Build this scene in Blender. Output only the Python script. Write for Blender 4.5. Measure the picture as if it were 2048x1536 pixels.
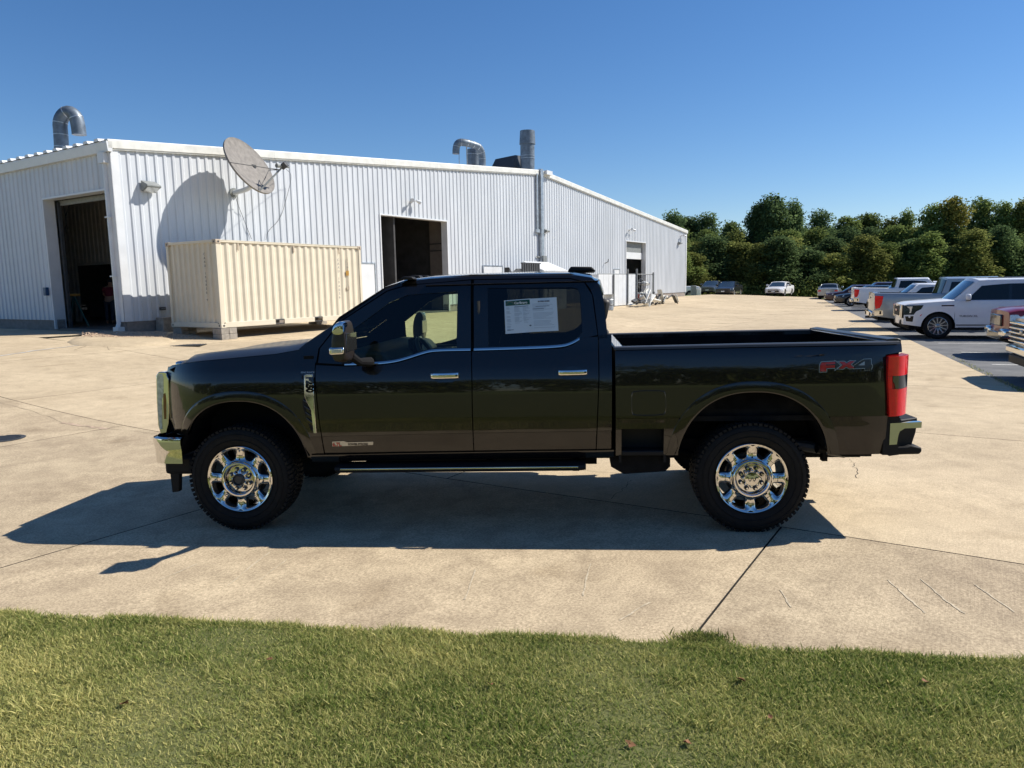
import bpy, bmesh, math, random
import numpy as np
from mathutils import Vector, Matrix
random.seed(7); rng = np.random.default_rng(11)
R = math.radians; PI = math.pi
for o in list(bpy.data.objects): bpy.data.objects.remove(o)
S = bpy.context.scene; COL = S.collection

# ------------------------------------------------------------------ camera
FPX, PITCH, ROLL, EYE = 1451.0, 0.1362, 0.0174, 1.95
cd = bpy.data.cameras.new('camera'); cam = bpy.data.objects.new('camera', cd); COL.objects.link(cam)
cd.sensor_width = 36; cd.lens = 36*FPX/2048; cd.clip_start = .05; cd.clip_end = 3000
_r = Vector((1, 0, 0)); _u = Vector((0, math.sin(PITCH), math.cos(PITCH))); _f = Vector((0, math.cos(PITCH), -math.sin(PITCH)))
cr, sr = math.cos(ROLL), math.sin(ROLL)
_cx = _r*cr - _u*sr; _cy = _r*sr + _u*cr
cam.matrix_world = Matrix(((_cx.x, _cy.x, -_f.x, 0), (_cx.y, _cy.y, -_f.y, 0), (_cx.z, _cy.z, -_f.z, EYE), (0, 0, 0, 1)))
S.camera = cam

# ------------------------------------------------------------------ sky and sun
SUN_AZ, SUN_EL = 13.0, 45.0
W = bpy.data.worlds.new("World"); S.world = W; W.use_nodes = True
nt = W.node_tree; nt.nodes.clear()
out = nt.nodes.new('ShaderNodeOutputWorld'); bg = nt.nodes.new('ShaderNodeBackground'); sky = nt.nodes.new('ShaderNodeTexSky')
sky.sky_type = 'NISHITA'; sky.sun_disc = False; sky.sun_elevation = R(SUN_EL); sky.sun_rotation = R(90-SUN_AZ)
sky.altitude = 200; sky.air_density = 1.0; sky.dust_density = .1; sky.ozone_density = 3.0
bg.inputs[1].default_value = .078
hs = nt.nodes.new('ShaderNodeHueSaturation'); hs.inputs['Saturation'].default_value = 1.18; wb = nt.nodes.new('ShaderNodeMix'); wb.data_type = 'RGBA'; wb.blend_type = 'MULTIPLY'; wb.inputs[0].default_value = 1; wb.inputs[7].default_value = (.95, .99, 1.10, 1); nt.links.new(sky.outputs[0], wb.inputs[6]); nt.links.new(wb.outputs[2], hs.inputs['Color']); nt.links.new(hs.outputs[0], bg.inputs[0]); nt.links.new(bg.outputs[0], out.inputs[0])
sd = bpy.data.lights.new('sun', 'SUN'); sun = bpy.data.objects.new('sun', sd); COL.objects.link(sun)
sd.energy = 5.0; sd.angle = R(.5); sd.color = (1, .94, .84)
sdir = Vector((math.cos(R(SUN_EL))*math.cos(R(SUN_AZ)), math.cos(R(SUN_EL))*math.sin(R(SUN_AZ)), math.sin(R(SUN_EL))))
sun.rotation_euler = sdir.to_track_quat('Z', 'Y').to_euler()
S.view_settings.view_transform = 'Standard'; S.view_settings.look = 'None'
S.view_settings.exposure = .45; S.view_settings.gamma = 1; S.view_settings.use_curve_mapping = False

# ------------------------------------------------------------------ materials
def mat(name, col=(.5, .5, .5), rough=.6, metal=0., coat=0., spec=.5, noise=0., nscale=5., bump=0., bscale=40., trans=0., emit=None, rvar=0.,
        detail=6, aniso=None, col2=None, random_v=0., ior=1.5):
    m = bpy.data.materials.new(name); m.use_nodes = True; n = m.node_tree.nodes; l = m.node_tree.links
    b = n['Principled BSDF']; I = b.inputs
    I['Base Color'].default_value = (*col, 1); I['Roughness'].default_value = rough; I['Metallic'].default_value = metal
    I['Coat Weight'].default_value = coat; I['Coat Roughness'].default_value = .02; I['Specular IOR Level'].default_value = spec; I['IOR'].default_value = ior
    if trans: I['Transmission Weight'].default_value = trans
    if emit: I['Emission Color'].default_value = (*emit[:3], 1); I['Emission Strength'].default_value = emit[3]
    tc = n.new('ShaderNodeTexCoord'); src = tc.outputs['Object']
    if aniso:
        mp = n.new('ShaderNodeMapping'); mp.inputs['Scale'].default_value = aniso; l.new(src, mp.inputs[0]); src = mp.outputs[0]
    csock = None
    if noise or col2:
        t = n.new('ShaderNodeTexNoise'); t.inputs['Scale'].default_value = nscale; t.inputs['Detail'].default_value = detail; t.inputs['Roughness'].default_value = .62
        l.new(src, t.inputs['Vector'])
        rp = n.new('ShaderNodeValToRGB'); rp.color_ramp.elements[0].position = .32; rp.color_ramp.elements[1].position = .68
        c2 = col2 if col2 else tuple(min(1, c*(1+noise)) for c in col); c1 = col if col2 else tuple(c*(1-noise) for c in col)
        rp.color_ramp.elements[0].color = (*c1, 1); rp.color_ramp.elements[1].color = (*c2, 1)
        l.new(t.outputs['Fac'], rp.inputs[0]); csock = rp.outputs[0]
        if rvar:
            mr = n.new('ShaderNodeMapRange'); mr.inputs['To Min'].default_value = max(0, rough-rvar); mr.inputs['To Max'].default_value = min(1, rough+rvar)
            l.new(t.outputs['Fac'], mr.inputs[0]); l.new(mr.outputs[0], I['Roughness'])
    if random_v:
        oi = n.new('ShaderNodeObjectInfo'); mr = n.new('ShaderNodeMapRange'); mr.inputs['To Min'].default_value = 1-random_v; mr.inputs['To Max'].default_value = 1+random_v
        l.new(oi.outputs['Random'], mr.inputs[0]); vm = n.new('ShaderNodeVectorMath'); vm.operation = 'SCALE'
        if csock: l.new(csock, vm.inputs[0])
        else: vm.inputs[0].default_value = col
        l.new(mr.outputs[0], vm.inputs['Scale']); csock = vm.outputs[0]
    if csock: l.new(csock, I['Base Color'])
    if bump:
        t2 = n.new('ShaderNodeTexNoise'); t2.inputs['Scale'].default_value = bscale; t2.inputs['Detail'].default_value = 5; l.new(src, t2.inputs['Vector'])
        bp = n.new('ShaderNodeBump'); bp.inputs['Strength'].default_value = bump; bp.inputs['Distance'].default_value = .01
        l.new(t2.outputs['Fac'], bp.inputs['Height']); l.new(bp.outputs[0], I['Normal'])
    return m

def glass(name, tint, refl=1.0):
    m = bpy.data.materials.new(name); m.use_nodes = True; n = m.node_tree.nodes; l = m.node_tree.links; n.clear()
    o = n.new('ShaderNodeOutputMaterial'); mx = n.new('ShaderNodeMixShader'); tr = n.new('ShaderNodeBsdfTransparent'); gl = n.new('ShaderNodeBsdfGlossy'); fr = n.new('ShaderNodeFresnel')
    fr.inputs[0].default_value = 1.5; tr.inputs[0].default_value = (*tint, 1); gl.inputs['Roughness'].default_value = .01
    mu = n.new('ShaderNodeMath'); mu.operation = 'MULTIPLY'; mu.inputs[1].default_value = refl
    l.new(fr.outputs[0], mu.inputs[0]); l.new(mu.outputs[0], mx.inputs[0]); l.new(tr.outputs[0], mx.inputs[1]); l.new(gl.outputs[0], mx.inputs[2]); l.new(mx.outputs[0], o.inputs[0])
    return m

def concrete_mat(old=False):
    m = bpy.data.materials.new('old_broomed_concrete' if old else 'concrete_paving'); m.use_nodes = True; n = m.node_tree.nodes; l = m.node_tree.links
    b = n['Principled BSDF']; b.inputs['Roughness'].default_value = .85; b.inputs['Specular IOR Level'].default_value = .3
    g = n.new('ShaderNodeNewGeometry'); pos = g.outputs['Position']
    def noise(sc, det=6, ro=.6, vec=pos, dist=0):
        t = n.new('ShaderNodeTexNoise'); t.inputs['Scale'].default_value = sc; t.inputs['Detail'].default_value = det; t.inputs['Roughness'].default_value = ro; t.inputs['Distortion'].default_value = dist
        l.new(vec, t.inputs['Vector']); return t.outputs['Fac']
    def ramp(s, p0, c0, p1, c1):
        r = n.new('ShaderNodeValToRGB'); e = r.color_ramp.elements; e[0].position = p0; e[1].position = p1; e[0].color = (*c0, 1); e[1].color = (*c1, 1); l.new(s, r.inputs[0]); return r.outputs[0]
    def mix(mode, f, a, c):
        x = n.new('ShaderNodeMix'); x.data_type = 'RGBA'; x.blend_type = mode
        if isinstance(f, (int, float)): x.inputs[0].default_value = f
        else: l.new(f, x.inputs[0])
        l.new(a, x.inputs[6])
        if isinstance(c, tuple): x.inputs[7].default_value = (*c, 1)
        else: l.new(c, x.inputs[7])
        return x.outputs[2]
    big = ramp(noise(.8 if old else .45, 6), .3, (.42, .338, .235) if old else (.46, .37, .25), .72, (.54, .445, .31) if old else (.59, .485, .335))
    # broomed finish: fine lines across the slab, aligned with the building grid
    mp = n.new('ShaderNodeMapping'); mp.vector_type = 'TEXTURE'; mp.inputs['Rotation'].default_value = (0, 0, R(57.3)); mp.inputs['Scale'].default_value = (1.6, .03, 1); l.new(pos, mp.inputs[0])
    broom = noise(4.5, 4, .75, mp.outputs[0])
    fine = noise(60, 6, .85)
    mid = noise(3.2, 8, .72, dist=.4)
    c = mix('MULTIPLY', .75 if old else .6, big, ramp(mid, .34, (.72, .70, .68), .62, (1.06, 1.05, 1.03)))
    c = mix('MULTIPLY', .95 if old else .6, c, ramp(fine, .38, (.58, .56, .53), .62, (1.3, 1.3, 1.28)))
    c = mix('MULTIPLY', .38 if old else .25, c, ramp(broom, .35, (.72, .70, .68), .6, (1.12, 1.12, 1.12)))
    # darker soaked-in stains
    st = ramp(noise(.9, 3, .5, dist=1.2), .60, (1, 1, 1), .80, (.70, .67, .63))
    c = mix('MULTIPLY', 1.0, c, st)
    oi = n.new('ShaderNodeObjectInfo'); mr = n.new('ShaderNodeMapRange'); mr.inputs['To Min'].default_value = .93; mr.inputs['To Max'].default_value = 1.06; l.new(oi.outputs['Random'], mr.inputs[0])
    vm = n.new('ShaderNodeVectorMath'); vm.operation = 'SCALE'; l.new(c, vm.inputs[0]); l.new(mr.outputs[0], vm.inputs['Scale'])
    l.new(vm.outputs[0], b.inputs['Base Color'])
    ad = n.new('ShaderNodeMath'); ad.operation = 'ADD'; l.new(fine, ad.inputs[0]); l.new(broom, ad.inputs[1])
    bp = n.new('ShaderNodeBump'); bp.inputs['Strength'].default_value = .38; bp.inputs['Distance'].default_value = .005; l.new(ad.outputs[0], bp.inputs['Height']); l.new(bp.outputs[0], b.inputs['Normal'])
    return m

M = dict(
    paint=mat('dark_brown_paint', (.007, .0055, .0045), .18, .0, .85, .3, ior=1.5),
    accent=mat('stone_brown_paint', (.018, .0125, .0095), .24, .0, .5, .3, noise=.05, nscale=30),
    chrome=mat('chrome', (.72, .705, .68), .05, 1., noise=.02, nscale=8),
    alu=mat('galvanised', (.42, .45, .48), .42, .75, noise=.25, nscale=5, rvar=.12),
    alud=mat('weathered_duct_metal', (.14, .17, .205), .5, .4, noise=.3, nscale=4, rvar=.1),
    black=mat('black_plastic', (.010, .010, .011), .6, spec=.25, bump=.05, bscale=300),
    blackg=mat('gloss_black', (.006, .006, .007), .12, coat=.5),
    rubber=mat('tyre_rubber', (.012, .0115, .011), .82, spec=.25, noise=.25, nscale=18, bump=.1, bscale=90),
    under=mat('underbody_black', (.009, .009, .010), .8, spec=.12, noise=.4, nscale=9),
    cabin=mat('cabin_trim', (.020, .019, .018), .6, noise=.2, nscale=20),
    leather=mat('cabin_leather', (.035, .028, .022), .5, noise=.2, nscale=25),
    g_front=glass('door_glass', (.70, .80, .66)), g_rear=glass('privacy_glass', (.16, .17, .155), 1.1), g_wind=glass('windscreen_glass', (.75, .85, .78)),
    g_dark=mat('dark_car_glass', (.006, .010, .013), .05, spec=.45), 
    g_sky=mat('windscreen_blue_glass', (.03, .045, .055), .04, spec=1., coat=1.),
    red=mat('red_lens', (.80, .006, .012), .14, coat=.5, noise=.12, nscale=14), redd=mat('deep_red_lens', (.42, .004, .008), .2, coat=.4),
    smoke=mat('smoked_lens', (.020, .020, .018), .1, coat=1.), amber=mat('amber_lens', (.20, .07, .015), .15, coat=1.), lens=mat('clear_lens', (.55, .57, .56), .08, coat=1., metal=.3, noise=.3, nscale=30),
    white=mat('white_sheet_metal', (.545, .575, .615), .38, noise=.07, nscale=1.2, rvar=.08, random_v=.02, aniso=(1, 1, .25)),
    trimw=mat('white_trim', (.66, .68, .70), .35, noise=.06, nscale=2, rvar=.1),
    trimt=mat('off_white_eave_trim', (.68, .68, .64), .4, noise=.12, nscale=2.5),
    beige=mat('container_cream_paint', (.64, .58, .455), .48, noise=.05, nscale=2.2, rvar=.1, bump=.02, bscale=15),
    rust=mat('rusty_cream_steel', (.36, .27, .19), .7, noise=.35, nscale=14, col2=(.55, .48, .38)),
    found=mat('foundation_concrete', (.26, .225, .20), .9, noise=.2, nscale=6, bump=.3, bscale=40),
    block=mat('concrete_block', (.30, .27, .23), .9, noise=.25, nscale=9, bump=.5, bscale=60),
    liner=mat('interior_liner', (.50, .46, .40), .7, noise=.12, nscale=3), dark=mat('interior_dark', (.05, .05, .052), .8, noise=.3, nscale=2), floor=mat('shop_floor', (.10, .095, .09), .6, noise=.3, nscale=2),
    roofm=mat('roof_sheet', (.62, .64, .66), .4, noise=.1, nscale=1),
    dish=mat('weathered_dish', (.20, .185, .17), .75, noise=.22, nscale=6, bump=.2, bscale=30), gsteel=mat('grey_painted_steel', (.20, .215, .215), .55, noise=.2, nscale=8), dsteel=mat('dark_steel', (.045, .048, .052), .5, noise=.3, nscale=10),
    blue=mat('blue_box_plastic', (.02, .07, .16), .4, noise=.1, nscale=9),
    paper=mat('paper', (.66, .70, .74), .6, noise=.02, nscale=3), ink=mat('print_ink', (.10, .11, .14), .6), inkl=mat('faint_print', (.34, .37, .42), .6), green=mat('dark_green_print', (.008, .075, .045), .5),
    badge_red=mat('badge_red', (.38, .015, .012), .25, coat=.6), badge_grey=mat('badge_silver', (.40, .40, .38), .25, metal=.7), badge_dk=mat('badge_dark_grey', (.045, .05, .052), .25, metal=.3),
    asphalt=mat('asphalt', (.075, .08, .088), .85, col2=(.15, .152, .155), nscale=1.4, bump=.5, bscale=120, detail=12), line=mat('stall_paint', (.55, .55, .52), .7, noise=.25, nscale=12),
    lawn=mat('lawn_soil', (.085, .10, .028), .95, col2=(.14, .14, .05), nscale=9, bump=.4, bscale=60), field=mat('far_field', (.14, .18, .05), .95, col2=(.21, .22, .07), nscale=.35),
    gravel=mat('gravel', (.42, .31, .22), .9, noise=.35, nscale=20),
    bark=mat('bark', (.055, .042, .032), .9, noise=.3, nscale=6, bump=.5, bscale=20),
    skin=mat('skin', (.32, .17, .11), .55), maroon=mat('maroon_shirt', (.16, .015, .03), .8), denim=mat('dark_denim', (.03, .035, .05), .8), hair=mat('dark_hair', (.015, .01, .008), .6),
    jade=mat('green_stand_paint', (.035, .13, .12), .5), yellow=mat('yellow_plastic', (.45, .24, .03), .5),
    hood_paint=mat('low_reflect_hood_paint', (.010, .008, .007), .34, .0, .22, .18, noise=.25, nscale=5),  # same dark body paint, coat and gloss cut to dim the hood's bright wall reflection
    mirror_paint=mat('mirror_shell_paint', (.020, .015, .012), .4, coat=.3), cap=mat('satin_black_cap', (.022, .023, .025), .38, spec=.6),
    scuff=mat('scuffed_concrete', (.47, .395, .28), .85, noise=.3, nscale=40, bump=.4, bscale=90),
    tanwall=mat('tan_inner_wall', (.15, .13, .115), .7, noise=.15, nscale=3),
    joint=mat('joint_dirt', (.018, .016, .013), .95),
    lamp=mat('lit_tube', (.8, .8, .7), .5, emit=(1, .95, .75, 1.6)),
)
M['conc'] = concrete_mat(); M['conc_old'] = concrete_mat(True)
def carpaint(name, c, metal=.0, rough=.28): return mat(name, c, rough, metal, .45, noise=.03, nscale=4)
M.update(cwhite=carpaint('white_car_paint', (.74, .74, .75)), csilver=carpaint('silver_car_paint', (.33, .35, .36), .6, .3), cred=carpaint('red_car_paint', (.17, .004, .008)), cblack=carpaint('black_car_paint', (.012, .013, .016)),
         cgrey=carpaint('grey_car_paint', (.06, .075, .095), .3), cmar=carpaint('maroon_car_paint', (.05, .018, .022)), clilac=carpaint('pale_car_paint', (.45, .40, .46), .2))
def leafmat(name, c1, c2):
    m = bpy.data.materials.new(name); m.use_nodes = True; n = m.node_tree.nodes; l = m.node_tree.links; n.clear()
    o = n.new('ShaderNodeOutputMaterial'); d = n.new('ShaderNodeBsdfDiffuse'); t = n.new('ShaderNodeBsdfTranslucent'); mx = n.new('ShaderNodeMixShader'); mx.inputs[0].default_value = .48
    at = n.new('ShaderNodeAttribute'); at.attribute_name = 'tone'; r = n.new('ShaderNodeValToRGB'); e = r.color_ramp.elements; e[0].color = (*c1, 1); e[1].color = (*c2, 1)
    l.new(at.outputs['Fac'], r.inputs[0]); oi = n.new('ShaderNodeObjectInfo'); mr = n.new('ShaderNodeMapRange'); mr.inputs['To Min'].default_value = .75; mr.inputs['To Max'].default_value = 1.3; l.new(oi.outputs['Random'], mr.inputs[0])
    vm = n.new('ShaderNodeVectorMath'); vm.operation = 'SCALE'; l.new(r.outputs[0], vm.inputs[0]); l.new(mr.outputs[0], vm.inputs['Scale'])
    l.new(vm.outputs[0], d.inputs[0]); l.new(vm.outputs[0], t.inputs[0]); l.new(d.outputs[0], mx.inputs[1]); l.new(t.outputs[0], mx.inputs[2]); l.new(mx.outputs[0], o.inputs[0]); return m
M['leaf_a'] = leafmat('leaves_deep_green', (.09, .13, .04), (.25, .31, .095)); M['leaf_b'] = leafmat('leaves_olive', (.11, .14, .04), (.31, .32, .10)); M['leaf_c'] = leafmat('leaves_dark', (.06, .10, .046), (.165, .23, .09)); M['leaf_d'] = leafmat('leaves_turning', (.09, .115, .03), (.33, .27, .065))
M['grass'] = leafmat('grass_blades', (.11, .175, .034), (.68, .61, .26))

# ------------------------------------------------------------------ mesh helpers
class MB:
    def __init__(s): s.v = []; s.f = []; s.striped = False
    def add(s, vs, fs):
        k = len(s.v); s.v += [tuple(v) for v in vs]; s.f += [tuple(i+k for i in f) for f in fs]; return s
    def box(s, c, d, rot=None, top=1.0):
        x, y, z = d[0]/2, d[1]/2, d[2]/2; vs = [Vector((sx*x*(top if sz > 0 else 1), sy*y*(top if sz > 0 else 1), sz*z)) for sz in (-1, 1) for sy in (-1, 1) for sx in (-1, 1)]
        if rot is not None: vs = [rot @ v for v in vs]
        return s.add([v+Vector(c) for v in vs], [(0, 2, 3, 1), (4, 5, 7, 6), (0, 1, 5, 4), (2, 6, 7, 3), (0, 4, 6, 2), (1, 3, 7, 5)])
    def bb(s, x0, x1, y0, y1, z0, z1): return s.box(((x0+x1)/2, (y0+y1)/2, (z0+z1)/2), (x1-x0, y1-y0, z1-z0))
    def tube(s, pts, r, n=12, cap=True, closed=False):
        pts = [Vector(p) for p in pts]; rs = r if isinstance(r, (list, tuple)) else [r]*len(pts); m = len(pts); up = None; vs = []
        for i, p in enumerate(pts):
            a = pts[(i-1) % m] if (closed or i > 0) else p; b = pts[(i+1) % m] if (closed or i < m-1) else p
            t = (b-a).normalized()
            if up is None: up = Vector((0, 0, 1)) if abs(t.z) < .9 else Vector((1, 0, 0))
            x = t.cross(up).normalized(); up = x.cross(t).normalized()
            vs += [p+(x*math.cos(2*PI*k/n)+up*math.sin(2*PI*k/n))*rs[i] for k in range(n)]
        fs = [(i*n+k, i*n+(k+1) % n, ((i+1) % m)*n+(k+1) % n, ((i+1) % m)*n+k) for i in range(m if closed else m-1) for k in range(n)]
        if cap and not closed: fs += [tuple(range(n))[::-1], tuple((m-1)*n+k for k in range(n))]
        return s.add(vs, fs)
    def lathe(s, prof, c, axis='y', n=48):
        vs = []
        for r, h in prof:
            for k in range(n):
                a = 2*PI*k/n; u, w = r*math.cos(a), r*math.sin(a)
                vs.append({'y': (c[0]+u, c[1]+h, c[2]+w), 'z': (c[0]+u, c[1]+w, c[2]+h), 'x': (c[0]+h, c[1]+u, c[2]+w)}[axis])
        m = len(prof); fs = [(i*n+k, i*n+(k+1) % n, (i+1)*n+(k+1) % n, (i+1)*n+k) for i in range(m-1) for k in range(n)]
        return s.add(vs, fs)
    def prism(s, poly, fn, h):
        """poly: 2D outline, fn(u,v,t)->xyz with t 0..h"""
        n = len(poly); return s.add([fn(u, v, 0) for u, v in poly]+[fn(u, v, h) for u, v in poly], [tuple(range(n)), tuple(range(2*n-1, n-1, -1))]+[(i, i+n, (i+1) % n+n, (i+1) % n) for i in range(n)])
    def grid(s, fn, nu, nv, wrap=False):
        vs = [fn(i/nu, j/nv) for j in range(nv+1) for i in range(nu+1)]
        return s.add(vs, [(j*(nu+1)+i, j*(nu+1)+i+1, (j+1)*(nu+1)+i+1, (j+1)*(nu+1)+i) for j in range(nv) for i in range(nu)])
    def strip(s, A, B):
        n = len(A); s.striped = True; return s.add(list(A)+list(B), [(i, i+1, n+i+1, n+i) for i in range(n-1)])
    def build(s, name, m, parent=None, smooth=False, bevel=0, solid=0, recalc=True, weld=0, tri=False, kind=None, flip=False):
        me = bpy.data.meshes.new(name); me.from_pydata(s.v, [], s.f)
        bm = bmesh.new(); bm.from_mesh(me)
        if smooth and s.striped and not weld: weld = .00005
        if weld: bmesh.ops.remove_doubles(bm, verts=bm.verts, dist=weld)
        if recalc: bmesh.ops.recalc_face_normals(bm, faces=bm.faces)
        if flip: bmesh.ops.reverse_faces(bm, faces=bm.faces)
        bm.to_mesh(me); bm.free()
        o = bpy.data.objects.new(name, me); COL.objects.link(o); me.materials.append(m if not isinstance(m, str) else M[m])
        if parent: o.parent = parent
        if kind: o['kind'] = kind
        if smooth:
            me.polygons.foreach_set('use_smooth', [True]*len(me.polygons))
            if smooth != 2:
                try: me.set_sharp_from_angle(angle=R(35))
                except Exception: pass
        if solid:
            md = o.modifiers.new('solid', 'SOLIDIFY'); md.thickness = solid; md.offset = -1
        if bevel:
            md = o.modifiers.new('bevel', 'BEVEL'); md.width = bevel; md.segments = 2; md.limit_method = 'ANGLE'; md.angle_limit = R(40); md.harden_normals = False
            if not smooth: me.polygons.foreach_set('use_smooth', [True]*len(me.polygons)); me.set_sharp_from_angle(angle=R(50))
        return o
def tag(o, label=None, cat=None, group=None, kind=None):
    if label: o['label'] = label
    if cat: o['category'] = cat
    if group: o['group'] = group
    if kind: o['kind'] = kind
    return o
def thing(name, label, cat, loc=(0, 0, 0), rz=0, group=None, mw=None):
    o = bpy.data.objects.new(name, None); COL.objects.link(o); o.empty_display_size = .2
    if mw is not None: o.matrix_world = mw
    else: o.location = loc; o.rotation_euler = (0, 0, rz)
    return tag(o, label, cat, group)
def copy_obj(o, parent=None):
    c = o.copy(); COL.objects.link(c)
    if parent is not None: c.parent = parent
    return c
def text(name, body, size, m, parent, mw, extrude=.002, font_scale_x=1., bold=0., surf=None):
    cu = bpy.data.curves.new(name, 'FONT'); cu.body = body; cu.size = size; cu.extrude = extrude; cu.align_x = 'LEFT'; cu.offset = bold; cu.resolution_u = 3
    t = bpy.data.objects.new(name+'_tmp', cu); COL.objects.link(t); bpy.context.view_layer.update()
    me = bpy.data.meshes.new_from_object(t.evaluated_get(bpy.context.evaluated_depsgraph_get())); bpy.data.objects.remove(t)
    me.name = name; me.transform(Matrix.Diagonal((font_scale_x, 1, 1, 1))); me.transform(mw); me.materials.clear(); me.materials.append(M[m])
    if surf:
        for v in me.vertices: v.co.y = surf[0](v.co.x, v.co.z)+surf[1]+(v.co.y-mw.translation.y)
    o = bpy.data.objects.new(name, me); COL.objects.link(o); o.parent = parent; return o
def sub(pts, n):
    """subdivide each segment of an open polyline (any dimension) n times"""
    o = []
    for a, b in zip(pts[:-1], pts[1:]):
        for k in range(n): o.append(tuple(a[i]+(b[i]-a[i])*k/n for i in range(len(a))))
    o.append(tuple(pts[-1])); return o
def smooth_poly(pts, it=2, closed=False):
    for _ in range(it):
        q = []
        P = pts+[pts[0]] if closed else pts
        if not closed: q.append(P[0])
        for a, b in zip(P[:-1], P[1:]):
            q.append(tuple(a[i]*.75+b[i]*.25 for i in range(len(a)))); q.append(tuple(a[i]*.25+b[i]*.75 for i in range(len(a))))
        if not closed: q.append(P[-1])
        pts = q
    return pts

# ------------------------------------------------------------------ survey: rays through the photograph's points and the planes they meet
def ray(px, py):
    a, b = (px-1024)/FPX, (768-py)/FPX; x = a*cr+b*sr; y = -a*sr+b*cr
    return np.array([x, math.cos(PITCH)+y*math.sin(PITCH), -math.sin(PITCH)+y*math.cos(PITCH)])
B0 = np.array([-12.0824, 22.837]); BANG = 1.0009; DV = np.array([math.cos(BANG), math.sin(BANG)]); NV = np.array([DV[1], -DV[0]]); LV = -NV
BLEN = 51.9; Z_SID, Z_EAVE, Z_RIDGE, Z_FLOOR = 1.0, 6.45, 8.62, .72
def zg(x, y):
    x = np.asarray(x, float); y = np.asarray(y, float)
    d = (x-B0[0])*NV[0]+(y-B0[1])*NV[1]; t = np.clip((d+2)/15, 0, 1); z = .68*(1-t*t*(3-2*t))
    w = np.exp(-(x*x/25+(y-5.7)**2/12)); z = z+w*(.014+.0107*x-.0144*(y-5.7))
    z = z-np.clip((y-.12*x-70.5)*.05, 0, 1.2)*(y > 40)
    return z
def gpt(px, py, dz=0):
    d = ray(px, py); z = 0.
    for _ in range(60):
        k = (z+dz-EYE)/d[2]; z = .5*z+.5*float(zg(d[0]*k, d[1]*k))
    return np.array([d[0]*k, d[1]*k, z+dz])
def at_dist(px, py, y):
    d = ray(px, py); k = y/d[1]; return Vector((d[0]*k, y, EYE+d[2]*k))
def wallpt(px, py, off=0.):
    d = ray(px, py); b = B0+NV*off; A = np.array([[d[0], -DV[0]], [d[1], -DV[1]]]); k, s = np.linalg.solve(A, b); return s, EYE+k*d[2]
def WB(s, d, z):
    p = B0+DV*s+NV*d; return Vector((p[0], p[1], z))

# ------------------------------------------------------------------ ground
def sheet(name, xs, ys, dz, m, kind='structure'):
    nx = len(xs)-1; ny = len(ys)-1; X, Y = np.meshgrid(xs, ys); Z = zg(X, Y)+dz
    mb = MB(); mb.v = list(zip(X.ravel(), Y.ravel(), Z.ravel()))
    for j in range(ny):
        for i in range(nx): mb.f.append((j*(nx+1)+i, j*(nx+1)+i+1, (j+1)*(nx+1)+i+1, (j+1)*(nx+1)+i))
    return mb.build(name, m, smooth=2, kind=kind, recalc=False)
def clipped(poly, step, dz, name, m, parent=None, skirt=.05, kind=None, side=None):
    """a slab: the convex polygon poly cut out of a grid that follows the ground, with edges turned down"""
    P = np.array(poly); lo, hi = P.min(0), P.max(0); bm = bmesh.new()
    nx = max(1, int((hi[0]-lo[0])/step)); ny = max(1, int((hi[1]-lo[1])/step))
    vs = [[bm.verts.new((lo[0]+(hi[0]-lo[0])*i/nx, lo[1]+(hi[1]-lo[1])*j/ny, 0)) for i in range(nx+1)] for j in range(ny+1)]
    for j in range(ny):
        for i in range(nx): bm.faces.new((vs[j][i], vs[j][i+1], vs[j+1][i+1], vs[j+1][i]))
    for a, b in zip(poly, poly[1:]+poly[:1]):
        e = Vector((b[0]-a[0], b[1]-a[1], 0)); nrm = Vector((e.y, -e.x, 0)).normalized()
        bmesh.ops.bisect_plane(bm, geom=bm.verts[:]+bm.edges[:]+bm.faces[:], plane_co=Vector((a[0], a[1], 0)), plane_no=nrm, clear_outer=True, dist=1e-5)
    if not bm.faces: bm.free(); return None
    for v in bm.verts: v.co.z = float(zg(v.co.x, v.co.y))+dz
    be = [e for e in bm.edges if e.is_boundary]
    old = set(bm.faces); r = bmesh.ops.extrude_edge_only(bm, edges=be)
    if side:
        for f in bm.faces:
            if f not in old: f.material_index = 1
    for g in r['geom']:
        if isinstance(g, bmesh.types.BMVert): g.co.z -= skirt
    bmesh.ops.recalc_face_normals(bm, faces=bm.faces)
    up = sum(f.normal.z*f.calc_area() for f in bm.faces)
    if up < 0: bmesh.ops.reverse_faces(bm, faces=bm.faces)
    me = bpy.data.meshes.new(name); bm.to_mesh(me); bm.free(); me.materials.append(M[m]); o = bpy.data.objects.new(name, me); COL.objects.link(o)
    if side: me.materials.append(M[side])
    if parent: o.parent = parent
    if kind: o['kind'] = kind
    return o
sheet('ground', np.concatenate([np.linspace(-900, -70, 18), np.arange(-60, 60, 1.5), np.linspace(70, 900, 18)]), np.concatenate([np.linspace(-900, -30, 16), np.arange(-20, 100, 1.5), np.linspace(110, 1500, 24)]), -.075, 'field')
def edge_y(x):  # where the lawn meets the concrete
    return 3.75-.149*x
lot = bpy.data.objects.new('concrete_lot', None); COL.objects.link(lot); tag(lot, 'broad sunlit concrete lot cut into square slabs by saw joints', kind='structure')
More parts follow.
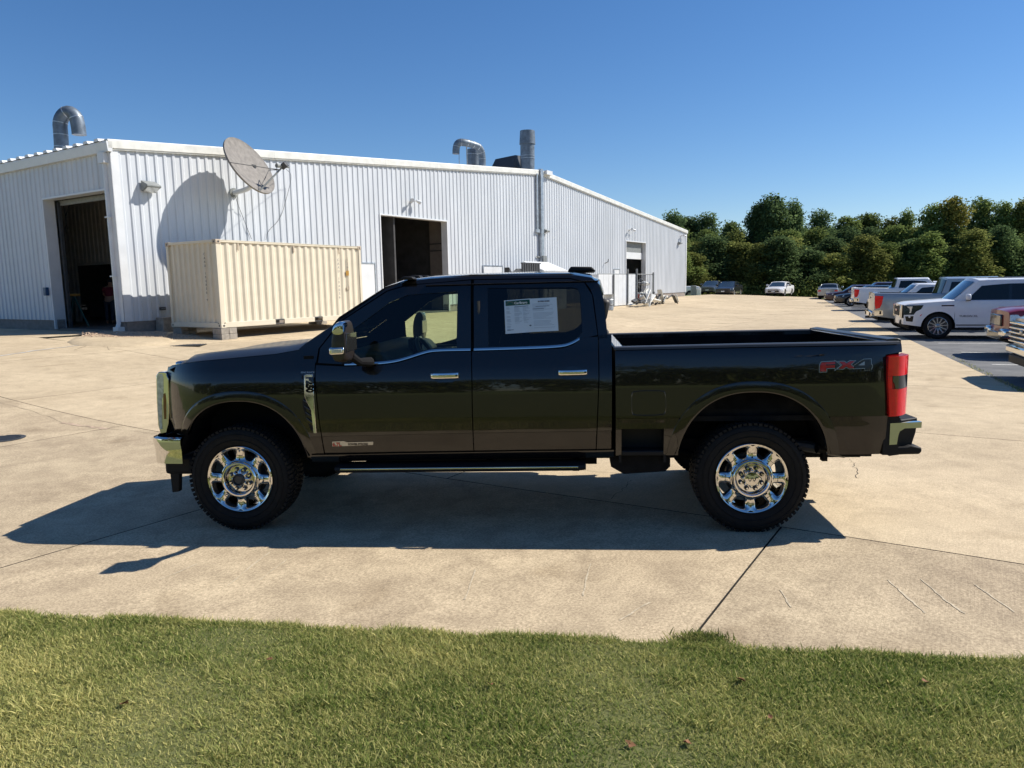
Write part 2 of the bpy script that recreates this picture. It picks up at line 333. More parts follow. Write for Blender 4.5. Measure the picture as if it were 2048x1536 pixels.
# the slab grid runs square with the building: s along the sunlit wall, d away from it
def clip_poly(poly, a, nrm):
    o = []
    for p, q in zip(poly, poly[1:]+poly[:1]):
        dp = (p[0]-a[0])*nrm[0]+(p[1]-a[1])*nrm[1]; dq = (q[0]-a[0])*nrm[0]+(q[1]-a[1])*nrm[1]
        if dp <= 0: o.append(p)
        if (dp < 0 < dq) or (dq < 0 < dp): k = dp/(dp-dq); o.append((p[0]+(q[0]-p[0])*k, p[1]+(q[1]-p[1])*k))
    return o
AS0 = np.array([8.62, 12.07]); ASD = np.array([3.96, 10.77]); ASD = ASD/np.linalg.norm(ASD); ASN = np.array([ASD[1], -ASD[0]])
J = .007
s_lines = [-6.97+4.62*k for k in range(-5, 20)]; d_near = [16.67+4.63*k for k in range(-9, 9)]; d_far = [13.37+4.63*k for k in range(-8, 2)]+[28.5, 38, 50]
nsl = 0
GE = [(-40, edge_y(-40)), (40, edge_y(40))]
for i, s0 in enumerate(s_lines[:-1]):
    s1 = s_lines[i+1]
    d_lines = d_near if s1 < -6.9 else d_far
    for j, d0 in enumerate(d_lines[:-1]):
        d1 = d_lines[j+1]
        if s0 > -.5 and d1 < .3: continue
        if s0 > -2.5 and d0 < .3 < d1: d0 = .02
        dd0 = max(d0, .02) if s0 > -2.4+.1 else d0
        ss1 = s1
        if d0 < 0 and s1 > 0: ss1 = -.35 if d1 < .5 else s1
        if s0 >= ss1-.1: continue
        poly = [tuple(WB(*q, 0)[:2]) for q in ((s0+J, dd0+J), (ss1-J, dd0+J), (ss1-J, d1-J), (s0+J, d1-J))]
        if sum((poly[k][0]*poly[(k+1) % 4][1]-poly[(k+1) % 4][0]*poly[k][1]) for k in range(4)) < 0: poly = poly[::-1]
        for a, b in zip(GE[:-1], GE[1:]):       # lawn side (convex outwards)
            e = (b[0]-a[0], b[1]-a[1]); poly = clip_poly(poly, a, (e[1], -e[0])) if poly else poly
        if poly: poly = clip_poly(poly, tuple(AS0), tuple(ASN))
        if poly: poly = clip_poly(poly, (0, 73.5), (-.12, 1))
        if len(poly) < 3: continue
        c = np.mean(poly, axis=0)
        if c[0] < -34 or c[1] < -5: continue
        near = c[1] < 14
        clipped(poly, .5 if near else 1.6, 0, 'slab', 'conc_old' if s1 < -6.9 else 'conc', lot, .06, side='joint'); nsl += 1
# asphalt parking strip to the right
pa = [tuple(AS0-ASD*9+ASN*.02), tuple(AS0-ASD*9+ASN*34), tuple(AS0+ASD*62+ASN*34), tuple(AS0+ASD*62+ASN*.02)]
clipped(pa, 1.5, -.012, 'parking_strip', 'asphalt', kind='structure', skirt=.04)
for k in range(-2, 20):
    a = AS0+ASD*(1.6+2.95*k); u = ASN; w = ASD*.05
    if a[1] < 7: continue
    q = [tuple(a+u*.6-w), tuple(a+u*5.6-w), tuple(a+u*5.6+w), tuple(a+u*.6+w)]
    o = clipped(q, .8, -.007, 'stall_line', 'line', skirt=.002, kind='structure')
# joint fill under the slabs
# lawn in front: soil sheet, finely rounded up to the slab edge
lx = [x for x in np.arange(-9, 9.01, .25)]
mb = MB(); mb.grid(lambda u, v: ((lambda x: (x, (1-v)*(-14)+v*(edge_y(x)-.01), float(zg(x, (1-v)*(-14)+v*edge_y(x)))+.004+.012*math.sin(3*x)*v))(-9+18*u)), 90, 60)
mb.build('lawn', 'lawn', smooth=2, kind='structure')

# ------------------------------------------------------------------ the metal building
bld = thing('metal_building', 'long low white ribbed-metal workshop with open doors and a shallow gable roof', 'building', (0, 0, 0))
RIB = .3048
def ribs(s0, s1):
    o = [(s0, 0.)]; k = math.floor(s0/RIB)-1
    while True:
        b = k*RIB
        for u, h in ((.02, 0), (.145, 0), (.185, .031), (.265, .031)):
            x = b+u if u > .03 else b
            if s0+1e-4 < x < s1-1e-4: o.append((x, h))
        if b > s1: break
        k += 1
    o.append((s1, None)); 
    def hh(x):
        t = (x/RIB) % 1*RIB; return float(np.interp(t, [0, .145, .185, .265, RIB], [0, 0, .031, .031, 0]))
    return [(x, hh(x)) for x, _ in o]
def wall_panel(s0, s1, zb, zt, pt, m='white', name='wall_panel', nz=1, parent=None):
    mb = MB(); P = ribs(s0, s1); n = len(P)
    mb.add([pt(x, h, zb) for x, h in P]+[pt(x, h, zt(x)) for x, h in P], [(i, i+1, n+i+1, n+i) for i in range(n-1)])
    return mb.build(name, m, parent or bld, recalc=False)
def eave_z(s): return Z_EAVE+(Z_RIDGE-Z_EAVE)*(1-abs(s-25.95)/25.95)
doorsG = [(11.82, 16.6, 5.1), (38.58, 42.35, 5.02)]
def panels(L, doors, pt, ztop, step=.9144):
    cuts = sorted(set([0., L]+[d for D in doors for d in D[:2]]))
    for a, b in zip(cuts[:-1], cuts[1:]):
        D = [d for d in doors if abs(d[0]-a) < 1e-6]
        zb = D[0][2] if D else Z_SID
        xs = [a]; k = math.ceil(a/step+.05)
        while k*step < b-.1: xs.append(k*step); k += 1
        xs.append(b)
        for p, q in zip(xs[:-1], xs[1:]): wall_panel(p, q, zb, ztop, pt)
panels(BLEN, doorsG, lambda s, h, z: WB(s, h, z), lambda s: eave_z(s)-.05)
# eave wall, running back to the left from the near corner: position t along it, h outwards
def WL(t, h, z): p = B0+LV*t-DV*h; return Vector((p[0], p[1], z))
LLEN = 30.
panels(LLEN, [(.42, 4.3, 5.05)], lambda s, h, z: WL(s, h, z), lambda s: Z_EAVE-.08)
# plinth
def slabbox(name, f, a0, a1, h0, h1, z0, z1, m, parent=bld, bevel=0):
    mb = MB(); vs = [f(a, h, z) for z in (z0, z1) for h in (h0, h1) for a in (a0, a1)]
    mb.add(vs, [(0, 2, 3, 1), (4, 5, 7, 6), (0, 1, 5, 4), (2, 6, 7, 3), (0, 4, 6, 2), (1, 3, 7, 5)]); return mb.build(name, m, parent, bevel=bevel)
for a, b in ((0, 11.82), (16.6, 38.58), (42.35, BLEN)): slabbox('foundation', WB, a, b, -.3, -.03, .2, Z_SID+.02, 'found')
for a, b in ((4.3, LLEN), (.0, .42)): slabbox('foundation', WL, a, b, -.3, -.03, .2, Z_SID+.02, 'found')
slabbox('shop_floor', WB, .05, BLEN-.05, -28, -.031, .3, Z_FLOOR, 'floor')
# corner, jamb and head trims
slabbox('corner_trim', WB, -.06, .2, .038, .055, Z_SID, Z_EAVE-.1, 'trimw'); slabbox('corner_trim', WL, -.055, .2, .038, .06, Z_SID, Z_EAVE-.15, 'trimw')
slabbox('corner_trim', WB, BLEN-.15, BLEN+.05, .038, .055, Z_SID, Z_EAVE-.05, 'trimw')
def door_trim(f, a, b, h, jambdepth=.33):
    for q, e in ((a, -1), (b, 1)):
        slabbox('door_jamb', f, min(q, q+e*.06), max(q, q+e*.06), -jambdepth, .045, Z_FLOOR-.02, h+.06, 'trimw')
    slabbox('door_head', f, a, b, -jambdepth, .045, h, h+.06, 'trimw')
for a, b, h in doorsG: door_trim(WB, a, b, h)
door_trim(WL, .42, 4.3, 5.05)
# rake trim along the gable and gutter along the eave
def rake(s0, s1, name='rake_trim'):
    mb = MB(); prof = [(.03, -.24), (.09, -.24), (.09, -.20), (.12, -.19), (.12, .04), (.10, .07), (-.10, .08)]
    A = [WB(s0, h, eave_z(s0)+z) for h, z in prof]; B = [WB(s1, h, eave_z(s1)+z) for h, z in prof]; mb.strip(A, B)
    mb.add([A[k] for k in range(7)], [tuple(range(7))]); mb.add([B[k] for k in range(7)], [tuple(range(7))]); return mb.build(name, 'trimt', bld, recalc=False)
seg = [-.12]+[6.1*k for k in range(1, 5)]+[25.6]
for a, b in zip(seg[:-1], seg[1:]): rake(a+.004, b-.004)
seg = [26.0]+[26+6.5*k for k in range(1, 4)]+[BLEN+.15]
for a, b in zip(seg[:-1], seg[1:]): rake(a+.004, b-.004)
mb = MB(); prof = [(.0, -.30), (.14, -.30), (.17, -.05), (.17, .0), (.0, .0)]
A = [WL(-.12, h, Z_EAVE+z) for h, z in prof]; Bq = [WL(LLEN, h, Z_EAVE+z) for h, z in prof]; mb.strip(A, Bq); mb.add(A, [(0, 1, 2, 3, 4)]); mb.build('gutter', 'trimw', bld, recalc=False)
# roof: two slopes of sheet with standing ribs whose open ends show along the eave
mb = MB()
for s0, s1 in ((-.15, 25.95), (25.95, BLEN+.15)):
    z0, z1 = (eave_z(0)+.03, Z_RIDGE+.05) if s0 < 0 else (Z_RIDGE+.05, eave_z(0)+.03)
    vs = [WB(s0, .08, z0), WB(s1, .08, z1), WB(s1, -LLEN, z1), WB(s0, -LLEN, z0)]; mb.add(vs, [(0, 1, 2, 3)])
mb.build('roof', 'roofm', bld, recalc=False)
for k in range(0, 34):
    t = .35+.62*k; mb = MB(); hw = .09
    def RR(a, s, z): return WB(s, -a, eave_z(max(s, 0))+.03+z) if s > 0 else WB(s, -a, eave_z(0)+.03+z+s*.083)
    A = [RR(t-hw-.06, -.22, 0), RR(t-hw, -.22, .085), RR(t+hw, -.22, .085), RR(t+hw+.06, -.22, 0)]; Bq = [RR(t-hw-.06, 8, 0), RR(t-hw, 8, .085), RR(t+hw, 8, .085), RR(t+hw+.06, 8, 0)]
    mb.strip(A, Bq); mb.add(A, [(0, 1, 2, 3)]); mb.build('roof_rib', 'trimw', bld, recalc=False)
# back walls, so that daylight only enters at the doors
slabbox('back_wall', WB, 0, BLEN, -LLEN-.1, -LLEN, .5, 6.3, 'liner'); slabbox('side_wall', WB, BLEN-.1, BLEN-.02, -LLEN, -.04, .5, 6.3, 'white')
slabbox('back_wall', WB, 14, 38, -LLEN-.1, -LLEN, 6.3, 7.3, 'liner')
# inside the gable door: partition on the right with a lit tube beyond
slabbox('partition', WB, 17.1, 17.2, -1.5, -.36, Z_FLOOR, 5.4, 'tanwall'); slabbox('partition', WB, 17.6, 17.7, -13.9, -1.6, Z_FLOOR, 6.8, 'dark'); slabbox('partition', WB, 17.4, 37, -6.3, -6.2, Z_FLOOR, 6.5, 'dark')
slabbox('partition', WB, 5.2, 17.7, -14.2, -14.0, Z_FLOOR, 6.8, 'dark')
for dz in (0, .35): slabbox('partition_rail', WB, 17.05, 17.09, -1.5, -.6, 3.7+dz, 3.76+dz, 'dark')
# inside the eave door: ribbed liner with an opening cut in it
IN = 3.4
def _lw(px, py, dep):
    d = ray(px, py); b = B0+DV*dep; A = np.array([[d[0], -LV[0]], [d[1], -LV[1]]]); k, t = np.linalg.solve(A, b); return t, EYE+d[2]*k
OT0, OT1, OTZ = _lw(240, 600, 3.4)[0], _lw(164, 600, 3.4)[0], _lw(190, 527, 3.4)[1]
def wall_in(a, h, z): return WL(a, h-IN, z)
for a in np.arange(.1, 16, .9144):
    b = a+.9144; zb = Z_FLOOR
    if b > OT0 and a < OT1: zb = OTZ
    wall_panel(a, b, zb, lambda x: 6.6, wall_in, 'liner', 'liner_panel')
slabbox('opening_trim', wall_in, OT0, OT1, .04, .07, OTZ-.06, OTZ+.04, 'liner')
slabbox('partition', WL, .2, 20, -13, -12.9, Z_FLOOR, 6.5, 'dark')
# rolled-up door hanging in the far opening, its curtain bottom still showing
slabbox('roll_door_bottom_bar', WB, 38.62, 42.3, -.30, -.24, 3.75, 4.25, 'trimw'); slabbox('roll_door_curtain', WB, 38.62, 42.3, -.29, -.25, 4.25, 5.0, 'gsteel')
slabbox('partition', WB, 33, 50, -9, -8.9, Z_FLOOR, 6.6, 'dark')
# hinged leaf track of the eave door
slabbox('door_track', WL, 4.12, 4.2, -.45, -.35, Z_FLOOR, 5.0, 'dsteel'); slabbox('roll_door_bottom_bar', WL, .5, 4.2, -.5, -.42, 4.88, 5.04, 'gsteel')
# service doors
def service_door(a, b, zt, leaves):
    mb = MB(); 
    for q0, q1, z0, z1 in ((a-.06, a, .75, zt+.06), (b, b+.06, .75, zt+.06), (a, b, zt, zt+.06)):
        vs = [WB(s, h, z) for z in (z0, z1) for h in (.0, .065) for s in (q0, q1)]; mb.add(vs, [(0, 2, 3, 1), (4, 5, 7, 6), (0, 1, 5, 4), (2, 6, 7, 3), (0, 4, 6, 2), (1, 3, 7, 5)])
    d = mb.build('service_door', 'alu', bld)
    w = (b-a)/leaves
    for k in range(leaves): lf = slabbox('door_leaf', WB, a+k*w+.01, a+(k+1)*w-.01, .01, .05, .77, zt-.01, 'trimw', d)
    return d
service_door(19.7, 21.5, 2.95, 2); service_door(36.4, 37.3, 2.9, 1)
s, z = wallpt(727, 528); service_door(s-.25, s+.62, 2.95, 1)
# downspouts and the pair of conduits at the ridge
def pipe_on(f, path, w, name, m, parent=bld):
    mb = MB(); mb.tube([f(*p) for p in path], w, 8); return mb.build(name, m, parent, smooth=True)
mb = MB(); 
for p in ([(.22, .10, Z_EAVE-.35), (.22, .10, .95), (.22, .16, .80)],): mb.tube([WL(*q) for q in p], .07, 4)
mb.build('downspout', 'trimw', bld)
slabbox('downspout_boot', WL, .08, .36, .0, .22, .62, .84, 'trimw'); slabbox('downspout_head', WL, .06, .40, .0, .2, Z_EAVE-.62, Z_EAVE-.32, 'trimw')
slabbox('downspout_strap', WL, .12, .32, .02, .19, 4.2, 4.24, 'trimw'); slabbox('downspout_strap', WL, .12, .32, .02, .19, 2.4, 2.44, 'trimw')
slabbox('conduit', WB, 25.62, 25.92, .04, .22, .8, Z_RIDGE+.10, 'alu'); slabbox('conduit', WB, 25.28, 25.42, .04, .14, 5.2, Z_RIDGE-.2, 'alu')
slabbox('conduit_elbow', WB, 25.2, 25.95, .04, .16, 5.0, 5.2, 'alu'); slabbox('gutter_end', WB, 26.2, 26.9, .12, .3, Z_RIDGE-.16, Z_RIDGE+.08, 'trimw')
#PART3
# ------------------------------------------------------------------ fittings on the wall and roof
def basis(o, x, z):
    x = Vector(x).normalized(); z = Vector(z); z = (z-x*z.dot(x)).normalized(); y = z.cross(x); return Matrix(((x.x, y.x, z.x, o[0]), (x.y, y.y, z.y, o[1]), (x.z, y.z, z.z, o[2]), (0, 0, 0, 1)))
DV3 = Vector((DV[0], DV[1], 0)); NV3 = Vector((NV[0], NV[1], 0)); LV3 = Vector((LV[0], LV[1], 0)); UP = Vector((0, 0, 1))
def wall_lamp(px, py, label, sc=1.):
    s, z = wallpt(px, py, .25); r = thing('wall_lamp', label, 'wall lamp', mw=basis(WB(s, .04, z), DV3, UP))   # local x along wall, y = inward (z cross x)
    mb = MB(); mb.bb(-.12*sc, .12*sc, -.04, .0, -.12*sc, .12*sc); mb.build('back_plate', 'gsteel', r, bevel=.01)
    mb = MB(); mb.prism([(-.04, -.17*sc), (-.36*sc, -.04*sc), (-.36*sc, .02), (-.04, .17*sc)], lambda u, v, t: (t-.24*sc, u, v), .48*sc); mb.build('housing', 'gsteel', r, bevel=.012)
    mb = MB(); mb.prism([(-.062, -.172*sc), (-.355*sc, -.052*sc), (-.345*sc, -.064*sc), (-.06, -.19*sc)], lambda u, v, t: (t-.21*sc, u, v), .42*sc); mb.build('lens', 'lens', r)
    return r
wall_lamp(303, 372, 'grey floodlight on the sunlit wall beside the near corner', 1.0)
wall_lamp(1095, 462, 'grey floodlight just right of the tall conduits at the ridge', .8)
wall_lamp(1362, 486, 'small dark floodlight near the far right end of the wall', .8)
def pipe_lamp(px, py, label, sc=1.):
    s, z = wallpt(px, py, .2); r = thing('pipe_lamp', label, 'wall lamp', mw=basis(WB(s, .04, z), DV3, UP))
    mb = MB(); mb.lathe([(0, -.05), (.07, -.05), (.07, .0), (0, .0)], (0, 0, 0), 'y', 16); mb.build('base', 'trimw', r, smooth=True)
    for sx, rot in ((-1, .25), (1, .9)):
        mb = MB(); mb.tube([(0, -.04, 0), (sx*.07, -.12, .0), (sx*.12, -.2, .02)], .025, 8); h = mb.build('arm', 'trimw', r, smooth=True)
        mb = MB(); mb.tube([(sx*.12, -.2, .02), (sx*.24*sc, -.27, .02-.06*rot), (sx*.30*sc, -.31, .02-.10*rot)], [.05, .085, .095], 12); mb.build('lamp_head', 'trimw', r, smooth=True)
    return r
pipe_lamp(828, 402, 'white twin-head lamp above the middle open doorway')
pipe_lamp(1263, 459, 'white twin-head lamp above the far open doorway')
pipe_lamp(1366, 471, 'twin-head lamp tucked under the far eave corner')
mb = MB(); s, z = wallpt(1208, 527); mb.tube([WB(s, .05, z), WB(s, .3, z+.1), WB(s, .35, z+.3)], .03, 8)
tag(mb.build('wall_faucet_pipe', 'gsteel', smooth=True), 'thin bent pipe sticking out of the wall past the ridge', 'pipe')
# small blue box by the eave door, small dark vent low on the near wall
d = ray(98, 583); A_ = np.array([[d[0], -LV[0]], [d[1], -LV[1]]]); k_, t_ = np.linalg.solve(A_, B0); zz = EYE+d[2]*k_
bb_ = thing('blue_box', 'small blue box fixed to the shaded wall left of the open door', 'box', mw=basis(WL(t_, .05, zz), LV3, UP))
mb = MB(); mb.bb(-.09, .09, -.01, .1, -.14, .14); mb.build('case', 'blue', bb_, bevel=.01); mb = MB(); mb.bb(-.07, .07, .1, .108, -.12, -.02); mb.build('flap', 'blue', bb_, bevel=.003)
s, z = wallpt(322, 617); vt = thing('wall_outlet', 'dark outlet box low on the wall left of the container', 'outlet', mw=basis(WB(s, .04, z), DV3, UP)); mb = MB(); mb.bb(-.09, .09, -.1, .0, -.05, .05); mb.build('case', 'dsteel', vt, bevel=.01); mb = MB(); mb.bb(-.07, .07, -.13, -.1, -.02, .02); mb.build('cover', 'gsteel', vt)
s, z = wallpt(322, 650); pier = MB(); pier.box(WB(s, .28, .72), (.5, .45, .75), rot=Matrix.Rotation(BANG, 3, 'Z'), top=.86); tag(pier.build('concrete_pier', 'block', bevel=.02), 'stubby concrete pier at the wall foot beside the container', 'pier')

# satellite dish on its wall arm
C_ = WB(*(lambda s: (s[0], 1.35, s[1]))(wallpt(500, 331, 1.35)))
tc = (Vector((0, 0, EYE))-C_).normalized(); rr_ = tc.cross(UP).normalized()*-1; uu_ = rr_.cross(tc)*-1
rr_ = UP.cross(tc).normalized(); uu_ = tc.cross(rr_).normalized()
N_ = (tc*.44+(rr_*.78+uu_*.625)*.9).normalized()
ds = thing('satellite_dish', 'big weathered grey satellite dish on a wall arm above the container', 'satellite dish', mw=basis(C_, N_.cross(rr_*.5-uu_*.8).normalized(), N_))
RD = 1.06
def dz_(r): return .30*(r*r-1)*RD*.55
mb = MB(); nr = 14
prof = [(RD*k/nr, dz_(k/nr)) for k in range(nr+1)]; prof += [(RD*1.02, .012), (RD*1.02, -.05), (RD*.98, -.05)]; prof += [(RD*k/nr, dz_(k/nr)-.03) for k in range(nr-1, 0, -1)]
prof[0] = (.001, prof[0][1]); mb.lathe(prof, (0, 0, 0), 'z', 64); mb.build('reflector', 'dish', ds, smooth=True, weld=.003)
inv = ds.matrix_world.inverted()
def dpt(px, py, off): s, z = wallpt(px, py, off); return inv @ WB(s, off, z)
def rim(px, py):   # the rim point that lies on this line of sight
    d = Vector(ray(px, py)); o = Vector((0, 0, EYE)); n = N_; k = (C_-o).dot(n)/d.dot(n); q = inv @ (o+d*k); q.z = 0; return q.normalized()*RD
bot = rim(522, 389); feed = (inv @ (C_+N_*1.15)); fpx = dpt(566, 333, 2.05)
mb = MB(); mb.tube([bot+Vector((0, 0, -.04)), fpx], .03, 8); mb.build('feed_arm', 'gsteel', ds, smooth=True)
l1 = rim(468, 326); j1 = bot.lerp(fpx, .86); mb = MB(); mb.tube([l1, j1], .014, 6); mb.build('feed_strut', 'dsteel', ds, smooth=True)
l2 = rim(517, 381); mid_ = dpt(538, 340, 1.6); mb = MB(); mb.tube([l2, l2.lerp(mid_, .5)+Vector((0, 0, .03)), mid_, j1], .014, 6); mb.build('feed_strut', 'dsteel', ds, smooth=True)
fd = MB(); fd.box(fpx+Vector((0, 0, .06)), (.2, .2, .22)); fdo = fd.build('feed_box', 'dsteel', ds, bevel=.03)
back = -(inv.to_3x3() @ (WB(1, 0, 0)-WB(0, 0, 0))).normalized(); mb = MB(); mb.tube([fpx+back*.05, fpx+back*.28], [.05, .075], 12); mb.tube([fpx-back*.05, fpx-back*.26], .03, 8); mb.build('feed_horn', 'gsteel', fdo, smooth=True)
sA, zA = wallpt(466, 386); a0 = inv @ WB(sA, .04, zA); a1 = inv @ WB(sA+.02, .75, zA+.06); a2 = inv @ WB(sA+.12, .95, zA+.22); a3 = inv @ WB(sA+.14, .97, zA+.75)
mb = MB(); mb.tube([inv @ WB(sA, .04, zA), inv @ WB(sA, .07, zA)], .17, 16); mb.build('wall_flange', 'gsteel', ds, smooth=True)
mb = MB(); mb.tube([tuple(p) for p in smooth_poly([tuple(a0), tuple(a1), tuple(a2), tuple(a3)], 2)], .085, 14); mb.build('mast', 'trimw', ds, smooth=True)
mb = MB(); mb.tube([a3-(a3-a2)*.25, a3+(a3-a2)*.25], .12, 12); mb.tube([a3, Vector((0, 0, -.30))], .06, 8); mb.build('mount_bracket', 'dsteel', ds, smooth=True)
mb = MB(); mb.tube([a3, inv @ WB(sA-.1, .5, zA+1.0), Vector((-.5, 0, -.24))], .02, 6); mb.build('mount_strut', 'dsteel', ds, smooth=True)
def cable(pts, name, label):
    mb = MB(); q = [WB(*((lambda s: (s[0], off, s[1]))(wallpt(px, py, off)))) for px, py, off in pts]; mb.tube([tuple(p) for p in smooth_poly([tuple(p) for p in q], 2)], .008, 5)
    return tag(mb.build(name, 'dsteel', smooth=True), label, 'cable')
cable([(572, 338, 1.9), (585, 350, .2), (572, 400, .06), (560, 440, .06), (535, 462, .06), (532, 480, .06)], 'dish_cable', 'thin cable hanging from the dish feed down the wall')
cable([(470, 392, .3), (480, 420, .06), (492, 450, .06), (503, 478, .06)], 'dish_cable', 'thin cable hanging from the dish mast flange to the container')

# roof ventilation
def duct(name, label, pts, r, m='alud', n=20, base=None, rings=True):
    r_ = thing(name, label, 'duct', (0, 0, 0))
    P = smooth_poly([tuple(p) for p in pts], 2); mb = MB(); mb.tube(P, r, n); b = mb.build('duct_pipe', m, r_, smooth=True)
    if rings:
        L = [0]
        for a, c in zip(P[:-1], P[1:]): L.append(L[-1]+(Vector(c)-Vector(a)).length)
        for k in range(1, int(L[-1]/.42)):
            t = k*.42; i = max(j for j in range(len(L)) if L[j] <= t); f_ = (t-L[i])/max(1e-6, (L[min(i+1, len(L)-1)]-L[i])) if i < len(L)-1 else 0
            a, c = Vector(P[i]), Vector(P[min(i+1, len(P)-1)]); p = a.lerp(c, f_); t_ = (c-a).normalized(); q = MB(); q.tube([p-t_*.015, p+t_*.015], r*1.035, n); q.build('duct_seam', 'alu', r_, smooth=True)
    return r_
def PD(px, py, y): return at_dist(px, py, y)
yv = 27.; duct('gooseneck_duct', 'fat galvanised gooseneck duct rising over the left roof edge', [PD(124, 318, yv), PD(122, 272, yv), PD(119, 240, yv), PD(135, 222, yv), PD(152, 232, yv), PD(157, 255, yv), PD(158.5, 270, yv)], .235)
yv = 47.; duct('gooseneck_duct', 'long hooked galvanised duct bending over the middle of the roof', [PD(964, 345, yv+1), PD(965, 312, yv+1), PD(960, 295, yv+.8), PD(945, 289, yv+.4), PD(925, 284, yv), PD(915, 286, yv), PD(912, 297, yv), PD(912, 308, yv)], .225)
t_ = thing('vent_stack', 'squat grey stack under the hooked duct on the roof', 'vent', (0, 0, 0)); mb = MB(); mb.tube([PD(946.5, 345, 49), PD(947.5, 299, 49)], .42, 24); mb.build('stack_pipe', 'alud', t_, smooth=True); mb = MB(); mb.tube([PD(947.2, 310, 49), PD(947.3, 308.6, 49)], .44, 24); mb.build('stack_band', 'alu', t_, smooth=True)
for x0, x1, yy in ((918, 919, 47), (933, 935, 46.8)):
    mb = MB(); mb.tube([PD(x1, 345, yy), PD(x0, 308 if x0 < 920 else 291, yy)], .035 if x0 > 920 else .02, 6); tag(mb.build('duct_prop', 'gsteel', smooth=True), 'thin prop rod under the outlet of the hooked roof duct' if x0 < 920 else 'thicker prop rod beside the squat stack under the hooked duct', 'prop')
t_ = thing('exhaust_stack', 'tall grey exhaust stack with a tapered collar near the ridge', 'exhaust stack', (0, 0, 0))
yv = 50.; k = yv/FPX; x_ = PD(1055, 345, yv); top = PD(1054.8, 262, yv)
def SP(f): return x_.lerp(top, f)
mb = MB(); mb.tube([SP(-.1), SP(.72)], .475, 32); mb.build('stack_pipe', 'alud', t_, smooth=True)
mb = MB(); mb.tube([SP(.68), SP(1.0), SP(1.0)-Vector((0, 0, .02))], [.535, .49, .45], 32); mb.build('tapered_collar', 'alud', t_, smooth=True)
for f_ in (.33, .39): mb = MB(); mb.tube([SP(f_), SP(f_+.012)], .495, 32); mb.build('stack_band', 'alu', t_, smooth=True)
hd = thing('roof_hood', 'dark faceted vent hood on the roof left of the tall stack', 'vent hood', mw=basis(PD(1019, 345, 51), DV3, UP))
mb = MB(); mb.add([(-1.0, -1, 0), (1.3, -1, 0), (1.3, 1, 0), (-1.0, 1, 0), (-.5, -.8, 1.0), (1.2, -.8, 1.12), (1.2, .8, 1.05), (-.5, .8, .9)], [(0, 1, 5, 4), (1, 2, 6, 5), (2, 3, 7, 6), (3, 0, 4, 7), (4, 5, 6, 7)]); mb.build('hood_body', 'dsteel', hd)
mb = MB(); mb.bb(-1.02, 1.32, -1.02, 1.02, -.3, .02); mb.build('hood_curb', 'alud', hd)

# ------------------------------------------------------------------ shipping container
CX, CY, CZ, CYAW = -8.6025, 21.6116, .8197, 1.0145
ct = thing('shipping_container', 'cream corrugated steel container on a block below the satellite dish', 'shipping container', mw=Matrix.Translation((CX, CY, CZ)) @ Matrix.Rotation(CYAW, 4, 'Z'))
CLn, CWd, CH = 6.058, 2.438, 2.591
def corrug(L, z0, z1, fn, name, pitch=.278, dep=.036, off=.1):
    mb = MB(); P = []; x = off
    while x < L-off:
        for u, h in ((0, 0), (.072, 0), (.139, dep), (.211, dep)):
            if x+u < L-off: P.append((x+u, h))
        x += pitch
    P = [(0.02, 0)]+P+[(L-.02, 0)]; n = len(P); mb.add([fn(a, h, z0) for a, h in P]+[fn(a, h, z1) for a, h in P], [(i, i+1, n+i+1, n+i) for i in range(n-1)]); return mb.build(name, 'beige', ct, recalc=False)
corrug(CLn, .15, CH-.06, lambda a, h, z: (a, .02+h, z), 'side_panel'); corrug(CLn, .15, CH-.06, lambda a, h, z: (a, CWd-.02-h, z), 'side_panel')
corrug(CWd, .15, CH-.06, lambda a, h, z: (.02+h, a, z), 'end_panel', .25, .045); corrug(CWd, .15, CH-.06, lambda a, h, z: (CLn-.02-h, a, z), 'end_panel', .25, .045)
mb = MB(); mb.bb(0, CLn, .0, CWd, CH-.03, CH-.01); mb.build('roof_panel', 'beige', ct)
for y0, y1 in ((.0, .05), (CWd-.05, CWd)):
    mb = MB(); mb.bb(.15, CLn-.15, y0, y1, CH-.075, CH); mb.build('top_rail', 'beige', ct, bevel=.006)
for y0, y1 in ((-.005, .05), (CWd-.05, CWd+.005)):
    prs = [(.15, 1.30), (1.68, 3.62), (4.0, CLn-.15)] if False else [(.15, 2.02), (2.38, 3.68), (4.04, CLn-.15)]
    for a, b in prs: mb = MB(); mb.bb(a, b, y0, y1, .0, .16); mb.build('bottom_rail', 'beige', ct, bevel=.006)
    for a, b in ((2.02, 2.38), (3.68, 4.04)):
        mb = MB(); mb.bb(a, b, y0+.02, y1, .0, .03); mb.bb(a, b, y0, y1, .125, .16); mb.bb(a, b, y0+.25 if y0 < 1 else y0-.2, y1+.25 if y0 < 1 else y1-.2, .03, .125); mb.build('fork_pocket', 'dsteel', ct)
for x0, x1 in ((-.005, .06), (CLn-.06, CLn+.005)):
    mb = MB(); mb.bb(x0, x1, .15, CWd-.15, CH-.08, CH); mb.build('top_rail', 'beige', ct, bevel=.006); mb = MB(); mb.bb(x0, x1, .15, CWd-.15, 0, .15); mb.build('bottom_rail', 'beige', ct, bevel=.006)
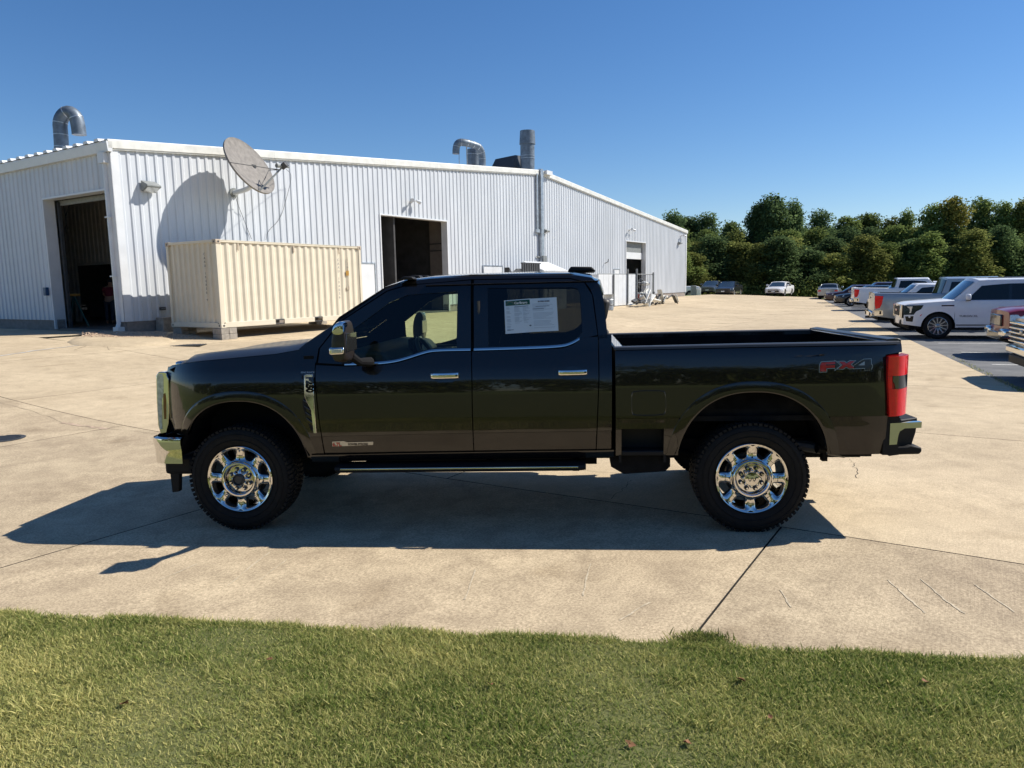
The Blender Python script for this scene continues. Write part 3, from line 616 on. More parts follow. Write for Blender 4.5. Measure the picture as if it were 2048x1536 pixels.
for x in (0, CLn):
    for y in (0, CWd):
        sx = 1 if x == 0 else -1; sy = 1 if y == 0 else -1
        mb = MB(); mb.bb(min(x, x+sx*.11), max(x, x+sx*.11), min(y, y+sy*.11), max(y, y+sy*.11), .118, CH-.118); mb.build('corner_post', 'beige', ct, bevel=.008)
        for z in (0, CH-.118):
            mb = MB(); mb.bb(min(x-sx*.01, x+sx*.17), max(x-sx*.01, x+sx*.17), min(y-sy*.01, y+sy*.16), max(y-sy*.01, y+sy*.16), z-(.01 if z == 0 else 0), z+.118+(.012 if z else 0)); cc = mb.build('corner_casting', 'rust' if z else 'beige', ct, bevel=.012)
            mb = MB(); xa, ya = x-sx*.0115, y+sy*.08
            mb.lathe([(0.001, 0), (.032, 0), (.032, .004)], (x+sx*.085, y-sy*.0125, z+.06), 'y', 12); mb.lathe([(0.001, 0), (.030, 0), (.030, .003)], (x-sx*.0125, y+sy*.08, z+.06), 'x', 12); mb.build('casting_hole', 'dsteel', cc)
for a in (.75, 2.9, 4.95): mb = MB(); mb.bb(a, a+.05, -.012, .01, CH-.30, CH-.09); mb.build('lashing_lug', 'rust', ct, bevel=.004)
# stencilled numbers, stacked vertically like the photograph's
def glyphs(body, size, o, xd, m='dsteel', name='stencil', step=1.08):
    for i, chh in enumerate(body):
        if chh == ' ': continue
        mw = Matrix.Translation(Vector(o)+Vector((0, 0, -i*size*step))) @ Matrix(((xd[0], 0, -xd[1], 0), (xd[1], 0, xd[0], 0), (0, 1, 0, 0), (0, 0, 0, 1)))
        text(name, chh, size, m, ct, mw, .001)
glyphs('CAAU 194856 9', .105, (.012, .62, 2.15), (0, -1)); glyphs('CAAU 194856', .12, (4.88, .012, 2.05), (1, 0), 'gsteel'); glyphs('22G1', .11, (5.32, .012, 2.05), (1, 0), 'gsteel')
mb = MB(); mb.bb(5.28, 5.41, .006, .016, 1.55, 1.72); mb.build('data_plate', 'yellow', ct); mb = MB(); mb.bb(5.29, 5.4, .006, .015, 1.05, 1.16); mb.build('data_plate', 'rust', ct)
mb = MB(); mb.tube([(5.36, .0, 2.2), (5.36, .0, .4)], .006, 5); mb.build('seam_rod', 'rust', ct)
# blocks under it
def Cw(x, y, z): return ct.matrix_world @ Vector((x, y, z))
def blockstack(x, y, lab, ln=.55, layers=2):
    g = float(zg(*Cw(x, y, 0)[:2])); top = CZ-.012; h = (top-g+.02)/layers; r_ = thing('block_stack', lab, 'block', mw=Matrix.Translation((Cw(x, y, 0).x, Cw(x, y, 0).y, g-.02)) @ Matrix.Rotation(CYAW, 4, 'Z'))
    for k in range(layers):
        for q in (0, 1): mb = MB(); mb.bb(-.02+q*(ln/2+.004)-ln/4, -.02+q*(ln/2+.004)+ln/4-.006, -.2+.01*k, .22-.012*q, k*h+.003, (k+1)*h-.003); mb.build('concrete_block', 'block', r_, bevel=.008)
blockstack(.12, .16, 'pale concrete blocks stacked under the near corner of the container'); blockstack(.2, CWd-.2, 'concrete blocks in shade under the left rear corner of the container'); blockstack(CLn-.25, .2, 'concrete blocks under the far end of the container')
blockstack(CLn-.25, CWd-.2, 'concrete blocks under the container corner closest to the wall')
#PART4
# ------------------------------------------------------------------ the pickup: local x runs from the front axle to the rear, y from the near flank inwards, z up
TM = Matrix.Translation((-2.2267, 5.7219, -.0078)) @ Matrix.Rotation(-.092, 4, 'Z') @ Matrix.Rotation(-.0084, 4, 'Y') @ Matrix.Rotation(-.0144, 4, 'X')
TI = TM.inverted(); TO = TI @ Vector((0, 0, EYE)); TI3 = TI.to_3x3(); TW = 2.03
TR = thing('pickup_truck', 'dark brown crew-cab pickup with chrome wheels, parked side-on in the foreground', 'pickup truck', mw=TM)
_zt = np.linspace(0, 2.3, 1151)
def table(pts):
    zs, ys = zip(*pts); t = np.interp(_zt, zs, ys); k = np.exp(-.5*(np.arange(-30, 31)/9)**2); k /= k.sum(); return np.convolve(np.pad(t, 30, mode='edge'), k, 'valid')
TC = table([(0, .12), (.5, .075), (.60, .056), (.70, .034), (.80, .016), (.875, .007), (.90, .002), (1.0, .0), (1.12, .002), (1.22, .010), (1.30, .028), (1.38, .055), (1.45, .080), (1.90, .205), (2.0, .26), (2.3, .5)])
TB = table([(0, .12), (.5, .070), (.60, .052), (.72, .030), (.80, .015), (.875, .008), (.90, .002), (1.0, .0), (1.15, .002), (1.28, .010), (1.36, .022), (1.42, .036), (1.5, .08), (2.3, .5)])
def front_in(x): return .165*max(0, (-.12-x)/.5)**2.3
def yc(x, z): return float(np.interp(z, _zt, TC))+front_in(x)
def ybd(x, z): return float(np.interp(z, _zt, TB))+(.045*max(0, (x-4.85)/.27)**2 if x > 4.85 else 0)
def tpx(px, py, y=0.):
    d = TI3 @ Vector(ray(px, py)); fn = y if callable(y) else None; yy = 0. if fn else y
    for _ in range(12 if fn else 1):
        k = (yy-TO.y)/d.y; q = TO+d*k
        if fn: yy = fn(q.x, q.z)
    return (q.x, q.z)
def PX(l, y=yc): return [tpx(a, b, y) for a, b in l]
def interp_line(pts, horiz):   # piecewise linear function through (x,z) points, of x if horiz else of z
    p = sorted(pts, key=lambda q: q[0 if horiz else 1]); a = [q[0] for q in p]; b = [q[1] for q in p]
    return (lambda x: float(np.interp(x, a, b))) if horiz else (lambda z: float(np.interp(z, b, a)))
SIDES = (0, 1)
def mir(v, sd): return (v[0], TW-v[1], v[2]) if sd else v
def panel(name, m, L, Rr, zb, zt, yf, nu=36, nv=30, th=.012, us=None, smooth=2, vs=None, sides=SIDES, parent=None):
    """a pressed panel: x between L(z) and R(z), z between zb(x) and zt(x), on the surface yf"""
    U = us if us is not None else [i/nu for i in range(nu+1)]; V = vs if vs is not None else [j/nv for j in range(nv+1)]; out_ = []
    pts = []
    for v in V:
        for u in U:
            x, z = (L(1)+Rr(1))/2, 1.
            for _ in range(6):
                x = L(z)+(Rr(z)-L(z))*u; z = zb(x)+(zt(x)-zb(x))*v
            pts.append((x, yf(x, z), z))
    n = len(U); nvv = len(V)
    for sd in sides:
        mb = MB(); a = [mir(p, sd) for p in pts]; b = [mir((p[0], p[1]+th, p[2]), sd) for p in pts]
        F = [(j*n+i, j*n+i+1, (j+1)*n+i+1, (j+1)*n+i) for j in range(nvv-1) for i in range(n-1)]
        if sd: F = [f[::-1] for f in F]
        mb.add(a, F)
        # turned-in rims
        loop = [i for i in range(n)]+[j*n+n-1 for j in range(1, nvv)]+[(nvv-1)*n+i for i in range(n-2, -1, -1)]+[j*n for j in range(nvv-2, 0, -1)]
        k = len(mb.v); mb.v += [a[i] for i in loop]+[b[i] for i in loop]; q = len(loop)
        mb.f += [((k+i, k+q+i, k+q+(i+1) % q, k+(i+1) % q) if not sd else (k+i, k+(i+1) % q, k+q+(i+1) % q, k+q+i)) for i in range(q)]
        o = mb.build(name, m, parent or TR, smooth=smooth, recalc=False); out_.append(o)
    return out_
def ringmesh(outer, inner, yf, name, m, seg=6, rows=3, th=.015, closed=True, sides=SIDES, parent=None, dy=0):
    if sides == (1,): th = min(th, .002)
    if closed: outer = outer+[outer[0]]; inner = inner+[inner[0]]
    A = sub(outer, seg); B = sub(inner, seg); res = []
    for sd in sides:
        mb = MB(); n = len(A)
        g = [[mir((a[0]+(b[0]-a[0])*r/rows, yf(a[0]+(b[0]-a[0])*r/rows, a[1]+(b[1]-a[1])*r/rows)+dy, a[1]+(b[1]-a[1])*r/rows), sd) for a, b in zip(A, B)] for r in range(rows+1)]
        for r in range(rows): mb.strip(g[r], g[r+1])
        for row in (g[0], g[-1]):
            back_ = [(p[0], p[1]+(th if not sd else -th), p[2]) for p in row]; mb.strip(row, back_)
        res.append(mb.build(name, m, parent or TR, smooth=True, recalc=True, weld=.0005))
    return res
def sheetpoly(poly, yf, name, m, parent=None, sides=SIDES, th=0., dy=0.):
    res = []
    for sd in sides:
        mb = MB(); n = len(poly); a = [mir((x, yf(x, z)+dy, z), sd) for x, z in poly]
        if th: b = [mir((x, yf(x, z)+dy+th, z), sd) for x, z in poly]; mb.add(a+b, [tuple(range(n)), tuple(range(2*n-1, n-1, -1))]+[(i, i+n, (i+1) % n+n, (i+1) % n) for i in range(n)])
        else: mb.add(a, [tuple(range(n))])
        res.append(mb.build(name, m, parent or TR)); 
    return res
def off(pts, d):   # outward growth of a closed outline
    n = len(pts); o = []
    A_ = sum(pts[i][0]*pts[(i+1) % n][1]-pts[(i+1) % n][0]*pts[i][1] for i in range(n)); sg = 1 if A_ > 0 else -1
    for i in range(n):
        p, a, b = Vector(pts[i]), Vector(pts[i-1]), Vector(pts[(i+1) % n]); e1 = (p-a).normalized(); e2 = (b-p).normalized(); n1 = Vector((e1.y, -e1.x))*sg; n2 = Vector((e2.y, -e2.x))*sg; m_ = (n1+n2); m_ = m_/max(.35, m_.length_squared/2) if m_.length > 1e-6 else n1; o.append(tuple(p+m_*d))
    return o
cz = lambda n: [.5-.5*math.cos(PI*i/n) for i in range(n+1)]
# ---- shut lines (traced)
LF = interp_line(PX([(634, 697), (630, 740), (643, 871), (651, 916)]), False)
LB = interp_line(PX([(943, 699), (944, 760), (948, 907)]), False)
LR = interp_line(PX([(1197, 690), (1198, 756), (1192, 906)]), False)
BELT = interp_line(PX([(628, 727), (693, 730), (753, 728), (790, 724), (817, 717), (850, 706), (871, 701), (945, 700), (1123, 694), (1144, 688), (1165, 672), (1198, 670), (1222, 668)]), True)
SILL = interp_line(PX([(640, 909), (948, 903), (1198, 900), (1222, 899)]), True)
AX, AZ = .03, .43   # arch centres
def arch(cx, rx, zc, top, zbase):
    def f(x):
        t = (x-cx)/rx
        return zbase if abs(t) >= 1 else max(zbase, zc+(top-zc)*(1-abs(t)**2.35)**(1/2.2))
    return f
# front fender with its arch
fa = arch(.035, .545, .45, 1.075, .60)
ft = interp_line(PX([(334, 737), (345, 730), (400, 723), (475, 716), (550, 709), (600, 700), (634, 694)]), True)
x0 = -.52
FL = interp_line(PX([(335.5, 735), (336, 800), (335, 850), (334.5, 872)]), False)
def gapR(f, g=.004): return lambda z: f(z)-g
def gapL(f, g=.004): return lambda z: f(z)+g
us = sorted(set([round(u, 4) for u in np.linspace(0, 1, 40)]+[round(u, 4) for u in (np.array(cz(40))*(1.09/1.26)+.0)]))
fb0 = interp_line(PX([(588, 868), (598, 900), (610, 922)]), False)
def fbot(x):
    if x < .035-.545: return .78
    if x < .0: return max(.78, fa(x))
    if x > .56: return .585
    return fa(x)
panel('front_fender', 'paint', FL, gapR(LF), lambda x: max(fbot(x), .0), ft, yc, us=us, nv=34)
# two-tone lower corner behind the wheel and wheel-arch mouldings
def arch_trim(cx, rx, zc, top, zb0, zb1, yf, w=.075):
    N = 48; res = []
    def pt(a, g):   # a 0..1 along arch, g outward growth
        t = PI*(1-a); c, s_ = math.cos(t), math.sin(t); e = 2/2.3
        x = cx+(rx+g)*math.copysign(abs(c)**e, c); z = zc+(top+g-zc)*abs(s_)**e; return x, z
    for sd in SIDES:
        mb = MB(); rows = []
        for r, (g, dy) in enumerate(((-.004, .05), (-.006, -.002), (.0, -.0055), (.010, -.006), (w*.85, -.005), (w, -.0025), (w+.004, .003))):
            row = []
            A = [pt(a/N, g) for a in range(N+1)]
            A = [(A[0][0], zb0)]+A+[(A[-1][0], zb1)]
            for x, z in A:
                z = max(z, zb0 if x < cx else zb1)
                row.append(mir((x, yf(x, min(z, 1.25))+dy, z), sd))
            rows.append(row)
        for a, b in zip(rows[:-1], rows[1:]): mb.strip(a, b)
        res.append(mb.build('wheel_arch_trim', 'paint', TR, smooth=True, weld=.0003))
    return res
arch_trim(.035, .545, .45, 1.075, .78, .60, yc); arch_trim(4.065, .575, .45, 1.10, .615, .605, ybd)
# doors: pressed lower panels
DLs = sorted(set([j/34 for j in range(35)]))
fd_ = panel('front_door', 'paint', gapL(LF), gapR(LB), lambda x: SILL(x)+.155, lambda x: BELT(x)-.012, yc, vs=DLs)
rd_ = panel('rear_door', 'paint', gapL(LB), gapR(LR), lambda x: SILL(x)+.155, lambda x: BELT(x)-.012, yc, vs=DLs)
for par, L_, R_ in ((fd_, LF, LB), (rd_, LB, LR)):
    for q in par: q['label'] = 'dark upper skin of the door'
    lows = panel('door_lower_skin', 'accent', gapL(L_), gapR(R_), SILL, lambda x: SILL(x)+.153, yc, nv=10)
panel('cab_corner_panel', 'paint', gapL(LR), lambda z: float(np.interp(z, [.5, 1.5], [3.0, 3.012])), lambda x: SILL(x)+.155, lambda x: BELT(x)+.0, yc, nu=6)
panel('cab_corner_lower', 'accent', gapL(LR), lambda z: 3.0, SILL, lambda x: SILL(x)+.153, yc, nu=6, nv=8)
fdl = fd_; rdl = rd_
# fender lower accent
panel('fender_lower_skin', 'accent', lambda z: float(np.interp(z, [.55, .80], [.60, .60])), gapR(LF), lambda x: .575, lambda x: SILL(x)+.150, lambda x, z: yc(x, z)-.003, nu=6, nv=8)
# crease along the doors' foot
for nm, xa, xb in (('crease', .76, 1.93), ('crease', 1.95, 2.88)):
    pass
# upper cab: door frames, glass, pillars
F_o = [(636, 726), (640, 697), (683, 643), (775, 583), (815, 571), (942, 560.5), (942, 699), (871, 700), (850, 705), (817, 716), (790, 723), (753, 727), (693, 729)]
F_i = [(703, 722), (703, 690), (705, 660), (778, 606), (815, 590), (915, 583), (913, 694), (871, 695), (850, 700), (817, 711), (790, 718), (753, 722), (720, 724)]
ff = ringmesh(PX(F_o), PX(F_i), yc, 'window_frame', 'paint', parent=fd_[0], sides=(0,)); ringmesh(PX(F_o), PX(F_i), yc, 'window_frame', 'paint', parent=fd_[1], sides=(1,))
R_o = [(948, 699), (948, 560), (1140, 558), (1168, 565), (1184, 590), (1195, 670), (1160, 678), (1144, 687), (1123, 693), (1040, 697)]
R_i = [(977, 693), (975, 576), (1145, 575), (1156, 578), (1161, 592), (1165, 664), (1158, 673), (1145, 682), (1123, 689), (1040, 692)]
ringmesh(PX(R_o), PX(R_i), yc, 'window_frame', 'paint', parent=rd_[0], sides=(0,)); ringmesh(PX(R_o), PX(R_i), yc, 'window_frame', 'paint', parent=rd_[1], sides=(1,))
for sd in SIDES:
    sheetpoly(PX(F_i), yc, 'window_glass', 'g_front', parent=fd_[sd], sides=(sd,), dy=.008)
    sheetpoly(PX(R_i), yc, 'window_glass', 'g_rear', parent=rd_[sd], sides=(sd,), dy=.008)
    # chrome belt strips
    for par, pl in ((fd_, [(690, 728), (753, 726.5), (790, 722.5), (817, 715), (850, 704), (871, 700), (941.5, 698.8)]), (rd_, [(948, 698.6), (1040, 696), (1123, 692.5), (1144, 686), (1159, 677)])):
        q = PX(pl); mb = MB(); q = smooth_poly(q, 2); A = []
        for dz, dy in ((-.009, -.001), (-.008, -.013), (-.002, -.012), (.009, -.001)): A.append([mir((x, yc(x, z)+dy-.003, z+dz), sd) for x, z in q])
        for a, b in zip(A[:-1], A[1:]): mb.strip(a, b)
        mb.build('chrome_belt_strip', 'chrome', par[sd], smooth=True, weld=.0002) if sd == 0 else None
# cab shell: pillars and roof edge outside the door frames
O_o = [(598, 698), (612, 686), (700, 627), (770, 579), (812, 563), (860, 557), (945, 553), (1060, 550), (1150, 550), (1183, 555), (1198, 568), (1206, 592), (1212, 640), (1217, 697)]
O_i = [(632, 726), (637, 697), (681, 641), (774, 581), (815, 569), (862, 566), (942, 558.5), (1060, 556.5), (1141, 556), (1169, 563), (1181, 578), (1187, 594), (1193, 640), (1200, 697)]
PO, PI_ = PX(O_o), PX(O_i)
ringmesh(PO, PI_, yc, 'cab_side_frame', 'paint', closed=False, rows=4)
# roof skin between the two side frames
edge = sub(PO[3:12], 5)
mb = MB(); nE = len(edge); rows = []
for j in range(25):
    v = j/24; row = []
    for x, z in edge:
        y0 = yc(x, z); y = y0+(TW-2*y0)*v; k = math.sin(PI*v)**.6; zz = z+(.045*k if z > 1.9 else .045*k*max(0, (z-1.5)/.4)); xx = x
        if x < 1.45: xx = x-.10*math.sin(PI*v)**.8
        if x > 2.9: xx = x+.03*math.sin(PI*v)**.8
        row.append((xx, y, zz))
    rows.append(row)
for a, b in zip(rows[:-1], rows[1:]): mb.strip(a, b)
mb.build('roof', 'paint', TR, smooth=2, weld=.0003)
# windscreen, back glass, back panel
def spanrow(x, z, n=20, bow=-.10, crown=0):
    y0 = yc(x, z); return [(x+bow*math.sin(PI*j/n)**.8, y0+.02+(TW-2*y0-.04)*j/n, z+crown*math.sin(PI*j/n)) for j in range(n+1)]
mb = MB(); A = sub(PO[0:4], 4); rws = [spanrow(x, z, 20, -.17+.07*i/len(A)) for i, (x, z) in enumerate(A)]
for a, b in zip(rws[:-1], rws[1:]): mb.strip(a, b)
mb.build('windscreen', 'g_wind', TR, smooth=2)
bk = [(3.0, 1.30), (3.005, 1.46), (2.99, 1.50)]; zt_ = PO[11]
mb = MB(); rws = [spanrow(x, z, 12, .02) for x, z in ((3.0, .6), (3.0, 1.0), (3.0, 1.45), (2.985, 1.52))]
for a, b in zip(rws[:-1], rws[1:]): mb.strip(a, b)
mb.build('cab_back_panel', 'paint', TR, smooth=2)
mb = MB(); rws = [spanrow(x, z, 12, .02) for x, z in ((2.985, 1.52), (2.965, 1.70), (PO[11][0]-.005, PO[11][1])) ]
for a, b in zip(rws[:-1], rws[1:]): mb.strip(a, b)
mb.build('back_glass', 'g_rear', TR, smooth=2)
# brake light hump at the roof's rear and clearance lamps over the windscreen
rx_, rz_ = tpx(1170, 545, .6)
mb = MB(); mb.prism([(-.13, 0), (-.10, .045), (.08, .038), (.115, .0)], lambda u, v, t: (2.80+u, .75+t, 2.045+v), .5); mb.build('roof_rear_pod', 'black', TR, bevel=.012)
for y in (.25, .62, 1.01, 1.40, 1.78):
    mb = MB(); mb.prism([(-.06, 0), (-.01, .028), (.05, .024), (.07, .0)], lambda u, v, t: (1.42+u-.05*math.sin(PI*y/TW), y-.06+t, 1.985+.045*math.sin(PI*y/TW)+v), .12); mb.build('roof_marker_lamp', 'black', TR, bevel=.01)
# hood: near edge follows the fender top; crown with two raised flanks; scuttle behind
HX = [float(v) for v in np.linspace(-.635, .62, 28)]
mb = MB(); rws = []
for x in HX:
    xx = max(x, -.53); ze = ft(min(xx, .60))+.004; y0 = yc(xx, ze)+.004; row = []
    drop = 0 if x > -.42 else .055*((-.42-x)/.20)**2
    for j in range(33):
        v = j/32; y = y0+(TW-2*y0)*v; e = min(v, 1-v)*2
        bul = .052*min(1, e/.24)**.85-.012*min(1, max(0, (e-.3)/.4))*min(1, max(0, (.35-x)/.3))
        row.append((x-.07*math.sin(PI*v)*(1 if x < -.3 else max(0, (.1-x)/.4) if x < .1 else 0)+(.02 if x > .5 else 0)*math.sin(PI*v)*-3, y, ze+bul*(1 if x > -.45 else .6)-drop))
    rws.append(row)
for a, b in zip(rws[:-1], rws[1:]): mb.strip(a, b)
mb.build('hood', 'hood_paint', TR, smooth=2)
mb = MB(); mb.grid(lambda u, v: (.52+.16*u, .14+(TW-.28)*v, 1.475+.03*math.sin(PI*v)+.015*u), 3, 16); mb.build('cowl', 'black', TR, smooth=True)
for y, l in ((.55, .75), (1.25, .65)):
    mb = MB(); mb.tube([(.60, y, 1.53), (.55, y+.1, 1.56), (.66, y+l*.6, 1.575)], .011, 6); mb.tube([(.60, y-.05, 1.56), (.70, y+l*.7, 1.58)], .008, 6); mb.build('wiper', 'black', TR, smooth=True)
# bed
BX0, BX1 = 3.035, tpx(1804, 700, ybd)[0]
RAIL = interp_line(PX([(1226, 698.5), (1500, 692), (1806, 685.5)], ybd), True)
BB = interp_line(PX([(1226, 909), (1364, 907), (1644, 912), (1700, 905), (1773, 912)], ybd), True)
ba = arch(4.065, .575, .45, 1.10, .60)
def bbot(x):
    if x < 4.065-.575: return .615
    if x > 4.065+.575: return .605
    return ba(x)
def blow(x): return max(bbot(x), .905)
bedw = BX1-BX0; ua = (4.065-.575-BX0)/bedw; ub = (4.065+.575-BX0)/bedw
us = sorted(set([round(v, 4) for v in list(np.linspace(0, 1, 40))+[ua+(ub-ua)*c for c in cz(44)]]))
BR = lambda z: float(np.interp(z, [.6, .9, 1.38, 1.46], [BX1-.06, BX1-.03, BX1-.03, BX1]))
# tail lamp pocket: the panel ends at the lamp
TLx = PX([(1772, 714), (1774, 832)], ybd)
BRR = lambda z: BX1-.0 if z > TLx[0][1]+.02 else float(np.interp(z, [.6, TLx[1][1], TLx[0][1]], [TLx[1][0]+.005, TLx[1][0]-.003, TLx[0][0]-.003]))
panel('bed_side', 'paint', lambda z: BX0, lambda z: min(BRR(z), BX1), blow, RAIL, ybd, us=us, vs=[i/40 for i in range(41)])
# the step pocket opens in the lower front of the bed flank
pk = PX([(1243, 866), (1252, 858), (1318, 858), (1328, 866), (1327, 907), (1243, 907)], ybd)
xa, xb, zp = pk[0][0], pk[3][0], pk[1][1]
panel('bed_lower_skin', 'paint', lambda z: BX0, lambda z: xa, lambda x: .605, lambda x: .903, ybd, nu=3, nv=10)
panel('bed_lower_skin', 'paint', lambda z: xa, lambda z: xb, lambda x: zp, lambda x: .903, ybd, nu=6, nv=6)
panel('bed_lower_skin', 'paint', lambda z: xb, lambda z: 3.51, lambda x: .605, lambda x: .903, ybd, nu=5, nv=10)
panel('bed_lower_skin', 'accent', lambda z: 4.618, lambda z: TLx[1][0]+.005, lambda x: .605, lambda x: .904, ybd, nu=12, nv=10)
mb = MB(); mb.bb(xa-.01, xb+.01, .16, .18, .5, zp+.02); mb.bb(xa-.01, xb+.01, .05, .18, zp, zp+.02); mb.bb(xa-.02, xa, .05, .18, .55, zp+.02); mb.bb(xb, xb+.02, .05, .18, .55, zp+.02); mb.build('step_pocket', 'black', TR)
mb = MB(); mb.bb(xa+.0, xb+.0, .03, .17, .605, .645); mb.build('bed_step', 'black', TR, bevel=.01)
# fuel door outline
fo = PX([(1268, 782), (1326, 781), (1331, 787), (1332, 824), (1326, 830), (1268, 831), (1263, 825), (1263, 788)], ybd)
fo_s = smooth_poly(fo, 2, closed=True); mb = MB(); mb.tube([(x, ybd(x, z)-.0005, z) for x, z in fo_s], .0028, 5, closed=True); mb.build('fuel_door_seam', 'blackg', TR, smooth=True)
# bed rails, inner walls, floor, tailgate, bulkhead
for sd in SIDES:
    mb = MB(); A = []
    xs = np.linspace(BX0, BX1-.02, 20)
    for y, dz in ((.030, -.006), (.036, .010), (.05, .017), (.115, .017), (.130, .008), (.130, -.03)): A.append([mir((x, y+(.04*max(0, (x-4.85)/.27)**2 if x > 4.85 else 0), RAIL(x)+dz), sd) for x in xs])
    for a, b in zip(A[:-1], A[1:]): mb.strip(a, b)
    mb.build('bed_rail_cap', 'cap', TR, smooth=True)
    mb = MB(); z0 = .90; mb.add([mir((BX0, .13, z0), sd), mir((BX1, .13, z0), sd), mir((BX1, .13, RAIL(BX1)), sd), mir((BX0, .13, RAIL(BX0)), sd)], [(0, 1, 2, 3)]); mb.build('bed_inner_wall', 'under', TR)
    mb = MB(); mb.bb(3.75, 4.4, *(sorted((mir((0, .13, 0), sd)[1], mir((0, .36, 0), sd)[1]))), .9, 1.15); mb.build('wheel_tub', 'under', TR, bevel=.05)
mb = MB(); mb.bb(BX0, BX1-.05, .1, TW-.1, .86, .90); mb.build('bed_floor', 'under', TR)
mb = MB(); mb.bb(BX0, BX0+.05, .06, TW-.06, .6, RAIL(BX0)-.02); mb.build('bed_bulkhead', 'under', TR)
mb = MB(); mb.bb(BX0-.005, BX0+.07, .05, TW-.05, RAIL(BX0)-.02, RAIL(BX0)+.012); mb.build('bulkhead_cap', 'paint', TR, bevel=.01)
mb = MB(); mb.prism([(.0, .78), (.0, 1.40), (-.01, 1.475), (.03, 1.488), (.085, 1.475), (.09, 1.41), (.07, 1.36), (.06, .78)], lambda u, v, t: (BX1-.10+u, .14+t, v-1.475+RAIL(BX1)+.016), TW-.28); mb.build('tailgate', 'paint', TR, bevel=.008)
mb = MB(); mb.prism([(.0, .0), (.0, .012), (.07, .02), (.10, .008), (.10, -.02)], lambda u, v, t: (BX1-.10+u, .10+t, RAIL(BX1)+.017+v), TW-.2); mb.build('tailgate_cap', 'cap', TR, bevel=.004)
# tail lamps wrapping the corner
def lamp_part(poly, name, m, parent, t0, depth=.16, sd=0, bev=.01):
    mb = MB(); mb.prism(poly, lambda u, v, t: mir((u, t0(u)+t, v), sd), depth); return mb.build(name, m, parent, bevel=bev)
for sd in SIDES:
    ty = lambda x: -.004+.14*max(0, (x-TLx[0][0]-.03)/.17)**2.2
    P1 = PX([(1772, 716), (1777, 712), (1818, 711), (1825, 716), (1825, 744), (1818, 750), (1780, 752), (1776, 762), (1772, 756)], .03)
    P2 = PX([(1772, 757), (1776, 762), (1779, 757), (1783, 752), (1790, 778), (1820, 778), (1823, 784), (1820, 826), (1815, 831), (1775, 832), (1775, 780)], .03)
    P3 = PX([(1782, 751), (1821, 749), (1822, 776), (1789, 777)], .03)
    lampy = lambda x, z: ty(x)
    xl = lambda z: float(np.interp(z, [P2[9][1], P1[8][1], P1[0][1]], [TLx[1][0]+.004, TLx[0][0]+.0, TLx[0][0]])); xr_ = PX([(1833, 716)], .03)[0][0]; xr2 = PX([(1824, 831)], .03)[0][0]
    xR = lambda z: float(np.interp(z, [P2[9][1], P1[4][1], P1[3][1]], [xr2, xr_-.004, xr_]))
    zA, zB = P2[9][1], P1[1][1]; zm1, zm0 = P3[0][1], P3[3][1]
    hs_ = panel('tail_lamp', 'redd', lambda z: xl(z), lambda z: xR(z)-.004, lambda x: zA, lambda x: zB, lambda x, z: ty(x)+.006, nu=10, nv=10, th=.12, sides=(sd,))[0]
    panel('lens_upper', 'red', lambda z: xl(z)+.004, xR, lambda x: zm1, lambda x: zB-.004, lambda x, z: ty(x)-.002, nu=10, nv=6, th=.02, sides=(sd,), parent=hs_)
    panel('lens_lower', 'red', lambda z: xl(z)+.004, lambda z: xR(z)-.002, lambda x: zA+.004, lambda x: zm0, lambda x, z: ty(x)-.002, nu=10, nv=10, th=.02, sides=(sd,), parent=hs_)
    xm = P3[0][0]; panel('reverse_lens', 'smoke', lambda z: xm+(.022 if z < (zm0+zm1)/2 else 0.0)*((zm1-z)/(zm1-zm0)), lambda z: xR(z)-.008, lambda x: zm0+.002, lambda x: zm1-.002, lambda x, z: ty(x)-.004, nu=8, nv=5, th=.02, sides=(sd,), parent=hs_)
    panel('lens_side_strip', 'red', lambda z: xl(z)+.004, lambda z: xm-.004, lambda x: zm0+.002, lambda x: zm1-.002, lambda x, z: ty(x)-.002, nu=3, nv=3, th=.02, sides=(sd,), parent=hs_)
    mb = MB(); z0 = .57; mb.bb(TLx[1][0]-.01, TLx[1][0]+.10, .05, .2, .60, P2[9][1]+.0); mb.build('bed_corner_filler', 'black', TR) if sd == 0 else None
# rear bumper: chrome corner with black lower and step
q0 = tpx(1776, 840, .06); q1 = tpx(1842, 838, .16)
xr0, xr1 = q0[0], q1[0]; zt0 = q0[1]; 
for sd in SIDES:
    cl = PX([(1779, 846), (1842, 843), (1841, 855), (1808, 856), (1798, 862), (1795, 870), (1792, 888), (1777, 889)], .06)
    mb = MB(); mb.prism(cl, lambda u, v, t: mir((u, .045+t, v), sd), .05); mb.build('bumper_chrome_corner', 'chrome', TR)
    bl = PX([(1774, 843), (1800, 835), (1802, 839), (1843, 838), (1842, 852), (1838, 868), (1826, 893), (1826, 908), (1776, 912)], .10)
    mb = MB(); mb.prism(bl, lambda u, v, t: mir((u, .085+t+.10*max(0, (u-xr0-.08)/.2)**2, v), sd), .30); mb.build('bumper_end', 'black', TR, bevel=.01)
    st = PX([(1812, 893), (1820, 890), (1842, 894), (1843, 902), (1838, 908), (1790, 909), (1776, 907), (1776, 896)], .09)
    mb = MB(); mb.prism(st, lambda u, v, t: mir((u, .075+t, v), sd), .36); mb.build('bumper_corner_step', 'black', TR, bevel=.012)
mb = MB(); mb.bb(xr1-.20, xr1-.02, .38, TW-.38, .60, .80); mb.build('bumper_bar', 'chrome', TR, bevel=.02)
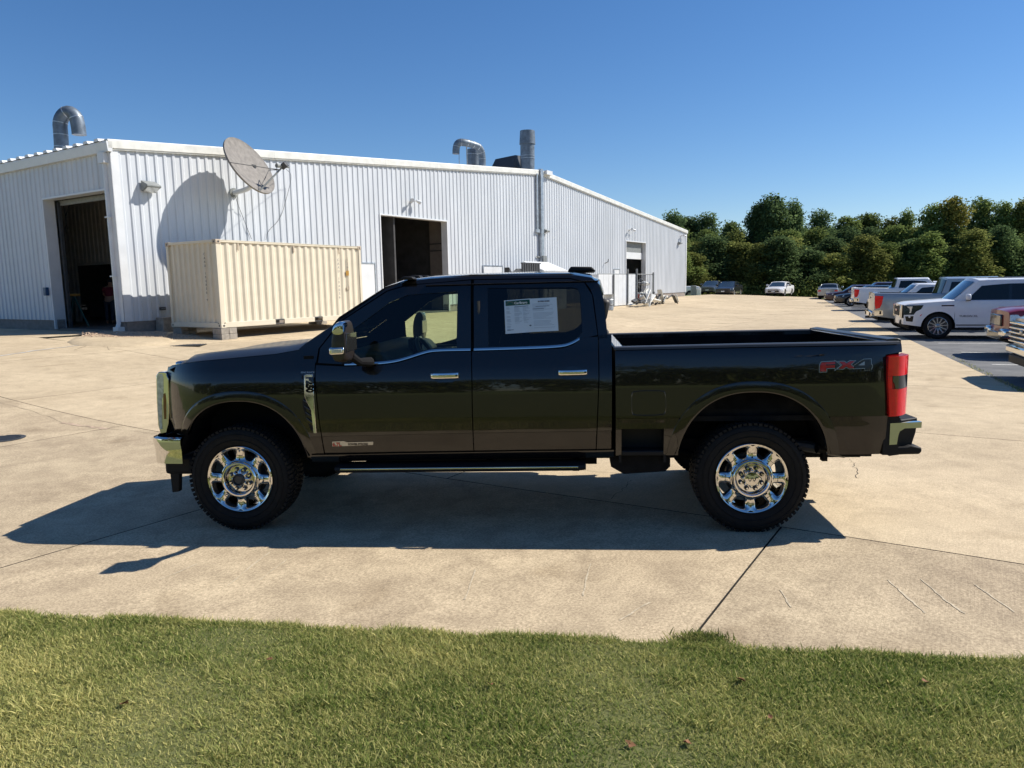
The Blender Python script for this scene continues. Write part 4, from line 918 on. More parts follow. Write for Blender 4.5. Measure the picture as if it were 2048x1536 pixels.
# front: bumper, grille, headlamps
for sd in SIDES:
    yfr = lambda x, z: yc(max(x, -.66), 1.05)
    hl = PX([(312, 752), (317, 744), (330, 744), (337, 757), (338, 800), (337, 850), (333, 869), (322, 872), (316, 850), (313, 800)], yfr)
    xh = max(p[0] for p in hl)
    mb = MB(); hp = sub(hl+[hl[0]], 4)[:-1]; mb.prism(hp, lambda u, v, t: mir((u-.02*t/.4, yc(max(u, -.66), 1.05)-.002+t, v), sd), .42); hlo = mb.build('headlamp', 'chrome', TR, bevel=.006)
    am = PX([(327, 788), (331, 786), (333, 800), (332.5, 838), (329, 838), (327.5, 815)], yfr); mb = MB(); mb.prism(am, lambda u, v, t: mir((u, yc(max(u, -.66), 1.05)-.005+t, v), sd), .02); mb.build('side_marker', 'amber', hlo)
    gl_ = PX([(314.5, 754), (318, 748), (324, 748), (327, 757), (327, 790), (324, 800), (325, 858), (320, 858), (316, 820), (315, 780)], yfr)
    mb = MB(); mb.prism(gl_, lambda u, v, t: mir((u, yc(max(u, -.66), 1.05)-.004+t, v), sd), .02); mb.build('headlamp_lens', 'lens', hlo)
    # bumper corner
    A = []
    prof = [(.0, .775), (-.028, .765), (-.034, .73), (-.022, .66), (-.022, .56), (.0, .525), (.05, .52)]
    for i in range(15):
        t = i/14; x = -.47-.335*math.sin(t*PI/2)**.85; y = .03+.50*(1-math.cos(t*PI/2))**1.7
        nx_, ny_ = -math.sin(t*PI/2), -math.cos(t*PI/2)
        zs = -.03*t
        A.append([mir((x-dd*-nx_*-1 if False else x+(-dd)*nx_*1.0, y+(-dd)*ny_*1.0, zz+(.05*(1-t) if k >= 5 else 0)+(.0 if k else 0)), sd) for k, (dd, zz) in enumerate([(d_*1.0, z_) for d_, z_ in prof])])
    A.append([mir((-.79-.0+(p[0]*1.0), TW/2, p[1]-.03), 0) for p in prof])
    mb = MB()
    for a, b in zip(A[:-1], A[1:]): mb.strip(a, b)
    mb.build('front_bumper', 'chrome', TR, smooth=True)
    mb = MB(); fl = PX([(311, 889), (318, 890), (322, 893), (322, 910), (319, 914), (313, 911)], .13); mb.prism(fl, lambda u, v, t: mir((u+.022, .10+t, v), sd), .15); mb.build('fog_lamp_pocket', 'black', TR, bevel=.006)
mb = MB(); mb.bb(-.70, -.45, .12, TW-.12, .44, .60); mb.build('air_dam', 'black', TR, bevel=.03)
fl = PX([(337, 934), (358, 934), (357, 984), (343, 986)], .12)
for sd in SIDES: mb = MB(); mb.prism(fl, lambda u, v, t: mir((u, .13+t, v), sd), .05 if sd == 0 else .05); mb.build('air_dam_flap', 'black', TR, bevel=.006)
mb = MB(); mb.bb(-.70, -.45, .30, TW-.30, .78, 1.33); mb.build('grille_backing', 'black', TR)
mb = MB()
for z0, z1, dx in ((1.30, 1.36, .0), (.78, .84, .0)): mb.bb(-.735-dx, -.60, .46, TW-.46, z0, z1)
mb.build('grille_frame', 'chrome', TR, bevel=.02)
for k, (z0, z1) in enumerate(((1.17, 1.26), (.93, 1.02), (1.08, 1.11))): mb = MB(); mb.bb(-.77+(.02 if k == 2 else 0), -.62, .44, TW-.44, z0, z1); mb.build('grille_bar', 'chrome' if k < 2 else 'black', TR, bevel=.02)
mb = MB(); mb.lathe([(.001, -.02), (.10, -.02), (.12, 0)], (-.78, TW/2, 1.10), 'x', 24); mb.build('grille_emblem', 'blackg', TR, smooth=True)
#PART5
# underbody
mb = MB()
for y in (.42, TW-.50): mb.bb(-.45, 5.0, y, y+.08, .50, .66)
for x in (.35, 1.2, 2.1, 3.0, 3.6, 4.6): mb.bb(x, x+.10, .45, TW-.45, .50, .62)
mb.build('frame_rails', 'under', TR)
mb = MB(); mb.bb(.62, 3.0, .09, TW-.09, .58, .70); mb.bb(-.42, .62, .42, TW-.42, .66, 1.30); mb.bb(1.0, 2.9, .55, TW-.55, .42, .6); mb.bb(3.05, 3.35, .3, TW-.3, .48, .8); mb.bb(.58, .66, .06, TW-.06, .58, 1.42); mb.build('floor_pan', 'under', TR)
mb = MB(); mb.prism([(3.0, .50), (3.1, .44), (3.42, .46), (3.46, .50), (3.46, .62), (3.0, .62)], lambda u, v, t: (u, .12+t, v), .5); mb.build('tank_shield', 'under', TR)
for cx, r0 in ((.0, 0), (4.059, 1)):
    mb = MB(); mb.tube([(cx, .25, .44), (cx, TW-.25, .44)], .055, 12); mb.lathe([(0.01, -.16), (.12, -.12), (.17, 0), (.12, .12), (.01, .16)], (cx, TW/2+(.25 if not r0 else 0), .44), 'y', 20); mb.build('axle', 'under', TR, smooth=True)
    for y in (.40, TW-.40):
        mb = MB(); L_ = [(cx-.62, y, .60), (cx-.3, y, .50), (cx, y, .46), (cx+.3, y, .50), (cx+.65, y, .62)]
        for k in range(3): mb.tube([(p[0]*(1-.0*k)+0, p[1], p[2]+.018*k) for p in L_[(1 if k else 0):(4 if k else 5)]], .022, 6)
        mb.build('leaf_spring' if r0 else 'front_link', 'under', TR, smooth=True)
for cx, rx, top, x0_, x1_ in ((.035, .55, 1.09, -.50, .62), (4.065, .58, 1.11, 3.45, 4.68)):
    for sd in SIDES:
        N = 30; A = [(cx-rx, .61)]+[(cx+rx*math.cos(PI*(1-k/N)), .45+(top-.45)*abs(math.sin(PI*k/N))**.87) for k in range(3, N-2)]+[(cx+rx, .61)]
        mb = MB(); a = [mir((x, .03, max(z, .61)), sd) for x, z in A]; b = [mir((x, .48, max(z, .61)), sd) for x, z in A]; mb.strip(a, b); k0 = len(mb.v); mb.add(b+[mir((cx+rx, .48, .61), sd)], [tuple(range(len(b)+1))]); mb.build('wheel_well', 'under', TR, recalc=True)
mb = MB(); mb.tube([(2.9, .62, .52), (3.8, .62, .56), (4.3, .55, .62), (4.55, .40, .60), (4.85, .33, .56)], .045, 10); mb.build('exhaust_pipe', 'dsteel', TR, smooth=True)
mb = MB(); mb.tube([(4.62, .3, .60), (4.9, .33, .58)], .04, 8); mb.bb(4.66, 4.7, .28, .34, .50, .60); mb.bb(4.80, 5.02, .25, 1.6, .545, .60); mb.build('hitch_hanger', 'under', TR)
mb = MB(); mb.bb(4.95, 5.27, TW/2-.05, TW/2+.05, .5, .6); mb.build('tow_receiver', 'under', TR)
for sd in SIDES:   # rocker and running board
    mb = MB(); A = [[mir((x, y, float(SILL(x))+dz), sd) for x in (.60, .75, 1.5, 2.3, 2.9, 3.02)] for y, dz in ((.03, .0), (.035, -.02), (.07, -.065), (.16, -.08))]
    for a, b in zip(A[:-1], A[1:]): mb.strip(a, b)
    mb.build('rocker', 'blackg', TR, smooth=True)
    q = PX([(668, 937), (1172, 932)], -.03)
    zs = lambda x: q[0][1]+(q[1][1]-q[0][1])*(x-q[0][0])/(q[1][0]-q[0][0])
    mb = MB(); xs = [q[0][0], q[0][0]+.06, q[1][0]-.06, q[1][0]]
    A = [[mir((x, y+(.03 if k in (0, 3) else 0), zs(x)+dz), sd) for k, x in enumerate(xs)] for y, dz in ((.16, .012), (.0, .014), (-.045, .006), (-.055, -.014), (-.03, -.036), (.16, -.034))]
    for a, b in zip(A[:-1], A[1:]): mb.strip(a, b)
    rb = mb.build('running_board', 'black', TR, smooth=True)
    mb = MB(); A = [[mir((x, y, zs(x)+dz), sd) for x in (xs[1], xs[2])] for y, dz in ((-.0575, .004), (-.058, .003), (-.058, -.007))]
    mb.strip(A[0], A[1]); mb.strip(A[1], A[2]); mb.build('bright_strip', 'chrome', rb, smooth=True)
    for x in (1.0, 2.0, 2.7): mb = MB(); mb.bb(x, x+.05, *sorted((mir((0, .02, 0), sd)[1], mir((0, .5, 0), sd)[1])), .49, .53); mb.build('board_bracket', 'under', rb)

# wheels: tyre with tread lugs, eight-window chrome rim, hub with eight nuts
RT, RRIM = .430, .268
def wheel(cx, sd, phase, cap):
    fy = .030   # rim face plane, inboard of the flank
    c = (cx, fy, RT-.002) ; w = thing('wheel', None, None) if False else None
    T = lambda p: mir((c[0]+p[0], c[1]+p[1], c[2]+p[2]), sd)
    # tyre
    prof = [(RRIM-.012, .03), (RRIM+.004, .004), (RRIM+.012, -.004), (.31, -.022), (.345, -.030), (.38, -.026), (.405, -.010), (.418, .012), (.421, .05), (.421, .21), (.418, .245), (.405, .268), (.36, .285), (.30, .27), (RRIM-.01, .24)]
    mb = MB(); n = 96; vs = [T((r*math.cos(2*PI*k/n), h, r*math.sin(2*PI*k/n))) for r, h in prof for k in range(n)]
    mb.add(vs, [(i*n+k, i*n+(k+1) % n, (i+1)*n+(k+1) % n, (i+1)*n+k) for i in range(len(prof)-1) for k in range(n)]); ty = mb.build('tyre', 'rubber', TR, smooth=2)
    mb = MB(); nl = 68
    def seg3(r0, r1, a0, a1, y0, y1, sh=0):
        vs = []
        for r, y in ((r0, y0), (r1, y0), (r1, y1), (r0, y1)):
            for a in (a0, a1): aa = a+(sh if y == y1 else 0); vs.append(T((r*math.cos(aa), y, r*math.sin(aa))))
        mb.add(vs, [(0, 1, 3, 2), (2, 3, 5, 4), (4, 5, 7, 6), (6, 7, 1, 0), (0, 2, 4, 6), (1, 7, 5, 3)])
    for k in range(nl):
        a = 2*PI*k/nl; da = 2*PI/nl
        ex = .010 if k % 2 else 0
        seg3(.412-ex*.5, .429, a+.06*da, a+.74*da, -.012+ex*.3, .055, .15*da); seg3(.412, .429, a+.2*da, a+.86*da, .205, .266, .15*da)
        seg3(.41, .430, a+.30*da, a+.88*da, .066, .108, .35*da); seg3(.41, .430, a+.0*da, a+.6*da, .112, .152, -.3*da); seg3(.41, .430, a+.4*da, a+.95*da, .158, .196, .3*da)
    tl = mb.build('tread_blocks', 'rubber', ty, kind='stuff')
    mb = MB()   # raised sidewall ribs and lettering band
    for rr in (.325, .372): mb.add([T((r*math.cos(2*PI*k/n), y, r*math.sin(2*PI*k/n))) for r, y in ((rr-.004, -.024), (rr, -.0325), (rr+.004, -.024)) for k in range(n)], [(i*n+k, i*n+(k+1) % n, (i+1)*n+(k+1) % n, (i+1)*n+k) for i in range(2) for k in range(n)])
    mb.build('sidewall_rib', 'rubber', ty, smooth=True)
    # rim
    def face_y(r, a=0):   # dish profile: lip out, spokes slightly crowned, hub ring out
        return float(np.interp(r, [.0, .115, .128, .140, .152, .165, .235, .250, .262, .270], [-.012, -.014, -.030, -.030, -.012, .006, .002, -.010, -.016, -.006]))
    mb = MB(); mb2 = MB(); ns = 8
    for s_ in range(ns):
        a0 = phase+2*PI*(s_+.5)/ns
        r0, r1 = .158, .262; ha = PI/ns
        def pol(r, a): return (r*math.cos(a0+a), r*math.sin(a0+a))
        # window: rounded trapezoid
        wi = [(.168, -.0), (.170, .030), (.182, .044), (.236, .047), (.247, .038), (.249, 0)]
        half = [(r, (x/r if r > .01 else 0)) for r, x in ((.166, .0), (.167, .016), (.174, .030), (.190, .0375), (.232, .054), (.242, .053), (.248, .040), (.250, .018), (.250, .0))]
        win = [(r, a) for r, a in half]+[(r, -a) for r, a in half[-2:0:-1]]
        # matching outer boundary
        oh = [(r0, 0), (r0, ha*.4), (r0, ha*.85), (.175, ha), (.23, ha), (.25, ha), (r1, ha*.8), (r1, ha*.4), (r1, 0)]
        outb = oh+[(r, -a) for r, a in oh[-2:0:-1]]
        nA = len(win); rws = []
        for r_i in range(5):
            f_ = r_i/4; row = []
            for (ra, aa), (rb_, ab) in zip(outb, win):
                r = ra+(rb_-ra)*f_; a = aa+(ab-aa)*f_; cr_ = -.010*(abs(a)/ha)**2*(1 if .165 < r < .25 else .2); x, z = pol(r, a); row.append(T((x, face_y(r)+cr_*0-.008*(1-f_)*(1 if .165 < r < .25 else .0)+(.006 if r_i == 4 else 0), z)))
            row.append(row[0]); rws.append(row)
        for a_, b_ in zip(rws[:-1], rws[1:]): mb.strip(a_, b_)
        bk_ = [];
        for ra, aa in win+[win[0]]: x, z = pol(ra*.995, aa*.94); bk_.append(T((x, .055, z)))
        mb2.strip(rws[-1], bk_)
        # engraved outline across each spoke
        lo = [T((*(lambda q: (q[0], ))(pol(.16, 0)), 0, 0)) for _ in ()]
        for sg in (-1, 1):
            pts_ = [pol(.248, ha-.03*sg*-1 if False else ha+sg*.17), pol(.20, ha+sg*.16), pol(.196, ha+sg*.13), pol(.196, ha)]
            mb2.tube([T((x, face_y(math.hypot(x, z))-.0086, z)) for x, z in pts_], .0016, 4)
    k_ = mb.build('rim', 'chrome', TR, smooth=2, weld=.0004)
    k_.data.polygons.foreach_set('use_smooth', [True]*len(k_.data.polygons)); k_.data.set_sharp_from_angle(angle=R(50))
    mb2.build('window_bevel', 'dsteel', k_)
    mb = MB(); prof = [(.262, -.0155), (.268, -.018), (.2745, -.012), (.276, .0), (.262, .01), (.25, .03), (.245, .12), (.235, .22)]
    mb.add([T((r*math.cos(2*PI*k/n), h, r*math.sin(2*PI*k/n))) for r, h in prof for k in range(n)], [(i*n+k, i*n+(k+1) % n, (i+1)*n+(k+1) % n, (i+1)*n+k) for i in range(len(prof)-1) for k in range(n)]); mb.build('rim_lip', 'chrome', k_, smooth=True)
    mb = MB(); prof = [(.158, -.0085+.0), (.152, -.012), (.146, -.026), (.138, -.034), (.128, -.034), (.120, -.026), (.112, -.008), (.110, .012), (.001, .014)]
    mb.add([T((r*math.cos(2*PI*k/n), h, r*math.sin(2*PI*k/n))) for r, h in prof for k in range(n)], [(i*n+k, i*n+(k+1) % n, (i+1)*n+(k+1) % n, (i+1)*n+k) for i in range(len(prof)-1) for k in range(n)]); mb.build('hub_ring', 'chrome', k_, smooth=True)
    mb = MB(); mb.add([T((r*math.cos(2*PI*k/24), h, r*math.sin(2*PI*k/24))) for r, h in ((.11, .0085), (.119, -.010)) for k in range(24)], [(k, (k+1) % 24, 24+(k+1) % 24, 24+k) for k in range(24)]); mb.build('hub_shadow_gap', 'blackg', k_)
    nut = None
    for s_ in range(8):
        a = phase+PI/8+2*PI*s_/8; x, z = .0845*math.cos(a), .0845*math.sin(a); mb = MB()
        mb.add([T((x+r*math.cos(2*PI*k/12), h, z+r*math.sin(2*PI*k/12))) for r, h in ((.0185, .012), (.0185, .004), (.0, .0045)) for k in range(12)], [(i*12+k, i*12+(k+1) % 12, (i+1)*12+(k+1) % 12, (i+1)*12+k) for i in range(2) for k in range(12)]); mb.build('nut_pocket', 'blackg', k_)
        mb = MB(); mb.add([T((x+r*math.cos(2*PI*k/6), h, z+r*math.sin(2*PI*k/6))) for r, h in ((.0115, .006), (.0115, -.012), (.008, -.018), (.0, -.018)) for k in range(6)], [(i*6+k, i*6+(k+1) % 6, (i+1)*6+(k+1) % 6, (i+1)*6+k) for i in range(3) for k in range(6)]); mb.build('lug_nut', 'chrome', k_)
    if cap:
        star = [(.074 if k % 2 == 0 else .058) for k in range(16)]; N = 96; mb = MB()
        def rr_(a, k=1): return (.066+.010*math.cos(8*(a-phase)))*k
        prof2 = [(1., .004), (1.0, -.010), (.93, -.018), (.86, -.021), (.80, -.020), (.78, -.024), (.3, -.029), (.0, -.030)]
        mb.add([T(((rr_(2*PI*k/N) if f_ > .8 else .066)*f_*math.cos(2*PI*k/N), h, (rr_(2*PI*k/N) if f_ > .8 else .066)*f_*math.sin(2*PI*k/N))) for f_, h in prof2 for k in range(N)], [(i*N+k, i*N+(k+1) % N, (i+1)*N+(k+1) % N, (i+1)*N+k) for i in range(len(prof2)-1) for k in range(N)]); cp = mb.build('hub_cap', 'chrome', k_, smooth=True)
        run = [(-.041, .012), (-.036, .017), (-.030, .014), (-.027, .006), (-.024, -.012), (-.018, -.017), (-.011, -.012), (-.007, .004), (-.002, .012), (.004, .008), (.008, -.008), (.013, -.016), (.020, -.013), (.024, .0), (.028, .012), (.034, .017), (.041, .011)]
        pts_ = smooth_poly(run, 2); mb = MB(); mb.tube([T((u, -.0300, v)) for u, v in pts_], .0030, 6); mb.build('wavy_emblem', 'blackg', k_, smooth=True)
    else:
        N = 96; mb = MB()
        def rr_(a): return .066+.012*math.cos(8*(a-phase))
        prof2 = [(1., .008), (1.0, -.008), (.86, -.016), (.74, -.019)]
        mb.add([T(((rr_(2*PI*k/N) if f_ > .8 else .066)*f_*math.cos(2*PI*k/N), h, (rr_(2*PI*k/N) if f_ > .8 else .066)*f_*math.sin(2*PI*k/N))) for f_, h in prof2 for k in range(N)], [(i*N+k, i*N+(k+1) % N, (i+1)*N+(k+1) % N, (i+1)*N+k) for i in range(3) for k in range(N)]); cp = mb.build('hub_ring_cover', 'chrome', k_, smooth=True)
        mb = MB(); mb.add([T((r*math.cos(2*PI*k/48), h, r*math.sin(2*PI*k/48))) for r, h in ((.050, -.018), (.048, -.044), (.041, -.048), (.038, -.030), (.034, -.028), (.032, -.036), (.001, -.036)) for k in range(48)], [(i*48+k, i*48+(k+1) % 48, (i+1)*48+(k+1) % 48, (i+1)*48+k) for i in range(6) for k in range(48)]); mb.build('locking_hub', 'dsteel', k_, smooth=True)
    # drum and brake behind the windows
    mb = MB(); mb.add([T((r*math.cos(2*PI*k/48), h, r*math.sin(2*PI*k/48))) for r, h in ((.001, .10), (.175, .10), (.180, .13), (.001, .13)) for k in range(48)], [(i*48+k, i*48+(k+1) % 48, (i+1)*48+(k+1) % 48, (i+1)*48+k) for i in range(3) for k in range(48)]); mb.build('brake_disc', 'dsteel', TR, smooth=True)
for sd in SIDES:
    wheel(.0, sd, R(88)+PI/8*0, False); wheel(4.059, sd, R(89), True)

# mirrors (near one traced, far one mirrored)
mo = PX([(664, 664), (670, 648), (678, 642), (686, 643), (691, 655), (694, 690), (693, 716), (689, 726), (668, 726), (663, 716), (661, 690)], -.40)
mcap = PX([(664, 671), (666, 656), (671, 647), (679, 642.5), (686, 644), (690, 652), (690.5, 672)], -.40); mlamp = PX([(660, 695), (690, 693.5), (690, 708), (661, 710)], -.40)
mcx = sum(p[0] for p in mo)/len(mo)
def shelled(poly, y0, y1, name, m, parent, sd, round_=.25, it=2):
    q = smooth_poly(poly, it, closed=True); cx_ = sum(p[0] for p in q)/len(q); cz_ = sum(p[1] for p in q)/len(q); rows = []
    for f_, yy in ((.0, 0.), (.55, .0), (.85, .04), (.97, .2), (1., .5), (1., 1.)):
        rows.append([mir((cx_+(x-cx_)*f_, y0+(y1-y0)*yy, cz_+(z-cz_)*f_), sd) for x, z in q+[q[0]]])
    mb = MB()
    for a, b in zip(rows[:-1], rows[1:]): mb.strip(a, b)
    mb.add(rows[-1][:-1], [tuple(range(len(q)))]); return mb.build(name, m, parent, smooth=True, weld=.0003)
for sd in SIDES:
    mh = shelled(mo, -.42, -.22, 'mirror', 'mirror_paint', TR, sd)
    shelled([(x, z) for x, z in mcap], -.432, -.30, 'mirror_cap', 'chrome', mh, sd)
    ml = MB(); ml.prism([tuple(p) for p in mlamp], lambda u, v, t: mir((u, -.434+t, v), sd), .07); ml.build('mirror_lamp', 'chrome', mh, bevel=.012)
    q = [(x+.012*(-1 if x > mcx else 1), z+.010*(-1 if k >= 2 else 1)*-1) for k, (x, z) in enumerate(mlamp)]
    lx0 = min(p[0] for p in mlamp); lx1 = max(p[0] for p in mlamp); lz0 = min(p[1] for p in mlamp); lz1 = max(p[1] for p in mlamp)
    mb = MB(); mb.bb(lx0+.022, lx1-.012, *sorted((mir((0, -.441, 0), sd)[1], mir((0, -.40, 0), sd)[1])), lz0+.016, lz1-.016); mb.build('lamp_lens', 'lens', mh, bevel=.004)
    mb = MB(); mg = [(mcx-.045, 0), (mcx+.075, 0)]; z0 = min(p[1] for p in mo)+.05; z1 = max(p[1] for p in mo)-.03
    xb = max(p[0] for p in mo)+.003
    mb = MB(); ya, yb_ = sorted((mir((0, -.33, 0), sd)[1], mir((0, -.15, 0), sd)[1])); ya, yb_ = sorted((mir((0, -.40, 0), sd)[1], mir((0, -.16, 0), sd)[1])); mb.bb(xb-.012, xb-.004, ya, yb_, z0+.03, z1-.06); mb.build('mirror_glass', 'smoke', mh, bevel=.004)
    mb = MB(); zc_ = min(p[1] for p in mo); mb.tube([mir((mcx+.02, -.22, zc_+.04), sd), mir((mcx+.05, -.10, zc_-.02), sd), mir((mcx+.09, .05, zc_-.035), sd)], [.035, .03, .04], 10); mb.build('mirror_arm', 'under', mh, smooth=True)
# sail panel behind the mirror
sheetpoly(PX([(684, 700), (700, 690), (705, 722), (700, 727), (684, 727)]), yc, 'mirror_sail', 'black', parent=fd_[0], sides=(0,), dy=-.012)

# door handles
for par, hp in ((fd_, [(861, 746), (920, 744.5), (921, 754), (861, 756.5)]), (rd_, [(1115, 740), (1176, 738.5), (1177, 747.5), (1116, 749.5)])):
    q = PX(hp)
    for sd in SIDES:
        cx_ = (q[0][0]+q[1][0])/2; zc_ = (q[0][1]+q[2][1])/2; w_ = q[1][0]-q[0][0]; h_ = q[0][1]-q[3][1]; sl = (q[1][1]-q[0][1])/w_; y_ = yc(cx_, zc_)
        mb = MB(); rows = []
        for a, dd in ((0, .0), (.04, .030), (.12, .042), (.5, .046), (.88, .042), (.96, .030), (1, .0)):
            x = q[0][0]+w_*a; z = q[0][1]+(q[1][1]-q[0][1])*a-h_/2; rows.append([mir((x, y_-dd+o_, z+zz), sd) for o_, zz in ((.03, -h_*.45), (.004, -h_*.5), (0, -h_*.3), (0, h_*.3), (.004, h_*.5), (.03, h_*.45))])
        for a_, b_ in zip(rows[:-1], rows[1:]): mb.strip(a_, b_)
        hd_ = mb.build('door_handle', 'chrome', par[sd], smooth=True)
        mb = MB(); bw_ = [(cx_+.095*math.cos(2*PI*k/20), zc_-.012+.055*math.sin(2*PI*k/20)) for k in range(20)]; mb.add([mir((x, yc(x, z)-.0012, z), sd) for x, z in bw_], [tuple(range(20))]); mb.build('handle_recess', 'blackg', par[sd])
        mb = MB(); mb.lathe([(.001, -.048), (.008, -.048), (.008, -.02)], mir((q[1][0]-.02, y_, zc_), sd) if sd == 0 else (q[1][0]-.02, mir((0, y_, 0), sd)[1]+.07, zc_), 'y', 10); mb.build('lock_barrel', 'blackg', hd_)

# fender vent with its bright blade and lettering (near side), badges
vb = PX([(609, 750), (613, 748), (627, 748), (629, 800), (634, 866), (628, 866), (623, 820), (613, 800), (610, 792)]); 
vk = PX([(604, 751), (610, 750), (610, 792), (613, 800), (623, 820), (628, 864), (622, 860), (606, 815)])
sheetpoly(vk, yc, 'vent_recess', 'black', sides=(0,), dy=-.004)
for k in range(4): 
    a, b = tpx(607+k*2.2, 800+k*12, yc), tpx(617+k*2.6, 806+k*13, yc); mb = MB(); mb.tube([(a[0], yc(*a)-.006, a[1]), (b[0], yc(*b)-.006, b[1])], .005, 5); mb.build('vent_fin', 'dsteel', TR, smooth=True)
mb = MB(); mb.prism([tuple(p) for p in vb], lambda u, v, t: (u, yc(u, v)-.014+t, v), .014); vbo = mb.build('vent_blade', 'chrome', TR, bevel=.003)
for sd in (1,): mb = MB(); mb.prism([tuple(p) for p in vb], lambda u, v, t: mir((u, yc(u, v)-.014+t, v), 1), .014); mb.build('vent_blade', 'chrome', TR, bevel=.003)
def on_flank(px, py, dy=-.016, ang=0., y=yc):
    x, z = tpx(px, py, y); c_, s_ = math.cos(ang), math.sin(ang)
    # text x axis -> local +x (rotated), text y axis -> local z, normal towards the viewer (-y)
    return Matrix(((c_, -s_, 0, x), (0, 0, -1, y(x, z)+dy), (s_, c_, 0, z), (0, 0, 0, 1)))
text('model_lettering', 'F250', .080, 'blackg', vbo, on_flank(614.0, 753.5, -.016, -PI/2), .0015, .78, .0045, (yc, -.0165))
text('trim_lettering', 'KING RANCH', .018, 'badge_grey', TR, on_flank(602, 746.5, -.004), .001, 1., .0005, (yc, -.004))
# engine badge low on the front door
q = on_flank(666, 891.5, -.003, .02); mb = MB(); 
def quadpx(pts, name, m, dy, y=yc, parent=None): 
    P_ = PX(pts, y); mb = MB(); mb.prism(P_, lambda u, v, t: (u, y(u, v)+dy+t, v), .003); return mb.build(name, m, parent or TR)
eb = quadpx([(665, 883), (688, 882), (695, 884.5), (747, 883), (746.5, 889.5), (690, 892), (665, 892.5)], 'engine_badge', 'badge_grey', -.005)
text('badge_figures', '6.7L', .040, 'badge_red', eb, on_flank(666, 892, -.0065, .02), .001, 1.05, .002, (yc, -.0065)); text('badge_words', 'POWER STROKE', .0235, 'blackg', eb, on_flank(697, 890.5, -.0065, .02), .001, .92, .0012, (yc, -.0065))
# off-road decal on the bed
F_ = [(1640, 743), (1640, 731), (1643, 725), (1670, 723.5), (1670, 728), (1652, 729), (1652, 731), (1670, 730), (1669, 735), (1652, 736), (1652, 742.5)]
X_ = [(1678, 723.5), (1688, 723.5), (1693, 727), (1700, 722.5), (1709, 722), (1700, 729), (1709, 736), (1699, 736.5), (1692, 732.5), (1686, 737), (1677, 737), (1686, 730)]
X2 = [(1671, 724), (1679, 730.5), (1671, 737.5), (1671, 731)]
N4 = [(1709, 731.5), (1728, 719.5), (1741, 719), (1741, 730.5), (1743, 730.5), (1743, 734.5), (1741, 734.5), (1741, 738.5), (1731, 739), (1731, 735), (1709, 736)]
for g_, nm, mt in ((F_, 'decal_letter_f', 'badge_red'), (X_, 'decal_letter_x', 'badge_red'), (N4, 'decal_figure_four', 'badge_grey'), (X2, 'decal_wedge', 'badge_dk')):
    P_ = PX(g_, ybd); o_ = MB(); b_ = off(P_, .0075); o_.prism(b_, lambda u, v, t: (u, ybd(u, v)-.0020+t, v), .002); oo = o_.build(nm, 'badge_grey', TR); i_ = MB(); c2_ = off(P_, .0035); i_.prism(c2_, lambda u, v, t: (u, ybd(u, v)-.0026+t, v), .002); i_.build('dark_outline', 'blackg', oo)
    i_ = MB(); i_.prism(P_, lambda u, v, t: (u, ybd(u, v)-.0034+t, v), .002); i_.build('face', mt if nm[-4:] != 'four' else 'badge_dk', oo)
    if nm[-4:] == 'four':
        i_ = MB(); i_.prism(PX([(1716, 730.5), (1729, 722.5), (1729, 730.5)], ybd), lambda u, v, t: (u, ybd(u, v)-.0042+t, v), .002); i_.build('face_inlay', 'badge_grey', oo)
text('decal_words', 'OFF ROAD', .024, 'badge_dk', TR, on_flank(1698, 744.5, -.003, .02, ybd), .0006, 1.5, .0002, (ybd, -.003))

# papers in the rear window: green banner with car outline, printed lines
pw = thing('window_sticker', 'white printed dealer form with a green banner inside the truck rear window', 'paper', mw=TM)
def pp(u, v, k):  # paper coordinates: quad traced, u right, v down
    Q = [[(1008, 601), (1061, 597), (1067, 664), (1011, 668)], [(1059, 597.5), (1113, 594.5), (1117, 661.5), (1065, 664)]][k]
    a = (Q[0][0]*(1-u)+Q[1][0]*u, Q[0][1]*(1-u)+Q[1][1]*u); b = (Q[3][0]*(1-u)+Q[2][0]*u, Q[3][1]*(1-u)+Q[2][1]*u); return tpx(a[0]*(1-v)+b[0]*v, a[1]*(1-v)+b[1]*v, yc)
def pquad(u0, u1, v0, v1, k, name, m, dy, parent):
    mb = MB(); P_ = [pp(u0, v0, k), pp(u1, v0, k), pp(u1, v1, k), pp(u0, v1, k)]; mb.prism(P_, lambda x, z, t: (x, yc(x, z)+dy+t, z), .0006); return mb.build(name, m, parent)
s1 = pquad(0, 1, 0, 1, 0, 'sheet', 'paper', .0045, pw); s2 = thing('window_form', 'white printed form overlapping the green-bannered one in the rear window', 'paper', mw=TM); s2b = pquad(0, 1, 0, 1, 1, 'sheet', 'paper', .0030, s2)
pquad(.05, .97, .025, .17, 0, 'banner', 'green', .0038, s1)
def ptext(u, v, k, body, size, m, par, name='print'):
    x, z = pp(u, v, k); x2, z2 = pp(u+.2, v, k); a = math.atan2(z2-z, x2-x); c_, s_ = math.cos(a), math.sin(a)
    return text(name, body, size, m, par, Matrix(((c_, -s_, 0, x), (-.0*0, -.28*c_*0-.0, -1, yc(x, z)+(.0030 if k == 0 else .0022)), (s_, c_, 0, z), (0, 0, 0, 1))), .0002, 1., .0008)
ptext(.38, .135, 0, 'CarBravo', .026, 'paper', s1, 'banner_lettering')
car = [(.10, .13), (.09, .10), (.13, .085), (.17, .05), (.26, .045), (.31, .075), (.35, .085), (.35, .12), (.32, .13)]
mb = MB(); mb.tube([(lambda q: (q[0], yc(*q)+.0034, q[1]))(pp(u, v, 0)) for u, v in car], .0012, 4); mb.build('car_outline', 'badge_grey', s1)
rn = random.Random(4)
mb = MB(); mk = MB()
